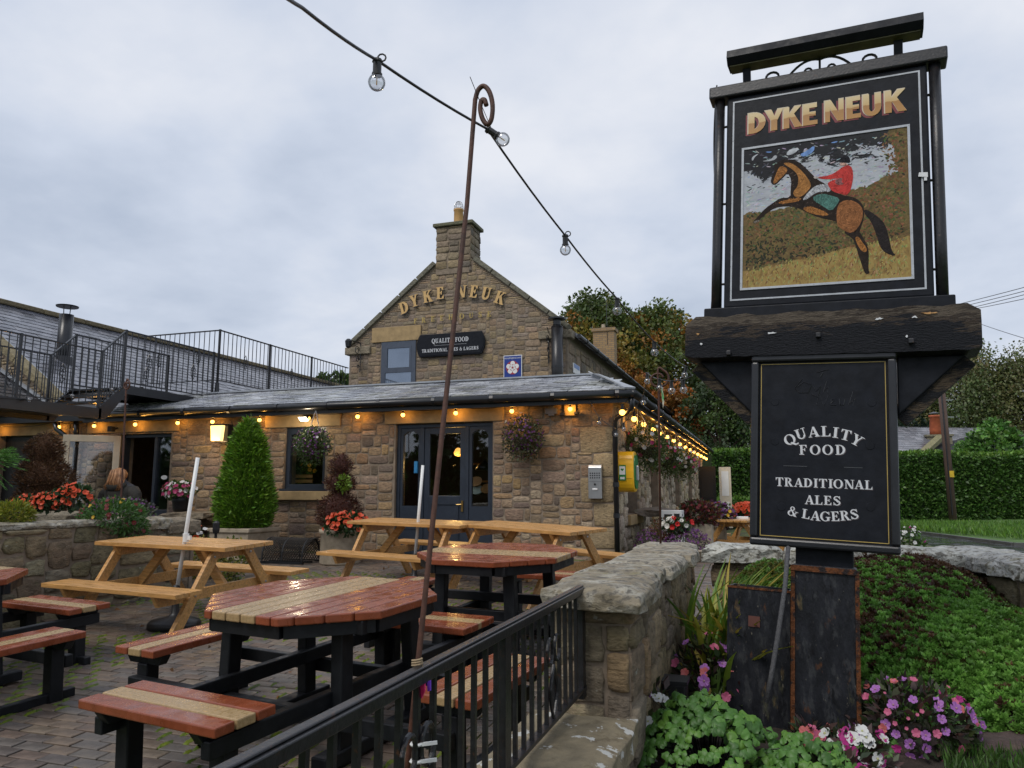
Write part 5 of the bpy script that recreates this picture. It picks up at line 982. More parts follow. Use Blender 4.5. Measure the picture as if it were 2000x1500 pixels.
# raised bed wall at the left
w5 = thing('raised_bed_wall', 'raised stone bed wall behind the left wooden picnic table', 'wall', (-7, 6.5, 0))
LW = -6.97
MB().box(LW - .4, LW - .02, 2.5, 7.95, -.3, .98).box(LW - .4, LW + 0, 7.95, 8.0, -.3, .7).build('core', M['mortar'], w5)
stone_wall(w5, rubble(2.6, 7.95, -.05, .98, [], .06, (4, 10), (2, 5)), (LW - .02, 0, 0), (0, 1, 0), UZ, (1, 0, 0), M['stone2'], [(.20, .17, .10), (.25, .20, .12), (.17, .145, .09), (.27, .23, .15), (.22, .16, .10)], proud=.022, joint=.006, rough=1.6, sq=8)
y = 2.6
for l in (.9, .8, 1.0, .7, .8): slab('coping_slab', w5, (LW - .42, y, .975), (.44, 0, 0), (0, l - .015, 0), .07, M['coping'], (.2, .17, .12), (5, 7), .014); y += l
slab('end_slab', w5, (LW - .5, 6.95, .90), (.55, 0, 0), (0, .62, 0), .15, M['coping'], (.26, .22, .15), (5, 5), .015); slab('end_slab', w5, (LW - .55, 7.5, .84), (.62, 0, 0), (0, .55, 0), .18, M['stone2'], (.2, .16, .11), (5, 5), .015)
MB().box(-16, -8.9, 2.5, 9.2, -.3, .86).box(-8.9, LW - .4, 2.5, 7.9, -.3, .86).build('bed_soil', M['soil'], w5)
slab('edging_slab', w5, (-9.2, 8.0, .86), (1.1, 0, 0), (0, .3, 0), .2, M['stone2'], (.22, .18, .12), (6, 3), .015); slab('edging_slab', w5, (-10.6, 8.4, .86), (1.3, 0, 0), (0, .3, 0), .2, M['stone2'], (.2, .17, .12), (6, 3), .015)
# ------------------------------------------------------------------ front railing
fr_ = thing('front_railing', 'black iron garden railing leading to the lichened wall', 'railing', (-.85, 2, .4)); RXX = -.85
MB().box(RXX - .024, RXX + .024, -.2, 3.60, .875, .905).box(RXX - .014, RXX + .014, -.2, 3.60, .905, .912).build('top_rail', M['iron'], fr_, bev=.006)
MB().box(RXX - .016, RXX + .016, -.2, 3.60, .435, .45).build('bottom_rail', M['iron'], fr_)
i = 0
for y in np.arange(.42, 3.55, .098):
    if abs(y - 2.47) < .05: continue
    MB().box(RXX - .0075, RXX + .0075, y - .0075, y + .0075, .45, .876).build('baluster', M['iron'], fr_)
for y in (.3, 2.47, 3.575): MB().box(RXX - .012, RXX + .012, y - .03, y + .03, .40, .876).build('flat_post', M['iron'], fr_)
for y in (3.03, 1.78):
    for s in (-1, 1):
        MB().tube([(RXX + .012, y + s * (.052 + .04 * math.cos(a) * (1 - a * .03)), .72 + .05 * math.sin(a)) for a in np.linspace(-1.6, 4.4, 14)], .007, 6).build('scroll', M['iron'], fr_); MB().tube([(RXX + .012, y + s * (.05 * math.sin(t * 3.1)), .66 - t * .2) for t in np.linspace(0, 1, 8)], .007, 6).build('scroll', M['iron'], fr_)
ct = thing('cable_ties', 'two white cable ties strapped round a railing bar', 'cable tie', (-.85, 1.70, .72))
pz = at_x(800, 1400, -.85); y0 = round((pz[1] - .42) / .098) * .098 + .42
for z in (.69, .73): MB().tube([(-.85 + .0125 * math.cos(a), y0 + .0125 * math.sin(a), z) for a in np.linspace(0, 6.28, 13)], .004, 6).bar((-.838, y0, z), (-.80, y0 + .015, z + .004), .006, .008).build('strap', M['white'], ct)
# ------------------------------------------------------------------ crook poles
def smooth_path(p, k=5):
    p = [V3(*q) for q in p]; p = [2 * p[0] - p[1]] + p + [2 * p[-1] - p[-2]]; out = []
    for i in range(1, len(p) - 2):
        for t in np.arange(k) / k: out.append(.5 * (2 * p[i] + (p[i + 1] - p[i - 1]) * t + (2 * p[i - 1] - 5 * p[i] + 4 * p[i + 1] - p[i + 2]) * t * t + (3 * p[i] - p[i - 1] - 3 * p[i + 1] + p[i + 2]) * t ** 3))
    return out + [p[-2]]
def crook(name, label, base_, top, loop, r):
    loop = smooth_path(loop)
    t = thing(name, label, 'pole', base_); MB().tube([base_] + top + loop, r, 8).build('rod', M['rust'], t, smooth=True); return t
Yp = 2.05
lp = [at_y(x, y, Yp) for x, y in ((928, 195), (934, 176), (945, 168), (956, 180), (962, 205), (960, 232), (952, 243), (943, 233), (938, 214), (940, 198), (946, 195), (950, 206))]
cp = crook('crook_pole', 'tall rusty shepherd crook pole tied to the front railing', V3(-.955, 1.80, gz(1.8)), [at_y(815, 1310, 1.82), at_y(862, 860, 1.93), at_y(912, 400, 2.04)], lp, .0078)
tw = MB()
for k in range(3): tw.tube([at_y(815, 1305, 1.82) + V3(.013 * math.cos(a), .013 * math.sin(a), .006 * k + .002 * a) for a in np.linspace(0, 6.28, 10)], .003, 5)
tw.build('twine', mat('twine', (.3, .22, .13), .8), cp)
bl = MB(); bp_ = at_y(822, 1322, 1.80); bl.add([bp_, bp_ + V3(.012, 0, .004), bp_ + V3(.016, -.004, -.03), bp_ + V3(.004, .003, -.052), bp_ + V3(-.008, .002, -.02)], [(0, 1, 2, 3, 4)]); o = bl.build('burst_balloon', mat('pink_rubber', (.75, .03, .16), .4), cp); o.modifiers.new('thick', 'SOLIDIFY').thickness = .004
bl = MB(); b2 = bp_ + V3(.014, .01, -.012); bl.add([b2, b2 + V3(.01, 0, .004), b2 + V3(.012, -.003, -.02), b2 + V3(.003, 0, -.024)], [(0, 1, 2, 3)]); o = bl.build('burst_balloon', mat('violet_rubber', (.16, .05, .5), .4), cp); o.modifiers.new('thick', 'SOLIDIFY').thickness = .004
rp_ = at_y(1290, 1062, 6.6); rt_ = at_y(1286, 745, 6.6)
lp2 = [rt_ + V3(.10 * math.sin(a) * s_, 0, .09 * math.cos(a) * s_ + .02) for a, s_ in zip(np.linspace(0, 7.5, 16), np.linspace(1, .45, 16))]
cp2 = crook('crook_pole', 'thin rusty crook pole rising from the far end of the garden wall', V3(rp_[0], 6.6, .86), [], [V3(rt_[0] + .0, 6.6, rt_[2] - .1)] + lp2, .0095)
for c, d in (((.05, .5, .12), -.13), ((.75, .7, .55), -.19)):
    bl = MB(); q = rt_ + V3(.02, -.01, -.05); bl.add([q, q + V3(.014, 0, 0), q + V3(.024, .01, d * .7), q + V3(.014, 0, d)], [(0, 1, 2, 3)]); o = bl.build('ribbon', mat('ribbon', c, .5), cp2); o.modifiers.new('thick', 'SOLIDIFY').thickness = .004
lt_ = at_y(247, 752, 7.6); lb_ = at_y(236, 985, 7.6)
lp3 = [lt_ + V3(.06 * math.sin(a) * s_, 0, .07 * math.cos(a) * s_) for a, s_ in zip(np.linspace(0, 7.5, 14), np.linspace(1, .4, 14))]
crook('crook_pole', 'thin rusty crook pole standing in the raised bed before the entrance', V3(lb_[0], 7.6, .86), [V3(lb_[0], 7.6, 1.2)], [V3(lt_[0], 7.6, lt_[2] - .1)] + lp3, .011)
# ------------------------------------------------------------------ festoon lights
def sagged(pts, n=6, sag=.03):
    out = []
    for a, b in zip(pts, pts[1:]):
        a, b = V3(*a), V3(*b)
        for i in range(n): t = i / n; out.append(a + (b - a) * t - V3(0, 0, sag * np.linalg.norm(b - a) * 4 * t * (1 - t)))
    return out + [V3(*pts[-1])]
def bulb(par, p, r=.0235, lit=0, tilt=(0, 0, -1), holder=True, energy=2.2, k=''):
    d = unit(tilt); x = unit(np.cross(d, (.3, 1, .1))); y = np.cross(d, x); ax = (x, y, d); p = V3(*p)
    MB().lathe(p, [(r * .55, -r * .1), (r * .62, r * .2), (r * .5, r * .35), (r * .5, r * 1.5), (r * .62, r * 1.65), (r * .62, r * 1.9)], 10, ax).build('lamp_holder', M['plastic'], par)
    c = p + d * r * 2.75
    g = MB().lathe(c, [(r * math.sin(a) + .0003, -r * math.cos(a)) for a in np.linspace(.35, math.pi, 9)], 14, ax).build('bulb', M['lampon'] if lit else M['bulbglass'], par, smooth=True)
    if not lit: MB().tube([c - d * r * .8, c + d * r * .3], r * .07, 5).build('filament', M['filament'], g)
    if lit:
        o = lamp_light('bulb_glow', c, energy * lit, r=.025); o.parent = par; o.location = c - np.array(par.location)
def festoon(label, cord, bulbs, lit=0, r=.0235, cr=.0042, n=6, sag=.02, base_=None, energy=2.6):
    t = thing('festoon_lights', label, 'string lights', base_ if base_ is not None else cord[0]); MB().tube(sagged(cord, n, sag), cr, 6).build('cord', M['plastic'], t, smooth=True)
    for b in bulbs:
        p, l, tl_ = b if len(b) == 3 else (b[0], b[1], (0, 0, -1))
        bulb(t, p, r, l, tl_, energy=energy)
    return t
cordpx = [(500, -50, 1.2), (590, 15, 1.45), (737, 118, 1.9), (952, 252, 2.4), (1104, 460, 3.1), (1205, 583, 3.75), (1278, 668, 4.5), (1340, 716, 5.6), (1352, 735, 6.0)]
cpts = [at_d(*c) for c in cordpx]
t = festoon('string of clear unlit globe bulbs crossing the sky above the crook pole', cpts, [(cpts[2], 0), (cpts[3], 0, unit(RT * .7 + V3(0, 0, -.5))), (cpts[4], 0), (cpts[5], 0), (cpts[6], 0), (cpts[7], 0, unit(V3(-.2, 0, -1)))], sag=.012)
wire = MB().tube([at_d(918, 150, 2.1), at_d(938, 200, 2.2), at_d(958, 247, 2.35)], .0012, 4).build('tie_wire', M['plastic'], t)
for q in (cpts[2], cpts[4]): MB().tube([q + RT * .012 + V3(0, 0, .008) + RT * .011 * math.cos(a) + V3(0, 0, .011 * math.sin(a)) for a in np.linspace(0, 6.28, 10)], .0025, 5).build('hook', M['plastic'], t)
c2 = [at_d(1350, 735, 6.0), at_d(1334, 742, 6.1), at_d(1311, 744, 6.2), at_d(1288, 740, 6.5), at_d(1264, 728, 7.2), at_d(1256, 772, 8.5), at_d(1218, 826, 10.2), at_d(1203, 838, 10.8), at_d(1170, 815, 11.2), at_d(1152, 783, 11.5)]
festoon('string of unlit globe bulbs from the far crook pole to the building corner', c2, [(c2[i], 0) for i in (1, 2, 3, 4, 5, 6, 7, 8)], r=.03, cr=.005, sag=.02)
c3 = [(-11.04, 6.6, 2.86), at_x(52, 780, -11.03), at_x(136, 772, -11.03), at_x(213, 760, -11.03), at_d(247, 748, 10.6)]
festoon('string of unlit bulbs along the black steel walkway', c3, [(c3[i], 0, (1, -.3, -.2)) for i in (1, 2, 3)], r=.035, cr=.006, sag=.03)
lx = [-12.56, -11.53, -10.51, -9.71, -8.67, -7.64, -6.65, -5.78, -4.81, -3.83, -2.86]
c4 = [(-15.5, 11.42, 2.73), (-15.2, 11.42, 2.72), (-13.6, 11.42, 2.74)] + [(x, 11.44, 2.735) for x in lx] + [(-2.25, 11.42, 2.73)]
litv = [1, 1, 1.2, 1, 1.2, .5, 1.3, .5, 1.1, 1.2, 1.6]
festoon('string of lit amber bulbs under the front eaves', c4, [((-15.15, 11.42, 2.72), 1), ((-13.55, 11.5, 2.74), .6)] + [((x, 11.44, 2.73), l) for x, l in zip(lx, litv)], r=.034, cr=.006, sag=.04, base_=(-7, 11.44, 2.7))
sy = [11.35, 12.46, 13.51, 14.74, 15.75, 16.9, 18.2, 19.6, 21.0, 22.3, 23.6, 25, 26.3, 27.6, 28.7]
c5 = [(-2.02, y, 2.67) for y in sy]
festoon('string of lit amber bulbs along the side eaves', c5, [((-2.02, y, 2.67), 1) for y in sy], r=.045, cr=.006, sag=.02, base_=(-2.02, 12, 2.67), energy=3.2)
# ------------------------------------------------------------------ picnic tables
def picnic_proto(label):
    t = thing('picnic_table', label, 'table'); L2 = .9
    for i in range(5): MB().box(-L2, L2, -.312 + i * .126, -.312 + i * .126 + .117, .742, .782).build('top_plank', M['pine'], t, bev=.004, world=False)
    for s in (-1, 1):
        for k in range(2): MB().box(-L2, L2, s * .70 - .145 + k * .15, s * .70 - .145 + k * .15 + .14, .405, .445).build('bench_plank', M['pine'], t, bev=.004, world=False)
    for x in (-.66, .66):
        sx = 1 if x > 0 else -1
        for s in (-1, 1): MB().bar((x, s * .18, .74), (x, s * .68, 0), .045, .095, (0, 0, 1)).build('leg', M['pine'], t, bev=.004, world=False)
        MB().prism([(-.31, .741), (.31, .741), (.25, .65), (-.25, .65)], (x - sx * .05 - .02, 0, 0), (0, 1, 0), UZ, UX, 0, .043).build('top_bearer', M['pine'], t, world=False)
        MB().prism([(-.84, .404), (.84, .404), (.79, .31), (-.79, .31)], (x - sx * .05 - .02, 0, 0), (0, 1, 0), UZ, UX, 0, .043).build('bench_bearer', M['pine'], t, world=False)
        MB().bar((sx * .22, 0, .725), (sx * .60, 0, .34), .09, .045, (0, 1, 0)).build('brace', M['pine'], t, bev=.004, world=False)
        for s in (-1, 1):
            for y, z in ((.225, .68), (.44, .36)): MB().lathe((x + sx * .024, s * y, z), [(.013, 0), (.011, .006), (.002, .009)], 8, ((0, 1, 0), (0, 0, 1), (sx, 0, 0))).build('bolt', M['steel'], t, world=False)
    return t
def settle(o, x, y, rz, z=None): o.location = (x, y, gz(y) + .006 if z is None else z); o.rotation_euler = (Matrix.Rotation(math.atan(SL) if y < 11.6 else 0, 4, 'X') @ Matrix.Rotation(rz, 4, 'Z')).to_euler(); return o
pt = picnic_proto('wet pine picnic table in front of the raised bed wall'); pt['group'] = 'pine picnic tables'
settle(pt, -5.58, 6.28, rd(-7))
for (x, y, rz, lb) in ((-4.25, 8.88, rd(-13), 'wet pine picnic table in front of the blue glazed door'), (-2.62, 8.5, rd(-27), 'wet pine picnic table at the building corner by the downpipe'), (-.42, 15.6, rd(75), 'pine picnic table farther down the side path')):
    o = copy_tree(pt); o['label'] = lb; settle(o, x, y, rz)
# octagonal tables with four attached benches
def clip_oct(x0, x1, R_):
    c = R_ * math.tan(math.pi / 8); pts = [(-R_, -c), (-c, -R_), (c, -R_), (R_, -c), (R_, c), (c, R_), (-c, R_), (-R_, c)]
    def cut(p, ax, keep):
        o_ = []
        for i in range(len(p)):
            a, b = p[i], p[(i + 1) % len(p)]; fa, fb = keep(a[0]), keep(b[0])
            if fa >= 0: o_.append(a)
            if (fa >= 0) != (fb >= 0): t = fa / (fa - fb); o_.append((a[0] + (b[0] - a[0]) * t, a[1] + (b[1] - a[1]) * t))
        return o_
    p = cut(pts, 0, lambda x: x - x0); return cut(p, 0, lambda x: x1 - x)
def oct_proto(label):
    t = thing('octagonal_table', label, 'table'); R_ = .63; nb = 12; w_ = 2 * R_ / nb
    cols = 'rrrrtttrrrrr'
    for i in range(nb):
        p = clip_oct(-R_ + i * w_ + .0045, -R_ + (i + 1) * w_ - .0045, R_); MB().prism(p, (0, 0, .735), UX, (0, 1, 0), UZ, 0, .045).build('top_board', M['red'] if cols[i] == 'r' else M['tan'], t, bev=.007, world=False)
    c = .59 * math.tan(math.pi / 8); pts = [(-.57, -c), (-c, -.57), (c, -.57), (.57, -c), (.57, c), (c, .57), (-c, .57), (-.57, c)]
    for i in range(8): a, b = pts[i], pts[(i + 1) % 8]; MB().bar((*a, .70), (*b, .70), .06, .066).build('rim_beam', M['blackwood'], t, world=False)
    for s in (-1, 1): MB().box(-.56, .56, s * .3 - .035, s * .3 + .035, .66, .733).build('top_beam', M['blackwood'], t, bev=.006, world=False)
    for sx in (-1, 1):
        for sy_ in (-1, 1): MB().bar((sx * .40, sy_ * .30, .70), (sx * .42, sy_ * .33, 0), .095, .075, (1, 0, 0)).build('leg', M['blackwood'], t, bev=.008, world=False)
        MB().box(sx * .42 - .05, sx * .42 + .05, -.5, .5, .02, .09).build('ground_runner', M['blackwood'], t, bev=.008, world=False)
    for s in (-1, 1):
        MB().box(s * .36 - .028, s * .36 + .028, -1.14, 1.14, .29, .37).build('long_beam', M['blackwood'], t, bev=.006, world=False)
        MB().box(-1.14, 1.14, s * .40 - .028, s * .40 + .028, .205, .285).build('cross_rail', M['blackwood'], t, bev=.006, world=False)
        for q in (-1, 1): MB().lathe((s * .36 + s * .029, q * .33, .33), [(.018, 0), (.014, .007), (.002, .010)], 10, ((0, 1, 0), (0, 0, 1), (s, 0, 0))).build('bolt', M['steel'], t, world=False)
    for k in range(4):
        m_ = Matrix.Rotation(k * math.pi / 2, 4, 'Z'); rr = 1.0 if k % 2 == 0 else 1.1
        def put(mb, nm, mt_, bev): mb.v = [tuple(m_ @ Vector(v)) for v in mb.v]; return mb.build(nm, mt_, t, bev=bev, world=False)
        hl = .46 if k % 2 == 0 else .42
        for i in range(3): put(MB().box(-hl, hl, -rr - .178 + i * .120, -rr - .178 + i * .120 + .109, .405, .45), 'seat_board', M['tan'] if i == 1 else M['red'], .007)
        for x in (-.32, .32):
            put(MB().prism([(-.17, .403), (.17, .403), (.13, .345), (-.13, .345)], (x - .03, -rr, 0), (0, 1, 0), UZ, UX, 0, .06), 'seat_bearer', M['blackwood'], .004); put(MB().box(x - .045, x + .045, -rr - .045, -rr + .045, 0, .35), 'seat_leg', M['blackwood'], .008)
        put(MB().box(-.46, .46, -rr - .028, -rr + .028, .0, .06), 'seat_runner', M['blackwood'], .006)
    return t
ot = oct_proto('large red and tan octagonal table with benches nearest the railing middle'); ot['group'] = 'octagonal tables'; ot['label'] = 'wet octagonal table with benches between the railing and left picnic table'
settle(ot, -2.5, 4.0, rd(-9))
for x, y, rz, lb in ((-2.18, 6.15, rd(84), 'octagonal table behind the rusty crook pole, close to the garden wall'), (-5.68, 3.82, rd(-8), 'octagonal table cut by the left edge, only its benches showing'), (-3.5, 1.12, rd(-9), 'octagonal table of which only one bench corner shows at bottom left')):
    o = copy_tree(ot); o['label'] = lb; settle(o, x, y, rz)
# parasol poles in weighted bases
def parasol(x, y, lb, tilt, h=1.55):
    g = gz(y); t = thing('parasol_pole', lb, 'pole', (x, y, g), group='white parasol poles'); c = V3(x, y, g)
    MB().lathe(c, [(.24, .005), (.24, .05), (.22, .075), (.06, .11), (.045, .13), (.035, .14), (.03, .36), (.035, .37), (.03, .4)], 24).build('weighted_base', M['plastic'], t, smooth=True)
    tp = c + V3(*tilt, h); MB().tube([c + V3(0, 0, .3), tp], .019, 12).build('pole', M['white'], t, smooth=True); return t, tp
p_, tp = parasol(-5.42, 6.02, 'white parasol pole standing through the left picnic table', (.16, 0), 1.62)
m_ = c_ = at_y(363, 1050, 6.02); MB().lathe(c_, [(.028, -.04), (.03, .04)], 12).obox(c_ + V3(.04, 0, 0), V3(.02, 0, 0), V3(0, .012, 0), V3(0, 0, .02)).build('clamp', M['white'], p_)
parasol(-4.2, 8.72, 'white parasol pole standing through the picnic table by the door', (.09, 0), 1.5)
# ------------------------------------------------------------------ planting
def flower_mesh(name, c1, r=.02, n=5, cup=.35, eye=None, broad=.62):
    mb = MB(); mb.col = c1
    for i in range(n):
        a = 2 * math.pi * i / n; d = V3(math.cos(a), math.sin(a), 0); s = V3(-d[1], d[0], 0); z = V3(0, 0, 1)
        k = rng.uniform(.9, 1.1) * r
        mb.add([V3(0, 0, 0), d * k * .5 - s * k * broad * .8 + z * k * cup * .6, d * k * .95 - s * k * broad * .6 + z * k * cup * rng.uniform(.4, 1), d * k * 1.05 + z * k * cup * rng.uniform(.6, 1.3), d * k * .95 + s * k * broad * .6 + z * k * cup * rng.uniform(.4, 1), d * k * .5 + s * k * broad * .8 + z * k * cup * .6], [(0, 1, 2, 3), (0, 3, 4, 5)])
    if eye: mb.col = eye; mb.sphere((0, 0, r * .1), r * .2, 6, 4)
    return mb.mesh(name, M['petal'])
def face_to(o, d, spin=0): o.rotation_euler = (Vector(d).to_track_quat('Z', 'Y') @ Matrix.Rotation(spin, 3, 'Z').to_quaternion()).to_euler()
def put_flower(me, p, d, par, sc=1, name='flower'):
    o = link(name, me, par, 0, [float(c) for c in np.asarray(p) - np.array(root(par).location)]); face_to(o, d, rng.uniform(0, 6)); o.scale = (sc,) * 3; return o
GREEN = [(.045, .10, .018), (.06, .13, .022), (.035, .08, .016), (.075, .15, .03)]
DARKG = [(.02, .05, .014), (.03, .065, .018), (.024, .055, .02), (.04, .08, .02)]
def plant(name, label, cat, c, r, nleaf, pal, lsize, flowers=(), group=None, wd=.4, shell=.35, lm='leaf', flat=False, low=None, stem=True):
    """leafy mound: r half sizes; flowers = [(mesh, count, scale)]"""
    c = V3(*c); t = thing(name, label, cat, (c[0], c[1], c[2] - r[2]), group=group)
    P_, D_ = blob_points(nleaf, c, r, shell)
    if low is not None: k = P_[:, 2] > low; P_, D_ = P_[k], D_[k]
    leaf_mesh('foliage', P_, D_ + nr.normal(0, .6, P_.shape) + V3(0, 0, .25), nr.uniform(.7, 1.3, len(P_)) * lsize, tints(len(P_), pal), M[lm], t, wd)
    if stem:
        sm = MB()
        for i in range(7): a = rng.uniform(0, 6.28); sm.tube([c + V3(0, 0, -r[2]), c + V3(math.cos(a) * r[0] * .35, math.sin(a) * r[1] * .35, -r[2] * .2), c + V3(math.cos(a) * r[0] * .7, math.sin(a) * r[1] * .7, r[2] * .3)], [.008, .005, .003], 5)
        sm.build('stems', M['bark'], t)
    for me, cnt, sc in flowers:
        for i in range(cnt):
            for _ in range(30):
                d = unit([rng.gauss(0, 1), rng.gauss(-.6, 1), rng.gauss(.55, .9)])
                if d[1] < .35 and d[2] > -.55: break
            put_flower(me, c + d * np.array(r) * rng.uniform(.92, 1.1), d + V3(0, -.5, .3), t, sc * rng.uniform(.8, 1.2))
    return t
FM = {k: flower_mesh('flower', *a) for k, a in dict(
    lilac=((.42, .16, .50), .022, 5, .3, (.5, .3, .3)), pink=((.62, .14, .26), .022, 5, .35, None), magenta=((.42, .02, .20), .022, 5, .3, None), white=((.72, .72, .70), .021, 5, .3, (.6, .6, .3)), coral=((.62, .16, .15), .022, 5, .4, None),
    orange=((.72, .10, .035), .03, 7, .6, None, .75), crimson=((.16, .006, .014), .022, 8, .25, (.3, .2, .02), .4), yellow=((.65, .42, .03), .026, 7, .5, None), petpink=((.5, .05, .17), .03, 5, .4, None, .8), petwhite=((.72, .70, .68), .03, 5, .4, None, .8),
    scarlet=((.6, .02, .02), .04, 8, .7, None, .7), bigwhite=((.74, .72, .66), .042, 8, .7, None, .7), purple=((.13, .03, .15), .012, 5, .3, None), crocos=((.72, .17, .02), .022, 6, .7, None, .3), sunfl=((.6, .33, .02), .045, 12, .15, (.05, .03, .01), .25)).items()}
def conifer(name, label, prof, x, y, n, pal, size, up=.6, wd=.12, jit=.06, trunk=(.03, .0), lumps=0):
    """prof: [(z, radius)] absolute z"""
    t = thing(name, label, 'conifer', (x, y, prof[0][0] - .05)); zs = np.array([p[0] for p in prof]); rs = np.array([p[1] for p in prof])
    z = nr.uniform(zs[0], zs[-1], n * 3); rr = np.interp(z, zs, rs); keep = nr.random(len(z)) < rr / rs.max() + .08; z, rr = z[keep][:n], rr[keep][:n]; a = nr.uniform(0, 2 * math.pi, len(z))
    k = .72 + .30 * nr.random(len(z)); k += lumps * np.sin(a * 3 + z * 9) * np.sin(z * 14 + a * 2)
    rr = rr * k + nr.normal(0, jit * .3, len(z)); P_ = np.column_stack([x + rr * np.cos(a), y + rr * np.sin(a), z + nr.normal(0, .02, len(z))])
    D_ = np.column_stack([np.cos(a), np.sin(a), np.full(len(z), up)]) + nr.normal(0, .45, (len(z), 3))
    leaf_mesh('foliage', P_, D_, nr.uniform(.6, 1.4, len(z)) * size, tints(len(z), pal, .5), M['leaf'], t, wd, .03)
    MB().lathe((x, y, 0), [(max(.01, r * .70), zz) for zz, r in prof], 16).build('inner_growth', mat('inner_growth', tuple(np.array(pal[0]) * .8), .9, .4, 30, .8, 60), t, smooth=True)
    MB().tube([(x, y, prof[0][0] - .12), (x, y, prof[0][0] + .2)], .03, 8).build('trunk', M['bark'], t); return t
def pot(label, c, prof, m='concrete', n=20, name='stone_pot', sq=False, group=None):
    t = thing(name, label, 'plant pot', c, group=group); mb = MB().lathe(c, prof, 4 if sq else n, ((.707, .707, 0), (-.707, .707, 0), (0, 0, 1)) if sq else ((1, 0, 0), (0, 1, 0), (0, 0, 1)))
    mb.build('body', M[m], t, smooth=not sq, bev=.01 if sq else 0); zt = max(h for _, h in prof); rt = min(prof[-1][0], prof[-2][0]) * (.9 if not sq else .9)
    MB().lathe(V3(*c) + V3(0, 0, zt - .03), [(rt, 0), (rt, .012)], 4 if sq else n, ((.707, .707, 0), (-.707, .707, 0), (0, 0, 1)) if sq else ((1, 0, 0), (0, 1, 0), (0, 0, 1))).build('soil', M['soil'], t); return t
# by the front wall
g = gz(10.55)
pot('square cast stone trough under the tall green conifer', (-8.2, 10.55, g), [(.48, 0), (.56, .42), (.60, .44), (.60, .5), (.54, .5)], sq=True)
conifer('green_conifer', 'tall bright green clipped conifer cone by the window', [(.72, .30), (.85, .40), (1.05, .46), (1.25, .455), (1.5, .39), (1.75, .34), (2.0, .29), (2.22, .235), (2.38, .15), (2.48, .08), (2.55, .03)], -8.2, 10.55, 15000, [(.10, .21, .014), (.13, .26, .02), (.07, .155, .012), (.16, .30, .025)], .085, .5, .13)
pot('round cast stone pot under the brown spiral conifer', (-6.25, 10.35, gz(10.35)), [(.30, 0), (.31, .02), (.30, .45), (.33, .47), (.33, .52), (.28, .52)])
conifer('spiral_conifer', 'brown dying spiral topiary conifer in a round stone pot', [(.78, .2), (.88, .33), (1.05, .35), (1.22, .26), (1.30, .13), (1.36, .12), (1.42, .22), (1.52, .22), (1.60, .12), (1.64, .10), (1.70, .17), (1.80, .15), (1.92, .05)], -6.3, 10.38, 5200, [(.07, .022, .015), (.09, .03, .018), (.055, .018, .012), (.10, .045, .02)], .05, .5, .12)
plant('green_regrowth', 'bright green shoots growing out of the brown spiral conifer', 'shoots', (-6.15, 10.22, 1.47), (.12, .08, .14), 260, [(.16, .26, .02), (.12, .2, .02)], .04, stem=False)
plant('begonia', 'orange red begonias in the round stone pot by the door', 'flowers', (-6.05, 10.15, .86), (.36, .22, .17), 420, DARKG, .07, [(FM['orange'], 42, 1.25)])
# lobster creel
cr = thing('lobster_creel', 'dark netted lobster creel on the ground under the window', 'lobster pot', (-7.1, 10.3, gz(10.3))); cx, cy, cz = -7.1, 10.3, gz(10.3)
def hoop(x, r=.008): return [V3(cx + x, cy - .24 * math.cos(a), cz + .04 + .34 * math.sin(a) ** .7 if 0 < a < math.pi else cz + .04) for a in np.linspace(0, math.pi, 13)]
for x in (-.36, 0, .36): MB().tube(hoop(x), .014, 6).build('hoop', M['plastic'], cr)
MB().box(cx - .38, cx + .38, cy - .25, cy - .21, cz, cz + .035).box(cx - .38, cx + .38, cy + .21, cy + .25, cz, cz + .035).box(cx - .38, cx + .38, cy - .02, cy + .02, cz, cz + .03).build('base_frame', M['blackwood'], cr)
nt_ = MB()
for i in range(17):
    x = -.36 + i * .045; h0, h1 = hoop(x), hoop(x + .09)
    for k in range(12): nt_.tube([h0[k], h1[k + 1]], .007, 3, False); nt_.tube([h1[k], h0[k + 1]], .007, 3, False)
nt_.build('netting', mat('tarred_net', (.02, .016, .013), .8), cr)
# plants on the raised bed, left to right
def P2(px, py, Y): return at_y(px, py, Y)
q = P2(88, 985, 8.6)
conifer('brown_conifer', 'brown dying bushy conifer in the raised bed by the downpipe', [(1.0, .28), (1.12, .40), (1.3, .38), (1.42, .28), (1.5, .42), (1.62, .40), (1.75, .30), (1.86, .20), (1.98, .27), (2.1, .22), (2.2, .12), (2.26, .03)], P2(88, 900, 8.9)[0], 8.9, 9000, [(.10, .045, .02), (.13, .065, .03), (.075, .035, .018), (.15, .085, .04)], .055, .5, .13, lumps=.12)
t = thing('green_conifer_frond', 'bright green feathery conifer fronds at the left edge', 'conifer', (P2(-25, 900, 6.4)[0], 6.4, .9)); b0 = P2(-40, 900, 6.4)
Pn, Dn = [], []
for i in range(46):
    a = unit([rng.uniform(.2, 1), rng.uniform(-.6, .5), rng.uniform(-.5, .55)]); L_ = rng.uniform(.3, .5)
    for s in np.linspace(.15, 1, 34):
        p = b0 + a * L_ * s + V3(0, 0, -.10 * s * s); 
        for sg in (-1, 1): Pn.append(p); Dn.append(a + np.cross(a, (0, .3, 1)) * sg * .7)
leaf_mesh('fronds', np.array(Pn), np.array(Dn), nr.uniform(.025, .06, len(Pn)), tints(len(Pn), [(.07, .18, .03), (.10, .24, .04)]), M['leaf'], t, .1); MB().tube([b0 + V3(-.05, 0, -.9), b0], .03, 8).build('trunk', M['bark'], t)
q = P2(5, 1005, 5.6); plant('golden_conifer', 'low yellow green feathery shrub on the raised bed corner', 'shrub', (q[0], 5.7, q[2]), (.2, .2, .12), 1500, [(.22, .24, .02), (.15, .2, .02), (.28, .27, .03)], .05, wd=.14)
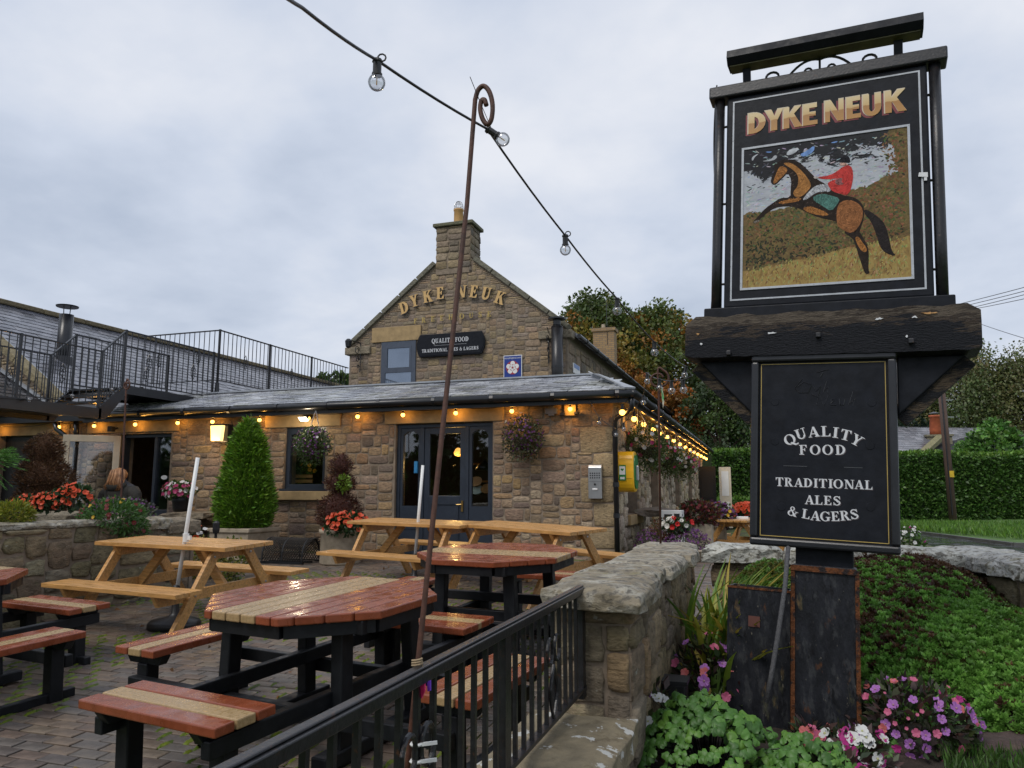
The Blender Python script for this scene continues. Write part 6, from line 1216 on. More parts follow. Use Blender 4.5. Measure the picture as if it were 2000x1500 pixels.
for px, py, rx in ((60, 982, .22), (100, 978, .24), (145, 968, .26)):
    q = P2(px, py, 7.8); plant('begonia', {60: 'sparse orange begonias at the left of the raised bed', 100: 'orange begonias in the middle of the raised bed', 145: 'tall orange red begonias below the open cream door'}[px], 'flowers', (q[0], 7.8, q[2] - .02), (rx, .2, .11 + (.05 if px == 145 else 0)), 320, DARKG, .065, [(FM['orange'], {60: 14, 100: 24, 145: 34}[px], 1.2)], group='begonias on the raised bed')
q = P2(180, 1000, 6.9); plant('trailing_dahlia', 'dark red flowers on a green plant spilling over the raised bed wall', 'flowers', (-7.02, 6.75, 1.07), (.34, .34, .2), 1800, [(.05, .13, .025), (.07, .16, .03), (.04, .10, .02)], .05, [(FM['crimson'], 26, 1.0), (FM['yellow'], 5, .8)], wd=.22)
plant('trailing_dahlia', 'green trailing stems with dark red flowers hanging down the wall face', 'flowers', (-6.9, 6.95, .88), (.12, .2, .2), 500, [(.05, .13, .025), (.07, .16, .03)], .045, [(FM['crimson'], 9, 1.0)], wd=.22)
plant('purple_sage', 'small purple flowers behind the dark red flowers on the bed', 'flowers', (-7.5, 7.3, 1.12), (.5, .28, .16), 900, [(.06, .05, .05), (.05, .08, .03)], .04, [(FM['purple'], 90, 1.1)], wd=.25)
pot('dark striped pot of petunias on a stone ledge by the entrance', (-9.9, 11.0, 1.0), [(.13, 0), (.15, .05), (.155, .06), (.16, .15), (.17, .16), (.18, .26), (.16, .26)], 'plastic', name='striped_pot')
q = P2(370, 965, 10.9); plant('petunia', 'pink and white petunias in the dark pot by the entrance', 'flowers', (-9.92, 10.95, 1.36), (.32, .2, .17), 500, GREEN, .055, [(FM['petpink'], 22, 1.2), (FM['petwhite'], 24, 1.2)])
lg = thing('stone_ledge', 'rough stone ledge under the pot of petunias', 'ledge', (-9.8, 11.2, .9)); slab('ledge_slab', lg, (-10.2, 10.8, .88), (.95, 0, 0), (0, .75, 0), .12, M['stone2'], (.2, .16, .11), (6, 4), .02); slab('ledge_support', lg, (-10.0, 11.0, .25), (.5, 0, 0), (0, .5, 0), .63, M['stone2'], (.2, .16, .11), (3, 3), .02)
for px, lb in ((395, 'yellow variegated shrub behind the picnic table by the parasol pole'), (455, 'yellow variegated shrub beside the stone trough')):
    q = P2(px, 1055, 8.6); plant('variegated_euonymus', lb, 'shrub', (q[0], 8.6, .42), (.24, .2, .32), 900, [(.30, .27, .05), (.10, .15, .02), (.35, .32, .09), (.06, .1, .02)], .045, group='variegated shrubs')
q = P2(388, 1035, 8.7); plant('begonia', 'single orange begonia with white flowers behind the parasol clamp', 'flowers', (q[0], 8.7, .74), (.16, .12, .12), 160, [(.06, .03, .025), (.04, .05, .02)], .06, [(FM['orange'], 3, 1.3), (FM['petwhite'], 4, 1)])
tr_ = thing('garden_tap', 'black tap post standing beside the stone trough', 'tap', (P2(422, 1060, 9.2)[0], 9.2, gz(9.2))); q = P2(422, 1035, 9.2); MB().tube([(q[0], 9.2, gz(9.2)), (q[0], 9.2, q[2])], .02, 8).lathe((q[0], 9.2, q[2] - .05), [(.04, 0), (.05, .05), (.05, .15), (.02, .18)], 8).build('post', M['plastic'], tr_)
# hanging baskets
def basket(label, c, rx, rz, nl, pal, fl, chain=None, wall=False):
    t = thing('hanging_basket', label, 'hanging basket', c, group='hanging baskets'); c = V3(*c)
    MB().lathe(c + V3(0, 0, -.12), [(.05, -.16), (.13, -.1), (.17, 0), (.17, .02)], 14).build('liner', mat('coir_liner', (.05, .035, .02), .9, .4, 40), t)
    P_, D_ = blob_points(nl, c + V3(0, -.03, -.03), (rx, .2, rz), .4); P_[:, 2] -= (nr.random(nl) ** 2) * rz * .5
    leaf_mesh('foliage', P_, D_ + nr.normal(0, .6, P_.shape), nr.uniform(.025, .055, nl), tints(nl, pal), M['leaf'], t, .3)
    if chain is not None:
        for s in (-1, 1): MB().tube([c + V3(s * .16, 0, .0), chain], .006, 5).build('chain', M['steel'], t)
    for me, n_, sc in fl:
        for i in range(n_):
            d = unit([rng.gauss(0, 1), -abs(rng.gauss(.7, .6)), rng.gauss(-.1, .9)]); put_flower(me, c + V3(0, -.03, -.05) + d * np.array((rx, .2, rz)) * rng.uniform(.95, 1.12), d, t, sc)
    return t
basket('hanging basket of purple flowers in front of the blue window', (-7.37, 11.22, 2.22), .37, .28, 1800, [(.06, .105, .035), (.08, .125, .045), (.05, .08, .03)], [(FM['purple'], 70, 1.5), (FM['petwhite'], 2, .8), (FM['lilac'], 16, .7)], chain=(-7.4, 11.3, 2.76))
basket('half basket of trailing purple flowers on the wall right of the door', (-3.62, 11.40, 2.28), .34, .33, 2000, [(.06, .08, .03), (.09, .08, .04), (.05, .065, .03)], [(FM['purple'], 120, 1.4), (FM['petwhite'], 5, .9)])
basket('nearest large trailing basket on the side wall above the yellow cabinet', (-1.86, 12.7, 2.18), .36, .38, 2600, [(.08, .13, .03), (.11, .16, .04), (.06, .09, .025)], [(FM['petwhite'], 14, 1.2), (FM['petpink'], 8, 1.1)], chain=(-2.0, 12.7, 2.75))
basket('second trailing basket of pink and white flowers on the side wall', (-1.85, 15.2, 2.1), .34, .34, 2600, [(.08, .13, .03), (.11, .16, .04), (.06, .09, .025)], [(FM['petwhite'], 22, 1.0), (FM['petpink'], 14, 1.0)], chain=(-2.0, 15.2, 2.75))
basket('third trailing basket of flowers farther along the side wall', (-1.85, 18.4, 2.1), .38, .38, 2200, [(.08, .13, .03), (.11, .16, .04), (.06, .09, .025)], [(FM['petwhite'], 24, 1.2), (FM['petpink'], 10, 1.2)], chain=(-2.0, 18.4, 2.75))
# fittings on the front and side walls
lnt = thing('wall_lantern', 'lit square wall lantern left of the tall green conifer', 'lantern', (-9.62, 11.5, 2.3)); q0, q1 = at_y(417, 832, 11.45), at_y(438, 861, 11.45)
MB().prism([(q0[0], q0[2]), (q1[0], q0[2]), (q1[0] - .03, q1[2]), (q0[0] + .03, q1[2])], (0, 11.45, 0), UX, UZ, NF, -.0, .08).build('glass', M['lampglow'], lnt); MB().box(q0[0] + .02, q1[0] + .06, 11.46, 11.6, q1[2] - .02, q0[2] + .03).box(q0[0] - .01, q1[0] + .02, 11.36, 11.6, q0[2], q0[2] + .03).build('housing', M['black'], lnt)
o = lamp_light('lantern_glow', (0, -.25, -.02), 4, (1, .66, .3), .06); o.parent = lnt
def flood(label, px, py, w_, h_, lit=False, Y=11.45):
    q = at_y(px, py, Y); t = thing('floodlight', label, 'floodlight', q, group='floodlights'); MB().box(q[0] - w_ / 2, q[0] + w_ / 2, Y - .05, Y + .05, q[2] - h_ / 2, q[2] + h_ / 2).build('housing', M['plastic'], t, bev=.01)
    for i in range(5): MB().box(q[0] - w_ / 2 + .01 + i * w_ / 5, q[0] - w_ / 2 + .02 + i * w_ / 5, Y - .065, Y - .05, q[2] - h_ / 2, q[2] + h_ / 2).build('fin', M['plastic'], t)
    MB().bar((q[0], Y + .05, q[2]), (q[0], 11.62, q[2] + .04), .03, .03).build('bracket', M['plastic'], t)
    if lit: MB().obox((q[0], Y - .07, q[2] - h_ / 2), V3(w_ / 2, 0, 0), V3(0, .04, -.03), V3(0, .003, .004)).build('lens', M['floodon'], t); o = lamp_light('flood_glow', (0, -.2, -.12), 8, (1, .8, .55), .05); o.parent = t
flood('black floodlight under the gutter above the left entrance', 377, 811, .20, .10); flood('lit slim floodlight over the blue window', 597, 816, .16, .06, True); flood('black floodlight under the gutter near the building corner', 1138, 782, .20, .11); flood('small black sensor light above the entrance door', 218, 838, .10, .10)
jb = thing('junction_box', 'grey cross shaped junction box under the eaves', 'junction box', at_y(1077, 803, 11.58)); q = at_y(1077, 803, 11.58); MB().box(q[0] - .10, q[0] + .10, 11.54, 11.6, q[2] - .05, q[2] + .05).box(q[0] - .05, q[0] + .05, 11.545, 11.6, q[2] - .08, q[2] + .08).build('body', mat('grey_plastic', (.12, .12, .13), .5), jb, bev=.01)
q0, q1 = at_y(1103, 792, 11.6), at_y(1126, 812, 11.6); fx = thing('bulkhead_lamp', 'small square bulkhead lamp lit amber under the eaves near the corner', 'lamp', q0); MB().box(q0[0], q1[0], 11.55, 11.60, q1[2], q0[2]).build('body', M['buff'], fx, bev=.01); MB().box(q0[0] - .06, q0[0] + .02, 11.5, 11.56, q1[2], q1[2] + .05).box(q1[0] - .02, q1[0] + .05, 11.5, 11.56, q1[2] + .01, q1[2] + .06).build('side_spot', M['plastic'], fx, bev=.01)
ash = thing('ashtray_box', 'stainless steel wall ashtray with round holes near the corner', 'ashtray', (-2.5, 11.55, 1.26)); a0, a1, b0_, b1_ = -2.60, -2.39, 1.24, 1.77
MB().prism([(0, b0_), (0, b1_ - .05), (.03, b1_ - .01), (.10, b1_), (.10, b0_)], (a0, 11.50, 0), (0, 1, 0), UZ, UX, 0, a1 - a0).build('body', M['steel'], ash, bev=.006)
for i in range(5):
    for k in range(3): MB().lathe((a0 + .035 + i * .035, 11.4995, b1_ - .14 - k * .035), [(.012, 0), (.012, .001)], 8, ((1, 0, 0), (0, 0, 1), (0, -1, 0))).build('hole', M['plastic'], ash)
MB().box(a0 + .005, a1 - .005, 11.497, 11.4995, 1.50, 1.503).lathe((-2.495, 11.499, 1.46), [(.018, 0), (.016, .012)], 10, ((1, 0, 0), (0, 0, 1), (0, -1, 0))).build('lock', M['plastic'], ash); MB().box(-2.535, -2.455, 11.485, 11.50, 1.37, 1.40).build('handle', M['white'], ash, bev=.005)
df = thing('defibrillator_cabinet', 'yellow and green defibrillator cabinet on the corner wall', 'cabinet', (-2.1, 11.85, 1.6)); dY, dZ, dh, dw = 11.93, 1.66, .32, .2
def stad(s): return [(dY + (dw * s) * np.sign(math.cos(a)) * abs(math.cos(a)) ** .6, dZ + (dh * s) * np.sign(math.sin(a)) * abs(math.sin(a)) ** .7) for a in np.linspace(0, 2 * math.pi, 25)[:-1]]
YEL = mat('defib_yellow', (.80, .44, .012), .35, .08); GRN = mat('defib_green', (.015, .19, .04), .35)
MB().prism(stad(1), (-2.2, 0, 0), (0, 1, 0), UZ, UX, 0, .27).build('body', YEL, df, bev=.02); MB().prism(stad(.84), (-2.2, 0, 0), (0, 1, 0), UZ, UX, .271, .285).build('door', GRN, df); MB().box(-1.915, -1.87, dY - .09, dY - .05, 1.52, 1.75).build('handle', M['steel'], df, bev=.008)
lbx = MB().box(-2.16, -2.05, 11.722, 11.726, 1.52, 1.76).build('label_panel', GRN, df); MB().box(-2.15, -2.06, 11.719, 11.7218, 1.61, 1.74).box(-2.14, -2.07, 11.719, 11.7218, 1.54, 1.575).build('label_white', M['white'], df); MB().prism([(-2.105, 1.665), (-2.13, 1.69), (-2.125, 1.71), (-2.105, 1.70), (-2.085, 1.71), (-2.08, 1.69)], (0, 11.7188, 0), UX, UZ, NF, 0, .001).build('heart', GRN, df)
for z in (1.55, 1.86): MB().box(-2.18, -1.95, 11.728, 11.731, z, z + .004).build('seam', mat('dark_yellow', (.3, .15, .005), .5), df)
for px, py, lb in ((662, 1094, 'small white triangle marker on the ground beside the round pot'), (1077, 1055, 'small white triangle marker low on the wall by the corner')):
    q = at_y(px, py, 10.2 if px < 900 else 11.55); t = thing('triangle_marker', lb, 'marker', q); MB().prism([(-.05, .05), (.05, .05), (0, -.06)], q, UX, UZ, NF, 0, .03).build('plate', M['plastic'], t); MB().prism([(-.028, .036), (.028, .036), (0, -.03)], q, UX, UZ, NF, .03, .033).build('white_face', M['white'], t)
# crate of sunflowers inside the window
q = at_y(597, 940, 12.1); ck = thing('flower_crate', 'wooden crate of sunflowers inside the blue window', 'crate', q)
for z in (-.06, .03, .12): MB().box(q[0] - .2, q[0] + .2, 12.0, 12.02, q[2] + z - .06, q[2] + z).build('slat', M['pine'], ck)
plant('sunflower_plant', 'yellow sunflowers in the crate inside the window', 'flowers', (q[0], 12.1, q[2] + .22), (.2, .1, .12), 140, GREEN, .07, [(FM['sunfl'], 4, 1.0)], stem=False)
# side path: pots and machine
SP = [((-1.68, 12.15, .5), (.34, .3, .26), 'purple heather massed at the foot of the downpipe', [(.09, .05, .07), (.05, .08, .03), (.08, .04, .07)], [(FM['purple'], 110, 1.4)]),
      ((-1.45, 12.05, .78), (.3, .22, .17), 'orange leaved coleus in the planter by the corner', [(.18, .06, .02), (.12, .04, .015), (.06, .09, .02)], [(FM['petwhite'], 1, 1.5)]),
      ((-1.18, 12.0, .55), (.34, .28, .24), 'purple and green heather in front of the white cabinet', [(.09, .05, .08), (.05, .09, .03), (.10, .05, .08)], [(FM['purple'], 130, 1.4)])]
for c, r, lb, pal, fl in SP: plant('heather', lb, 'flowers', c, r, 1300, pal, .04, fl, wd=.2, group='side path planting')
plant('white_begonia', 'white and red begonias in the planter before the white cabinet', 'flowers', (-1.32, 11.9, .84), (.22, .16, .10), 260, DARKG, .06, [(FM['bigwhite'], 12, .9), (FM['scarlet'], 4, 1.0)])
pot('tan trough pot holding the heather by the corner', (-1.3, 12.0, .28), [(.5, 0), (.56, .18), (.6, .2), (.56, .2)], name='trough_pot')
vc = thing('vending_cabinet', 'white dispensing cabinet on the side path between the pots', 'cabinet', (-1.45, 12.9, .2)); MB().box(-1.68, -1.32, 12.7, 13.1, .15, 1.04).build('body', M['white'], vc, bev=.008); MB().box(-1.6, -1.47, 12.693, 12.699, .90, .98).box(-1.44, -1.35, 12.693, 12.699, .86, .99).build('slot', M['plastic'], vc)
for z in (.95, .85, .75, .65): MB().box(-1.319, -1.315, 12.78, 12.82, z, z + .03).build('vent', M['plastic'], vc)
pot('tall square stone planter beside the white cabinet', (-1.12, 13.6, .16), [(.30, 0), (.32, .62), (.30, .64)], sq=True, name='tall_planter', group='tall planters'); plant('mixed_planter_flowers', 'dark red and orange foliage in the nearer tall planter', 'flowers', (-1.12, 13.55, .96), (.36, .28, .24), 1300, [(.10, .02, .03), (.14, .05, .015), (.05, .07, .02)], .06, [(FM['crimson'], 20, 1.3)])
pot('tall square stone planter nearer the dark door', (-.98, 15.4, .05), [(.3, 0), (.32, .62), (.30, .64)], sq=True, name='tall_planter', group='tall planters'); plant('mixed_planter_flowers', 'purple and yellow flowers in the farther tall planter', 'flowers', (-.92, 15.35, .88), (.34, .28, .28), 1000, [(.09, .03, .07), (.06, .09, .02)], .06, [(FM['purple'], 60, 2), (FM['yellow'], 4, 1.2)])
for i, x in enumerate((-1.55, -.75)):
    plant('begonia_bed', ('orange begonia clump below the hedge beside the cream door', 'orange begonia clump below the hedge left of the sign')[i], 'flowers', (x, 29 + i, .62), (.42, .4, .3), 500, DARKG, .12, [(FM['orange'], 60, 2.4)], group='far begonias')
    pot(('dark green trough under the begonias by the cream door', 'dark green trough under the begonias near the sign')[i], (x, 29 + i, 0), [(.45, 0), (.5, .42), (.46, .42)], 'leafpot' if 'leafpot' in M else 'plastic', name='far_trough', group='far troughs')
sh = thing('stone_shelf', 'dark stone shelf jutting from the side wall behind the begonias', 'ledge', (-1.95, 13.6, .95)); slab('shelf_slab', sh, (-2.2, 13.3, .92), (.55, 0, 0), (0, 1.3, 0), .14, M['stone2'], (.16, .13, .10), (4, 5), .03)
br_ = thing('white_tray', 'small white tray on the far picnic table', 'tray', (-.45, 15.6, .76)); MB().box(-.56, -.34, 15.5, 15.7, gz(15.6) + .765, gz(15.6) + .83).build('tray', M['white'], br_, bev=.01)
# ------------------------------------------------------------------ flower bed in front of the sign
def bedz(x, y): return .03 + max(0, (y - 4.9)) * .12 + max(0, x - .5) * .03
sheet('flower_bed', M['soil'], list(np.linspace(-.62, 1.95, 14)), list(np.linspace(2.6, 7.0, 18)), lambda x, y: bedz(x, y) + .02 * math.sin(x * 9) * math.sin(y * 8))
gk = thing('bed_edging', 'brown wet stone edging at the front of the flower bed', 'kerb', (.8, 4.55, 0)); slab('edging_stone', gk, (.42, 4.30, -.02), (.5, .22, 0), (-.12, .26, 0), .10, M['stone2'], (.075, .05, .042), (6, 4), .012); slab('edging_stone', gk, (.94, 4.53, -.02), (.5, .2, 0), (-.12, .26, 0), .10, M['stone2'], (.08, .052, .045), (6, 4), .012)
gr = nr.uniform([.75, 4.0], [1.9, 4.55], (2600, 2)); tag(leaf_mesh('grass', np.column_stack([gr, np.full(len(gr), .04)]), np.column_stack([nr.normal(0, .35, (len(gr), 2)), np.ones(len(gr))]), nr.uniform(.04, .09, len(gr)), tints(len(gr), GREEN), M['leaf'], None, .06), 'short green grass at the front corner of the bed', 'grass', kind='stuff')
# lobed leaves of columbine: every leaf an object
def lobed(col, r=.05):
    mb = MB(); mb.col = col
    for k in range(3):
        a0 = rd(90 + (k - 1) * 78); d = V3(math.cos(a0), math.sin(a0), 0); s = V3(-d[1], d[0], 0); z = V3(0, 0, 1)
        rim = []
        for i in range(9):
            t = -1 + i / 4; L_ = r * (1.0 - .22 * t * t) * (1.0 if i % 2 else .86); rim.append(d * (L_ * math.cos(t * .95) ) + s * (L_ * math.sin(t * .95) * .8) + z * (.010 * math.cos(i * 1.6) - .012 * t * t - .010))
        base_ = d * r * .12; cen = d * r * .55 + z * .006
        mb.add([base_] + rim + [cen], [(0, 1, 10)] + [(i, i + 1, 10) for i in range(1, 9)] + [(9, 0, 10)])
    return mb.mesh('leaf', M['wetleaf'], smooth=True)
LF = [lobed(c) for c in ((.07, .18, .028), (.095, .23, .036), (.055, .145, .024), (.085, .205, .036), (.12, .26, .036))]
def columbine(label, c, rx, ry, rz, n):
    t = thing('columbine', label, 'leafy plant', (c[0], c[1], bedz(c[0], c[1])), group='columbines'); c = V3(*c); sm = MB()
    for i in range(n):
        while True:
            a, b = rng.uniform(-1, 1), rng.uniform(-1, 1)
            if a * a + b * b < 1: break
        k = 1 - (a * a + b * b); p = c + V3(a * rx, b * ry, rz * (k ** .6) * rng.uniform(.7, 1.05)); o = link('leaf', rng.choice(LF), t, 0, [float(q) for q in p - np.array(t.location)])
        face_to(o, unit([a * .7 + rng.gauss(0, .25), b * .7 - .35 + rng.gauss(0, .25), 1]), rng.uniform(0, 6.28)); sc = rng.uniform(.75, 1.35); o.scale = (sc,) * 3
        if i % 3 == 0: sm.tube([V3(c[0] + a * rx * .2, c[1] + b * ry * .2, c[2] - .02), (p + V3(c[0], c[1], p[2])) / 2 - V3(0, 0, .03), p], .0022, 4)
    sm.build('stems', M['wetleaf'], t)
b_ = at_z(1400, 1440, .2); columbine('broad mound of wet lobed columbine leaves left of the post', (-.32, 3.95, .05), .36, .36, .30, 190)
columbine('smaller mound of lobed columbine leaves at the foot of the post', (.12, 3.95, .0), .26, .22, .22, 90)
columbine('few low columbine leaves by the stone edging', (.42, 4.42, .02), .2, .1, .08, 26)
for i, (x, y) in enumerate(((.95, 4.95),)): columbine('small columbine leaves among the pink flowers at right', (x, y - .1, .04), .16, .12, .12, 24)
# busy lizzies: leaves + each flower
IMP = [(.03, .045, .018), (.05, .06, .02), (.06, .03, .025), (.035, .06, .022), (.05, .035, .03)]
def busy(label, c, r, fl, n=420): return plant('busy_lizzie', label, 'flowers', c, r, n, IMP, .062, fl, group='busy lizzies in the bed', wd=.22, lm='wetleaf', shell=.3)
busy('lilac and pink busy lizzies against the garden wall', (-.36, 5.0, .20), (.26, .32, .24), [(FM['lilac'], 13, 1.35), (FM['pink'], 7, 1.3), (FM['coral'], 6, 1.2)], 620)
busy('small lilac and white busy lizzies at the wall foot', (-.60, 4.2, .12), (.10, .3, .2), [(FM['lilac'], 4, 1.4), (FM['white'], 9, 1.3)], 240)
busy('mass of lilac and magenta busy lizzies right of the post', (.68, 4.62, .14), (.30, .26, .22), [(FM['lilac'], 28, 1.15), (FM['pink'], 12, .9), (FM['magenta'], 6, 1.2), (FM['coral'], 4, 1.0), (FM['pink'], 14, .5)], 900)
busy('white busy lizzies at the foot of the sign post', (.36, 4.18, .08), (.16, .10, .13), [(FM['white'], 20, 1.5), (FM['magenta'], 8, 1.4)], 280)
busy('coral busy lizzies below the steel post', (.17, 4.35, .07), (.12, .08, .1), [(FM['coral'], 5, 1.4), (FM['pink'], 4, 1.3)], 150)
busy('few magenta flowers before the lobed leaves at the bottom', (.28, 3.95, .05), (.14, .08, .1), [(FM['magenta'], 9, 1.4), (FM['white'], 3, 1.4)], 160)
# sword-leaved montbretia
mt = thing('montbretia', 'green yellow sword leaved montbretia beside the garden wall', 'leafy plant', (-.33, 5.75, .1)); 
BL = []
for k in range(5):
    mb = MB(); mb.col = [(.13, .24, .028), (.19, .28, .03), (.30, .31, .04), (.09, .18, .026), (.36, .28, .04)][k]; vs, fs = [], []; L_ = .62
    for i in range(9): t = i / 8; w_ = .018 * (1 - t ** 3) + .0008; xx = .30 * t * t * (1 + .12 * k); zz = L_ * t * (1 - .22 * t * (1 + .1 * k)); vs += [(xx, -w_, zz), (xx + .002, 0, zz - .003), (xx, w_, zz)]
    for i in range(8): a = i * 3; fs += [(a, a + 1, a + 4, a + 3), (a + 1, a + 2, a + 5, a + 4)]
    mb.add(vs, fs); BL.append(mb.mesh('blade', M['leaf'], smooth=True))
for i in range(300):
    x, y = rng.gauss(-.28, .10), rng.gauss(5.35, .2); a = rng.gauss(-.25, .95); o = link('blade', rng.choice(BL), mt, 0, (x + .33, y - 5.75, bedz(x, y) - .1)); o.rotation_euler = (rng.gauss(0, .12), rng.gauss(0, .22), a); s = rng.uniform(.9, 1.5); o.scale = (s, 1.1, s)
for p in ((-.12, 5.3, .42), (-.10, 5.35, .38), (-.15, 5.3, .44)): put_flower(FM['crocos'], p, (0, -1, .5), mt, 1.4)
MB().tube([(-.3, 5.6, .15), (-.2, 5.4, .4), (-.12, 5.3, .43)], .003, 5).build('stem', M['leaf'] if False else M['bark'], mt)
# hebe mound of tiny rosettes (nobody could count them)
def mound(name, label, n, zf, area, pal_fn, size=.052, rows=5):
    xy = nr.uniform([area[0], area[2]], [area[1], area[3]], (n, 2)); z = np.array([zf(a, b) for a, b in xy]); k = z > -1; xy, z = xy[k], z[k]; m_ = len(z); e = .02
    gx_ = np.array([(zf(a + e, b) - zf(a - e, b)) / (2 * e) for a, b in xy]); gy_ = np.array([(zf(a, b + e) - zf(a, b - e)) / (2 * e) for a, b in xy]); nn = np.column_stack([-np.clip(gx_, -3, 3), -np.clip(gy_, -3, 3), np.ones(m_)]); nn /= np.linalg.norm(nn, axis=1)[:, None]
    nn = nn + nr.normal(0, .22, nn.shape); nn /= np.linalg.norm(nn, axis=1)[:, None]
    base_ = np.column_stack([xy, z + nr.normal(0, .012, m_)]); col = np.array([pal_fn(a, b) for a, b in xy]); Ps, Ds, Cs, Ss = [], [], [], []
    t1 = np.cross(nn, rand_dir(m_)); t1 /= np.linalg.norm(t1, axis=1)[:, None]; t2 = np.cross(nn, t1)
    for tier in range(3):
        for j in range(6):
            a = j * math.pi / 3 + tier * .52; Ps.append(base_ + nn * (.006 + tier * .012)); Ds.append(nn * (.25 + tier * .55) + t1 * math.cos(a) + t2 * math.sin(a)); Cs.append(col * (1 + .12 * tier)); Ss.append(np.full(m_, size * (1 - .2 * tier)) * nr.uniform(.8, 1.2, m_))
    o = leaf_mesh(name, np.concatenate(Ps), np.concatenate(Ds), np.concatenate(Ss), np.concatenate(Cs), M['leaf'], None, .26, .05, broad=.6); return tag(o, label, 'shrub', kind='stuff')
def hz(x, y):
    f = y - (5.05 - .30 * max(0, x - .55)); s = max(0, min(1, f / .5)); b = max(0, min(1, (x - .26) / .12))
    if s * b <= 0: return -2
    wl = 1.5 - (y - 6.9) * -.0
    return bedz(x, y) + s ** .6 * b ** .5 * (.2 + .30 * max(0, min(1, (y - 5.1) / 1.5)) * max(0, min(1, (1.75 - x) / .5))) + .02 * math.sin(x * 11) * math.sin(y * 9)
def hcol(x, y):
    t = math.sin(x * 3.1 + y * 2.2) * .5 + math.sin(x * 7.7 - y * 4.1) * .3 + (y - 5.75) * 1.5 - abs(x - .9) * .4; g = np.array([(.12, .26, .042), (.095, .215, .034), (.155, .31, .055)][rng.randrange(3)]); bw = np.array([(.075, .036, .02), (.055, .026, .015), (.10, .05, .024)][rng.randrange(3)])
    return (bw if t + rng.gauss(0, .7) > .55 else g) * rng.uniform(.75, 1.25)
sh_ = sheet('hebe_soil', M['soil'], list(np.linspace(.2, 2.0, 30)), list(np.linspace(4.4, 6.95, 40)), lambda x, y: max(bedz(x, y) - .1, hz(x, y) - .035))
mound('hebe_cover', 'green and brown hebe ground cover spreading behind the sign post', 6500, hz, (.25, 1.75, 4.4, 6.95), hcol)
def hz2(x, y): d = ((x + .02) / .3) ** 2 + ((y - 6.35) / .5) ** 2; return -2 if d > 1 else bedz(x, y) + .56 * (1 - d) ** .5 + .02 * math.sin(x * 15) * math.sin(y * 12)
mound('hebe_clump', 'bright green hebe clump behind the black steel box', 2400, hz2, (-.35, .35, 5.8, 6.9), lambda x, y: np.array([(.085, .18, .03), (.11, .21, .035), (.10, .10, .02)][rng.randrange(3)]) * rng.uniform(.8, 1.2), .034)
plant('white_bedding', 'small white flowers with a pink one behind the sign panel edge', 'flowers', (1.28, 8.1, .86), (.12, .12, .16), 260, GREEN, .04, [(FM['white'], 26, .8), (FM['magenta'], 3, 1.2)])
bpst = thing('bollard_light', 'small black bollard light against the garden wall', 'light', (-.52, 4.55, .03)); MB().box(-.60, -.47, 4.45, 4.6, .0, .28).build('body', M['plastic'], bpst, bev=.01); MB().box(-.61, -.46, 4.44, 4.61, .28, .30).build('cap', M['plastic'], bpst)
ll = 90; LPp = np.column_stack([nr.uniform(-7, -1.2, ll), nr.uniform(3, 11, ll), np.zeros(ll)]); LPp[:, 2] = [gz(y) + .012 for y in LPp[:, 1]]
tag(leaf_mesh('fallen_leaves', LPp, np.column_stack([nr.normal(0, 1, (ll, 2)), nr.uniform(-.05, .15, ll)]), nr.uniform(.03, .06, ll), tints(ll, [(.30, .17, .05), (.22, .10, .03), (.40, .30, .12), (.12, .07, .03)]), M['leaf'], None, .35), 'scattered brown fallen leaves on the brick paving', 'leaves', kind='stuff')
# ------------------------------------------------------------------ person at the entrance, seen from behind
pe = thing('person', 'person in dark hooded coat with ginger hair walking to the entrance', 'person', (-10.95, 10.6, gz(10.6)))
def skin(name, joints, edges, radii, m, par, sub=2, rootv=0):
    me = bpy.data.meshes.new(name); me.from_pydata([tuple(j) for j in joints], edges, []); me.materials.append(m); o = link(name, me, par); sk = o.modifiers.new('skin', 'SKIN'); lay = me.skin_vertices[0].data if me.skin_vertices else None
    if lay is None: me.skin_vertices.new() if hasattr(me.skin_vertices, 'new') else None; lay = me.skin_vertices[0].data
    for v, r in zip(lay, radii): v.radius = (r, r) if not hasattr(r, '__len__') else r
    lay[rootv].use_root = True; s = o.modifiers.new('sub', 'SUBSURF'); s.levels = s.render_levels = sub; sk.use_smooth_shade = True; return o
J = [(0, 0, .80), (0, .02, .98), (0, .03, 1.14), (0, .01, 1.26), (0, -.02, 1.34), (0, -.03, 1.43), (-.15, .02, 1.21), (-.20, -.02, .98), (-.18, .10, .78), (.15, .02, 1.21), (.21, -.03, .99), (.25, .06, .80), (-.08, 0, .76), (-.09, .10, .43), (-.09, .0, .08), (-.09, .12, .04), (.08, 0, .76), (.09, -.06, .43), (.09, -.2, .10), (.09, -.09, .04), (-.18, .14, .71), (.26, .09, .73)]
E_ = [(0, 1), (1, 2), (2, 3), (3, 4), (4, 5), (3, 6), (6, 7), (7, 8), (3, 9), (9, 10), (10, 11), (0, 12), (12, 13), (13, 14), (14, 15), (0, 16), (16, 17), (17, 18), (18, 19), (8, 20), (11, 21)]
Rr = [.13, .12, .13, .10, .055, .085, .065, .05, .036, .065, .05, .036, .085, .06, .045, .035, .085, .06, .045, .035, .03, .03]
skin('body', J, E_, Rr, mat('dark_trousers', (.03, .03, .035), .8), pe)
COAT = mat('dark_olive_coat', (.020, .018, .014), .85, .3, 9, .4, 30); px_, py_, pz_ = -10.95, 10.6, gz(10.6)
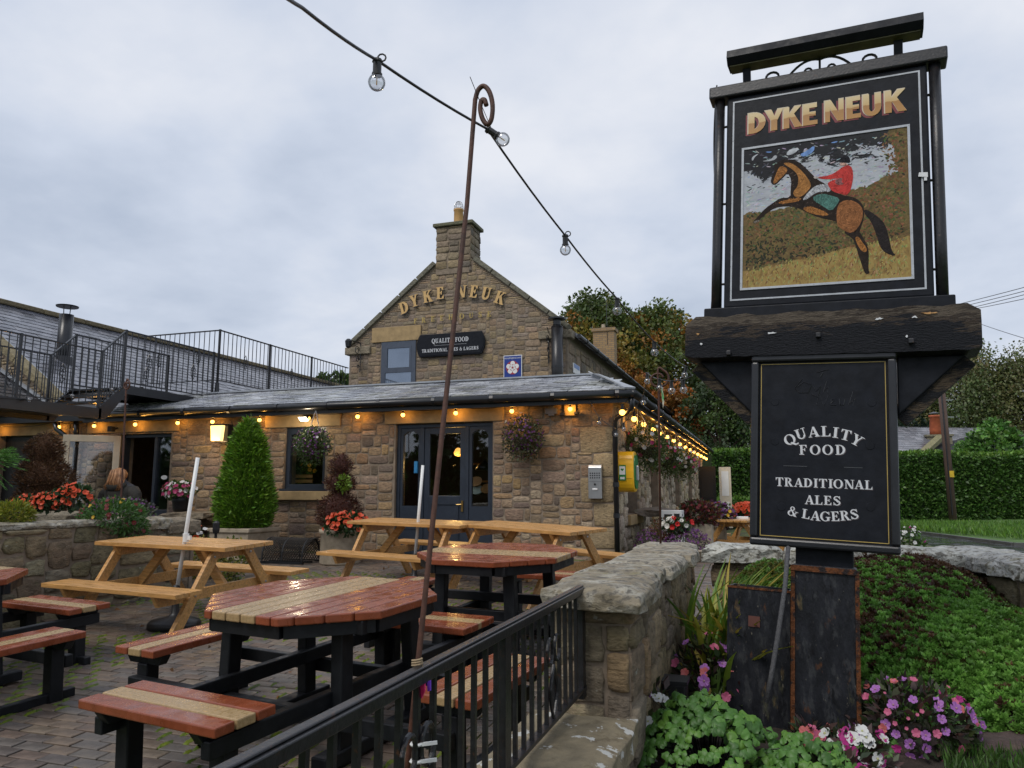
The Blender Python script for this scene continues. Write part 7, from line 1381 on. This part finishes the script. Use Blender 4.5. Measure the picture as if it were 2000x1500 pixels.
def loft(rings, n=20):
    mb = MB(); vs, fs = [], []
    for (cx_, cy_, z, a, b) in rings:
        for j in range(n): t = 2 * math.pi * j / n; vs.append((px_ + cx_ + a * math.cos(t) * (1 + .02 * math.sin(5 * t + z * 20)), py_ + cy_ + b * math.sin(t), pz_ + z))
    for i in range(len(rings) - 1):
        for j in range(n): a = i * n + j; b = i * n + (j + 1) % n; fs.append((a, b, b + n, a + n))
    fs += [tuple(range(n))[::-1], tuple((len(rings) - 1) * n + j for j in range(n))]; mb.add(vs, fs); return mb
coat = loft([(0, 0, .55, .24, .18), (0, 0, .62, .245, .185), (0, .01, .85, .21, .165), (0, .02, 1.0, .21, .16), (0, .02, 1.12, .235, .165), (0, .02, 1.21, .225, .145), (0, .01, 1.27, .15, .115), (0, 0, 1.32, .085, .085)]).build('coat', COAT, pe, smooth=True)
for s, pts in ((-1, [(-.17, .02, 1.19), (-.235, .0, 1.1), (-.25, -.01, .97), (-.235, .05, .85), (-.2, .11, .77)]), (1, [(.17, .02, 1.19), (.24, .0, 1.1), (.265, -.02, .98), (.275, .02, .87), (.275, .07, .77)])):
    MB().tube([V3(px_ + a, py_ + b, pz_ + c) for a, b, c in pts], [.085, .085, .075, .065, .05], 12).build('sleeve', COAT, pe, smooth=True)
MB().lathe((px_, py_ - .07, pz_ + 1.22), [(.05, -.09), (.13, -.05), (.155, .02), (.14, .08), (.09, .10), (.05, .07)], 16, ((1, 0, 0), (0, .55, .3), (0, -.25, .9))).build('hood', COAT, pe, smooth=True)
hm = MB(); HC = [(.34, .16, .065), (.30, .135, .055), (.38, .19, .085)]
hd = V3(px_ + 0, py_ - .03, pz_ + 1.43); MB().sphere(hd, .098, 16, 10, (1, 1, 1.12)).build('hair_cap', mat('ginger_hair', (.30, .12, .042), .5, .3, 30, .5, 60, stretch=(1, 1, .12)), pe, smooth=True)
for i in range(90):
    a = rng.uniform(-2.9, -.25); hm.col = rng.choice(HC); r0 = rng.uniform(.10, .122); hm.tube([hd + V3(.02 * math.cos(a), .02 * math.sin(a), .112), hd + V3(r0 * .8 * math.cos(a), r0 * .9 * math.sin(a), .07), hd + V3(r0 * math.cos(a), r0 * math.sin(a), -.02), hd + V3(r0 * 1.05 * math.cos(a), r0 * 1.15 * math.sin(a) - .01, -.12), hd + V3(r0 * 1.15 * math.cos(a), -.13 - .02 * math.sin(a), rng.uniform(-.27, -.17))], [.004, .008, .009, .009, .003], 5)
hm.build('hair', mat('hair_strands', (.3, .12, .04), .5, .45, 14, tint=True), pe, smooth=True)
_q = at_y(238, 914, 9.75); pe.location = (_q[0], 9.75, gz(9.75)); pe.scale = (1.3, 1.2, (_q[2] - gz(9.75)) / 1.545)
# ------------------------------------------------------------------ hedge, trees, cottage, pole, wires
def hedge(label, p0, p1, h, d, n, pal, size=.16, base_z=0):
    p0, p1 = V3(*p0), V3(*p1); U = unit(p1 - p0); L_ = np.linalg.norm(p1 - p0); Nn = np.cross(U, (0, 0, 1)); t = thing('hedge', label, 'hedge', (p0 + p1) / 2)
    a = nr.uniform(0, L_, n); top = nr.random(n) < .3; zz_ = np.where(top, h, nr.uniform(0, h, n)); off = np.where(top, nr.uniform(-d, d, n), d) + nr.normal(0, .05, n); zz_ = zz_ + nr.normal(0, .05, n) + .05 * np.sin(a * 1.3)
    P_ = p0 + np.outer(a, U) + np.outer(off, Nn); P_[:, 2] += zz_; D_ = np.where(top[:, None], V3(0, 0, 1), Nn) + nr.normal(0, .6, (n, 3)); c = tints(n, pal); c[top] *= V3(1.7, 1.5, 1.1)  # top leaves tinted brighter and yellower: sunlit fringe painted into the leaf colour
    leaf_mesh('foliage', P_, D_, nr.uniform(.6, 1.3, n) * size, c, M['leaf'], t, .3); MB().obox((p0 + p1) / 2 + V3(0, 0, h / 2 - .05), U * L_ / 2, Nn * (d - .08), V3(0, 0, h / 2 - .05)).build('twigs', mat('hedge_twigs', (.03, .05, .015), .9, .5, 4, .8, 20), t); return t
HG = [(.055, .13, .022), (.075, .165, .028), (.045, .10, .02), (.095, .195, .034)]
hA, hB = at_d(1380, 960, 33), at_d(2120, 960, 36); hA[2] = hB[2] = .05
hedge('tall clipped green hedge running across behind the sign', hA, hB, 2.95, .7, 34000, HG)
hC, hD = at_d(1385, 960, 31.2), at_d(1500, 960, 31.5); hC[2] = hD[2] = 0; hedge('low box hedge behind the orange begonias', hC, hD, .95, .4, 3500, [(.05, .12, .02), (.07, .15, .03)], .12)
gv = at_d(1780, 960, 31); n = 9000; aa = nr.uniform(0, 1, n); bb = nr.uniform(0, 1, n); A0, A1 = at_z(1700, 1022, .1), at_z(2080, 1025, .1); B0_, B1_ = at_z(1750, 1034, .05), at_z(2080, 1062, .05)
Pg = (A0[None] * (1 - aa[:, None]) + A1[None] * aa[:, None]) * (1 - bb[:, None]) + (B0_[None] * (1 - aa[:, None]) + B1_[None] * aa[:, None]) * bb[:, None]; Pg[:, 2] = .05
tag(leaf_mesh('grass', Pg, np.column_stack([nr.normal(0, .3, (n, 2)), np.ones(n)]), nr.uniform(.08, .3, n), tints(n, [(.10, .21, .028), (.13, .26, .034), (.075, .16, .025)]), M['leaf'], None, .09), 'rough bright grass on the verge below the hedge', 'grass', kind='stuff')
def tree(name, label, base_, h, cr_, pal, nclump, per, lsize, trunk_r=.18, low=.25, droop=0, shape=1.0, gap=.0, group=None, seed=1):
    """tapered trunk, limbs, leaf clumps round limb ends"""
    r = random.Random(seed); b = V3(*base_); t = thing(name, label, 'tree', b, group=group); tk = MB(); top = b + V3(r.uniform(-.3, .3), r.uniform(-.3, .3), h * .8)
    tk.tube([b, b + V3(.05 * h * r.uniform(-1, 1) * .3, 0, h * .3), b + (top - b) * .65, top], [trunk_r, trunk_r * .75, trunk_r * .45, trunk_r * .12], 8); cen = []
    for i in range(nclump):
        f = low + (1 - low) * (i + r.random()) / nclump; a = i * 2.4 + r.uniform(-.5, .5); prof_ = math.sin(math.pi * min(1, max(.04, (f - low) / (1 - low) * .88 + .12)) ** shape) ** .6
        rad = cr_ * prof_ * r.uniform(.55, 1.05); e_ = b + V3(math.cos(a) * rad, math.sin(a) * rad, h * f * .97); s0 = b + (top - b) * min(.95, f * .75); tk.tube([s0, (s0 + e_) / 2 + V3(0, 0, .04 * h * (1 - 2 * droop)), e_], [trunk_r * .32, trunk_r * .2, trunk_r * .06], 5); cen.append((e_, prof_))
    tk.build('trunk', M['bark'], t); Ps, Ds, Cs = [], [], []
    for e_, pf in cen:
        m_ = int(per * r.uniform(.6, 1.3)); s_ = cr_ * .30 * r.uniform(.7, 1.3); d = rand_dir(m_) * (nr.random((m_, 1)) ** .6); P_ = e_ + d * np.array([s_, s_, s_ * (.75 + droop)]); P_[:, 2] -= droop * s_ * .8 * nr.random(m_)
        Ps.append(P_); Ds.append(d + nr.normal(0, .7, (m_, 3)) - V3(0, 0, droop * 1.5)); c = np.array(pal[r.randrange(len(pal))]); Cs.append(c * nr.uniform(.7, 1.3, (m_, 1)) * nr.uniform(.85, 1.15, (m_, 3)))
    leaf_mesh('crown', np.concatenate(Ps), np.concatenate(Ds), nr.uniform(.6, 1.3, sum(map(len, Ps))) * lsize, np.concatenate(Cs), M['leaf'], t, .38); return t
def tb(px, d): q = at_d(px, 960, d); q[2] = 0; return q
OLIVE = [(.075, .11, .022), (.10, .135, .028), (.13, .135, .025), (.06, .09, .02), (.12, .14, .028), (.24, .18, .03), (.32, .15, .025)]
ORNG = [(.32, .105, .015), (.26, .085, .014), (.22, .10, .02), (.36, .13, .018), (.14, .08, .02)]
DKG = [(.04, .075, .018), (.055, .10, .022), (.034, .06, .018), (.07, .11, .026)]
tree('autumn_tree', 'tall olive and gold autumn tree behind the black flue', tb(1168, 46), 13.4, 4.1, OLIVE, 95, 360, .24, .3, .3, seed=3, group='autumn trees')
tree('autumn_tree', 'tall olive and orange autumn tree left of the sign', tb(1292, 47), 13.0, 3.9, OLIVE, 95, 360, .24, .3, .28, seed=5, group='autumn trees')
tree('orange_tree', 'bright orange autumn tree above the dark side eaves', tb(1318, 40), 6.9, 2.2, ORNG, 50, 340, .17, .2, .2, seed=8)
tree('orange_tree', 'orange brown tree behind the yellow brick chimney', tb(1215, 42), 9.2, 2.0, ORNG[1:] + OLIVE[3:], 36, 300, .18, .2, .3, seed=9)
tree('dark_green_tree', 'dark green rounded tree between the orange tree and the sign', tb(1412, 38), 6.8, 2.6, DKG, 60, 380, .17, .22, .1, seed=12)
tree('dark_green_tree', 'dark green tree behind the sign panel', tb(1500, 42), 6.5, 2.6, DKG, 40, 300, .18, .2, .1, seed=13)
tree('dark_conifer', 'dark spreading conifer right of the sign panel', tb(1772, 50), 7.6, 1.9, [(.018, .035, .018), (.024, .045, .022)], 30, 170, .26, .2, .12, seed=15, shape=1.3)
tree('birch_tree', 'large weeping birch behind the telegraph pole', tb(1905, 56), 12.2, 4.4, [(.10, .135, .04), (.12, .15, .045), (.085, .115, .034), (.14, .135, .045)], 95, 420, .20, .25, .12, droop=.7, seed=17)
tree('birch_tree', 'lower weeping birch at the right edge of the picture', tb(2030, 54), 11.5, 3.8, [(.12, .135, .045), (.14, .145, .05), (.10, .11, .034)], 80, 420, .20, .25, .1, droop=.7, seed=18)
tree('green_tree', 'mid green tree behind the orange chimney pot', tb(1818, 58), 8.0, 2.6, [(.05, .09, .02), (.065, .10, .025), (.04, .07, .018)], 50, 320, .2, .2, .1, seed=19)
tree('leafy_sapling', 'bright leafy green sapling in front of the cottage roof', tb(1955, 39), 4.9, 1.7, [(.08, .19, .03), (.11, .24, .04), (.06, .14, .025)], 34, 150, .24, .07, .3, seed=21)
tree('leafy_sapling', 'small green leafy branch over the hedge by the pole', tb(1895, 39), 4.0, .8, [(.08, .19, .03), (.06, .14, .025)], 8, 60, .18, .05, .75, seed=22)
tree('background_tree', 'dark tree top beyond the gable and terrace railing', tb(648, 45), 8.6, 1.7, DKG, 22, 200, .28, .2, .3, seed=24); tree('background_tree', 'small dark tree top above the long slate roof', tb(396, 42), 9.3, .9, DKG, 10, 120, .26, .15, .6, seed=25)
# trees and hedge across the road behind the viewer: they show in the window glass
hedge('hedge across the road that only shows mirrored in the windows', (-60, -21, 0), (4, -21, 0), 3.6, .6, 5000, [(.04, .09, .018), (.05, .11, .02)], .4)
for i_, (x_, h_) in enumerate(((-11, 8.5), (-14.5, 9.5), (-18.5, 7), (-26, 8), (-38, 9))): tree('roadside_tree', ('dark tree mirrored in the right sidelight of the door', 'dark tree mirrored in the blue door', 'dark tree mirrored in the left sidelight', 'dark tree mirrored in the blue window', 'dark tree mirrored in the entrance glass')[i_], (x_, -19, 0), h_, 2.4, DKG, 26, 110, .4, .25, .12, seed=40 + i_)
ct_ = thing('far_cottage', 'slate roofed cottage with orange chimney pot beyond the hedge', 'cottage', tb(1860, 44))
c0, c1 = at_d(1700, 905, 43), at_d(2060, 905, 46); rdg0, rdg1 = at_d(1640, 862, 47), at_d(2120, 842, 49)
cu_ = unit(c1 - c0)
rfm = MB(); rfm.col = (.11, .115, .13); rfm.add([c0, c1, rdg1, rdg0], [(0, 1, 2, 3)]); rf = rfm.build('roof', M['slate_bed'], ct_)
vr = unit(((rdg0 + rdg1) / 2 - (c0 + c1) / 2) - cu_ * np.dot((rdg0 + rdg1) / 2 - (c0 + c1) / 2, cu_)); slates(rf, c0, cu_, vr, np.cross(cu_, vr), np.linalg.norm(c1 - c0), np.linalg.norm((rdg0 + rdg1) / 2 - (c0 + c1) / 2), M['slate'], .45, .28, 200, keep=lambda p: -p[2], pal=((.15, .15, .165), (.18, .175, .19), (.13, .13, .145)))
wlq = MB(); wlq.obox((c0 + c1) / 2 - V3(0, 0, 1.3) + vr * .4, cu_ * 5.2, V3(*np.cross(cu_, (0, 0, 1))) * .1, V3(0, 0, 1.3)); wlq.build('wall', M['mortar'], ct_)
k0, k1 = at_d(1800, 893, 43.4), at_d(1838, 858, 46.5); mb = MB(); mb.col = (.22, .2, .10); mb.bar(k0 + V3(0, 0, .15), k1 + V3(0, 0, .15), .45, .25); mb.build('coping', M['stone2'], ct_)
kc = at_d(1832, 853, 47); mb = MB(); mb.col = (.2, .18, .12); mb.box(kc[0] - .7, kc[0] + .7, kc[1] - .4, kc[1] + .4, kc[2] - .9, kc[2]).box(kc[0] - .78, kc[0] + .78, kc[1] - .48, kc[1] + .48, kc[2], kc[2] + .12); cst = mb.build('chimney', M['stone2'], ct_)
MB().lathe(kc + V3(-.1, 0, .1), [(.36, 0), (.34, .3), (.36, .34), (.28, 1.1), (.34, 1.14), (.34, 1.25)], 14).build('chimney_pot', mat('terracotta_pot', (.40, .10, .04), .75, .2), cst, smooth=True); MB().lathe(kc + V3(-.1, 0, 1.45), [(.36, 0), (.05, .12)], 12).build('cowl', M['black'], cst)
tp_ = thing('telegraph_pole', 'brown wooden telegraph pole with yellow tag before the hedge', 'pole', tb(1857, 31)); pb_ = tb(1857, 31); pt_ = at_d(1832, 690, 31); MB().tube([pb_, (pb_ + pt_) / 2, pt_], [.155, .145, .13], 12).build('shaft', mat('pole_timber', (.10, .062, .05), .8, .35, 8, .4, 30, stretch=(1, 1, .1)), tp_, smooth=True)
for f, c in ((.33, 'y'),): q = pb_ + (pt_ - pb_) * .29 - FW * .2; MB().obox(q, RT * .09, FW * .01, V3(0, 0, .13)).build('yellow_tag', mat('tag_yellow', (.6, .4, .02), .5), tp_)
MB().tube([pb_ - FW * .19 - RT * .12 + V3(0, 0, .4), pt_ - FW * .18 - RT * .12], .03, 6).build('cable_guard', M['black'], tp_)
for f in (.62, .72, .82): q = pb_ + (pt_ - pb_) * f; MB().tube([q - RT * .1, q + RT * .42], .02, 5).build('step_peg', M['steel'], tp_)
wr_ = thing('overhead_wires', 'thin overhead wires crossing the sky at the right edge', 'wires', at_d(2000, 570, 30))
for (a, b) in (((1780, 615), (2060, 545)), ((1790, 618), (2060, 553)), ((1800, 622), (2060, 560)), ((1850, 612), (2060, 570)), ((1880, 620), (2060, 678))): MB().tube(sagged([at_d(*a, 32), at_d(*b, 22)], 8, .004), .012, 4).build('wire', M['black'], wr_)
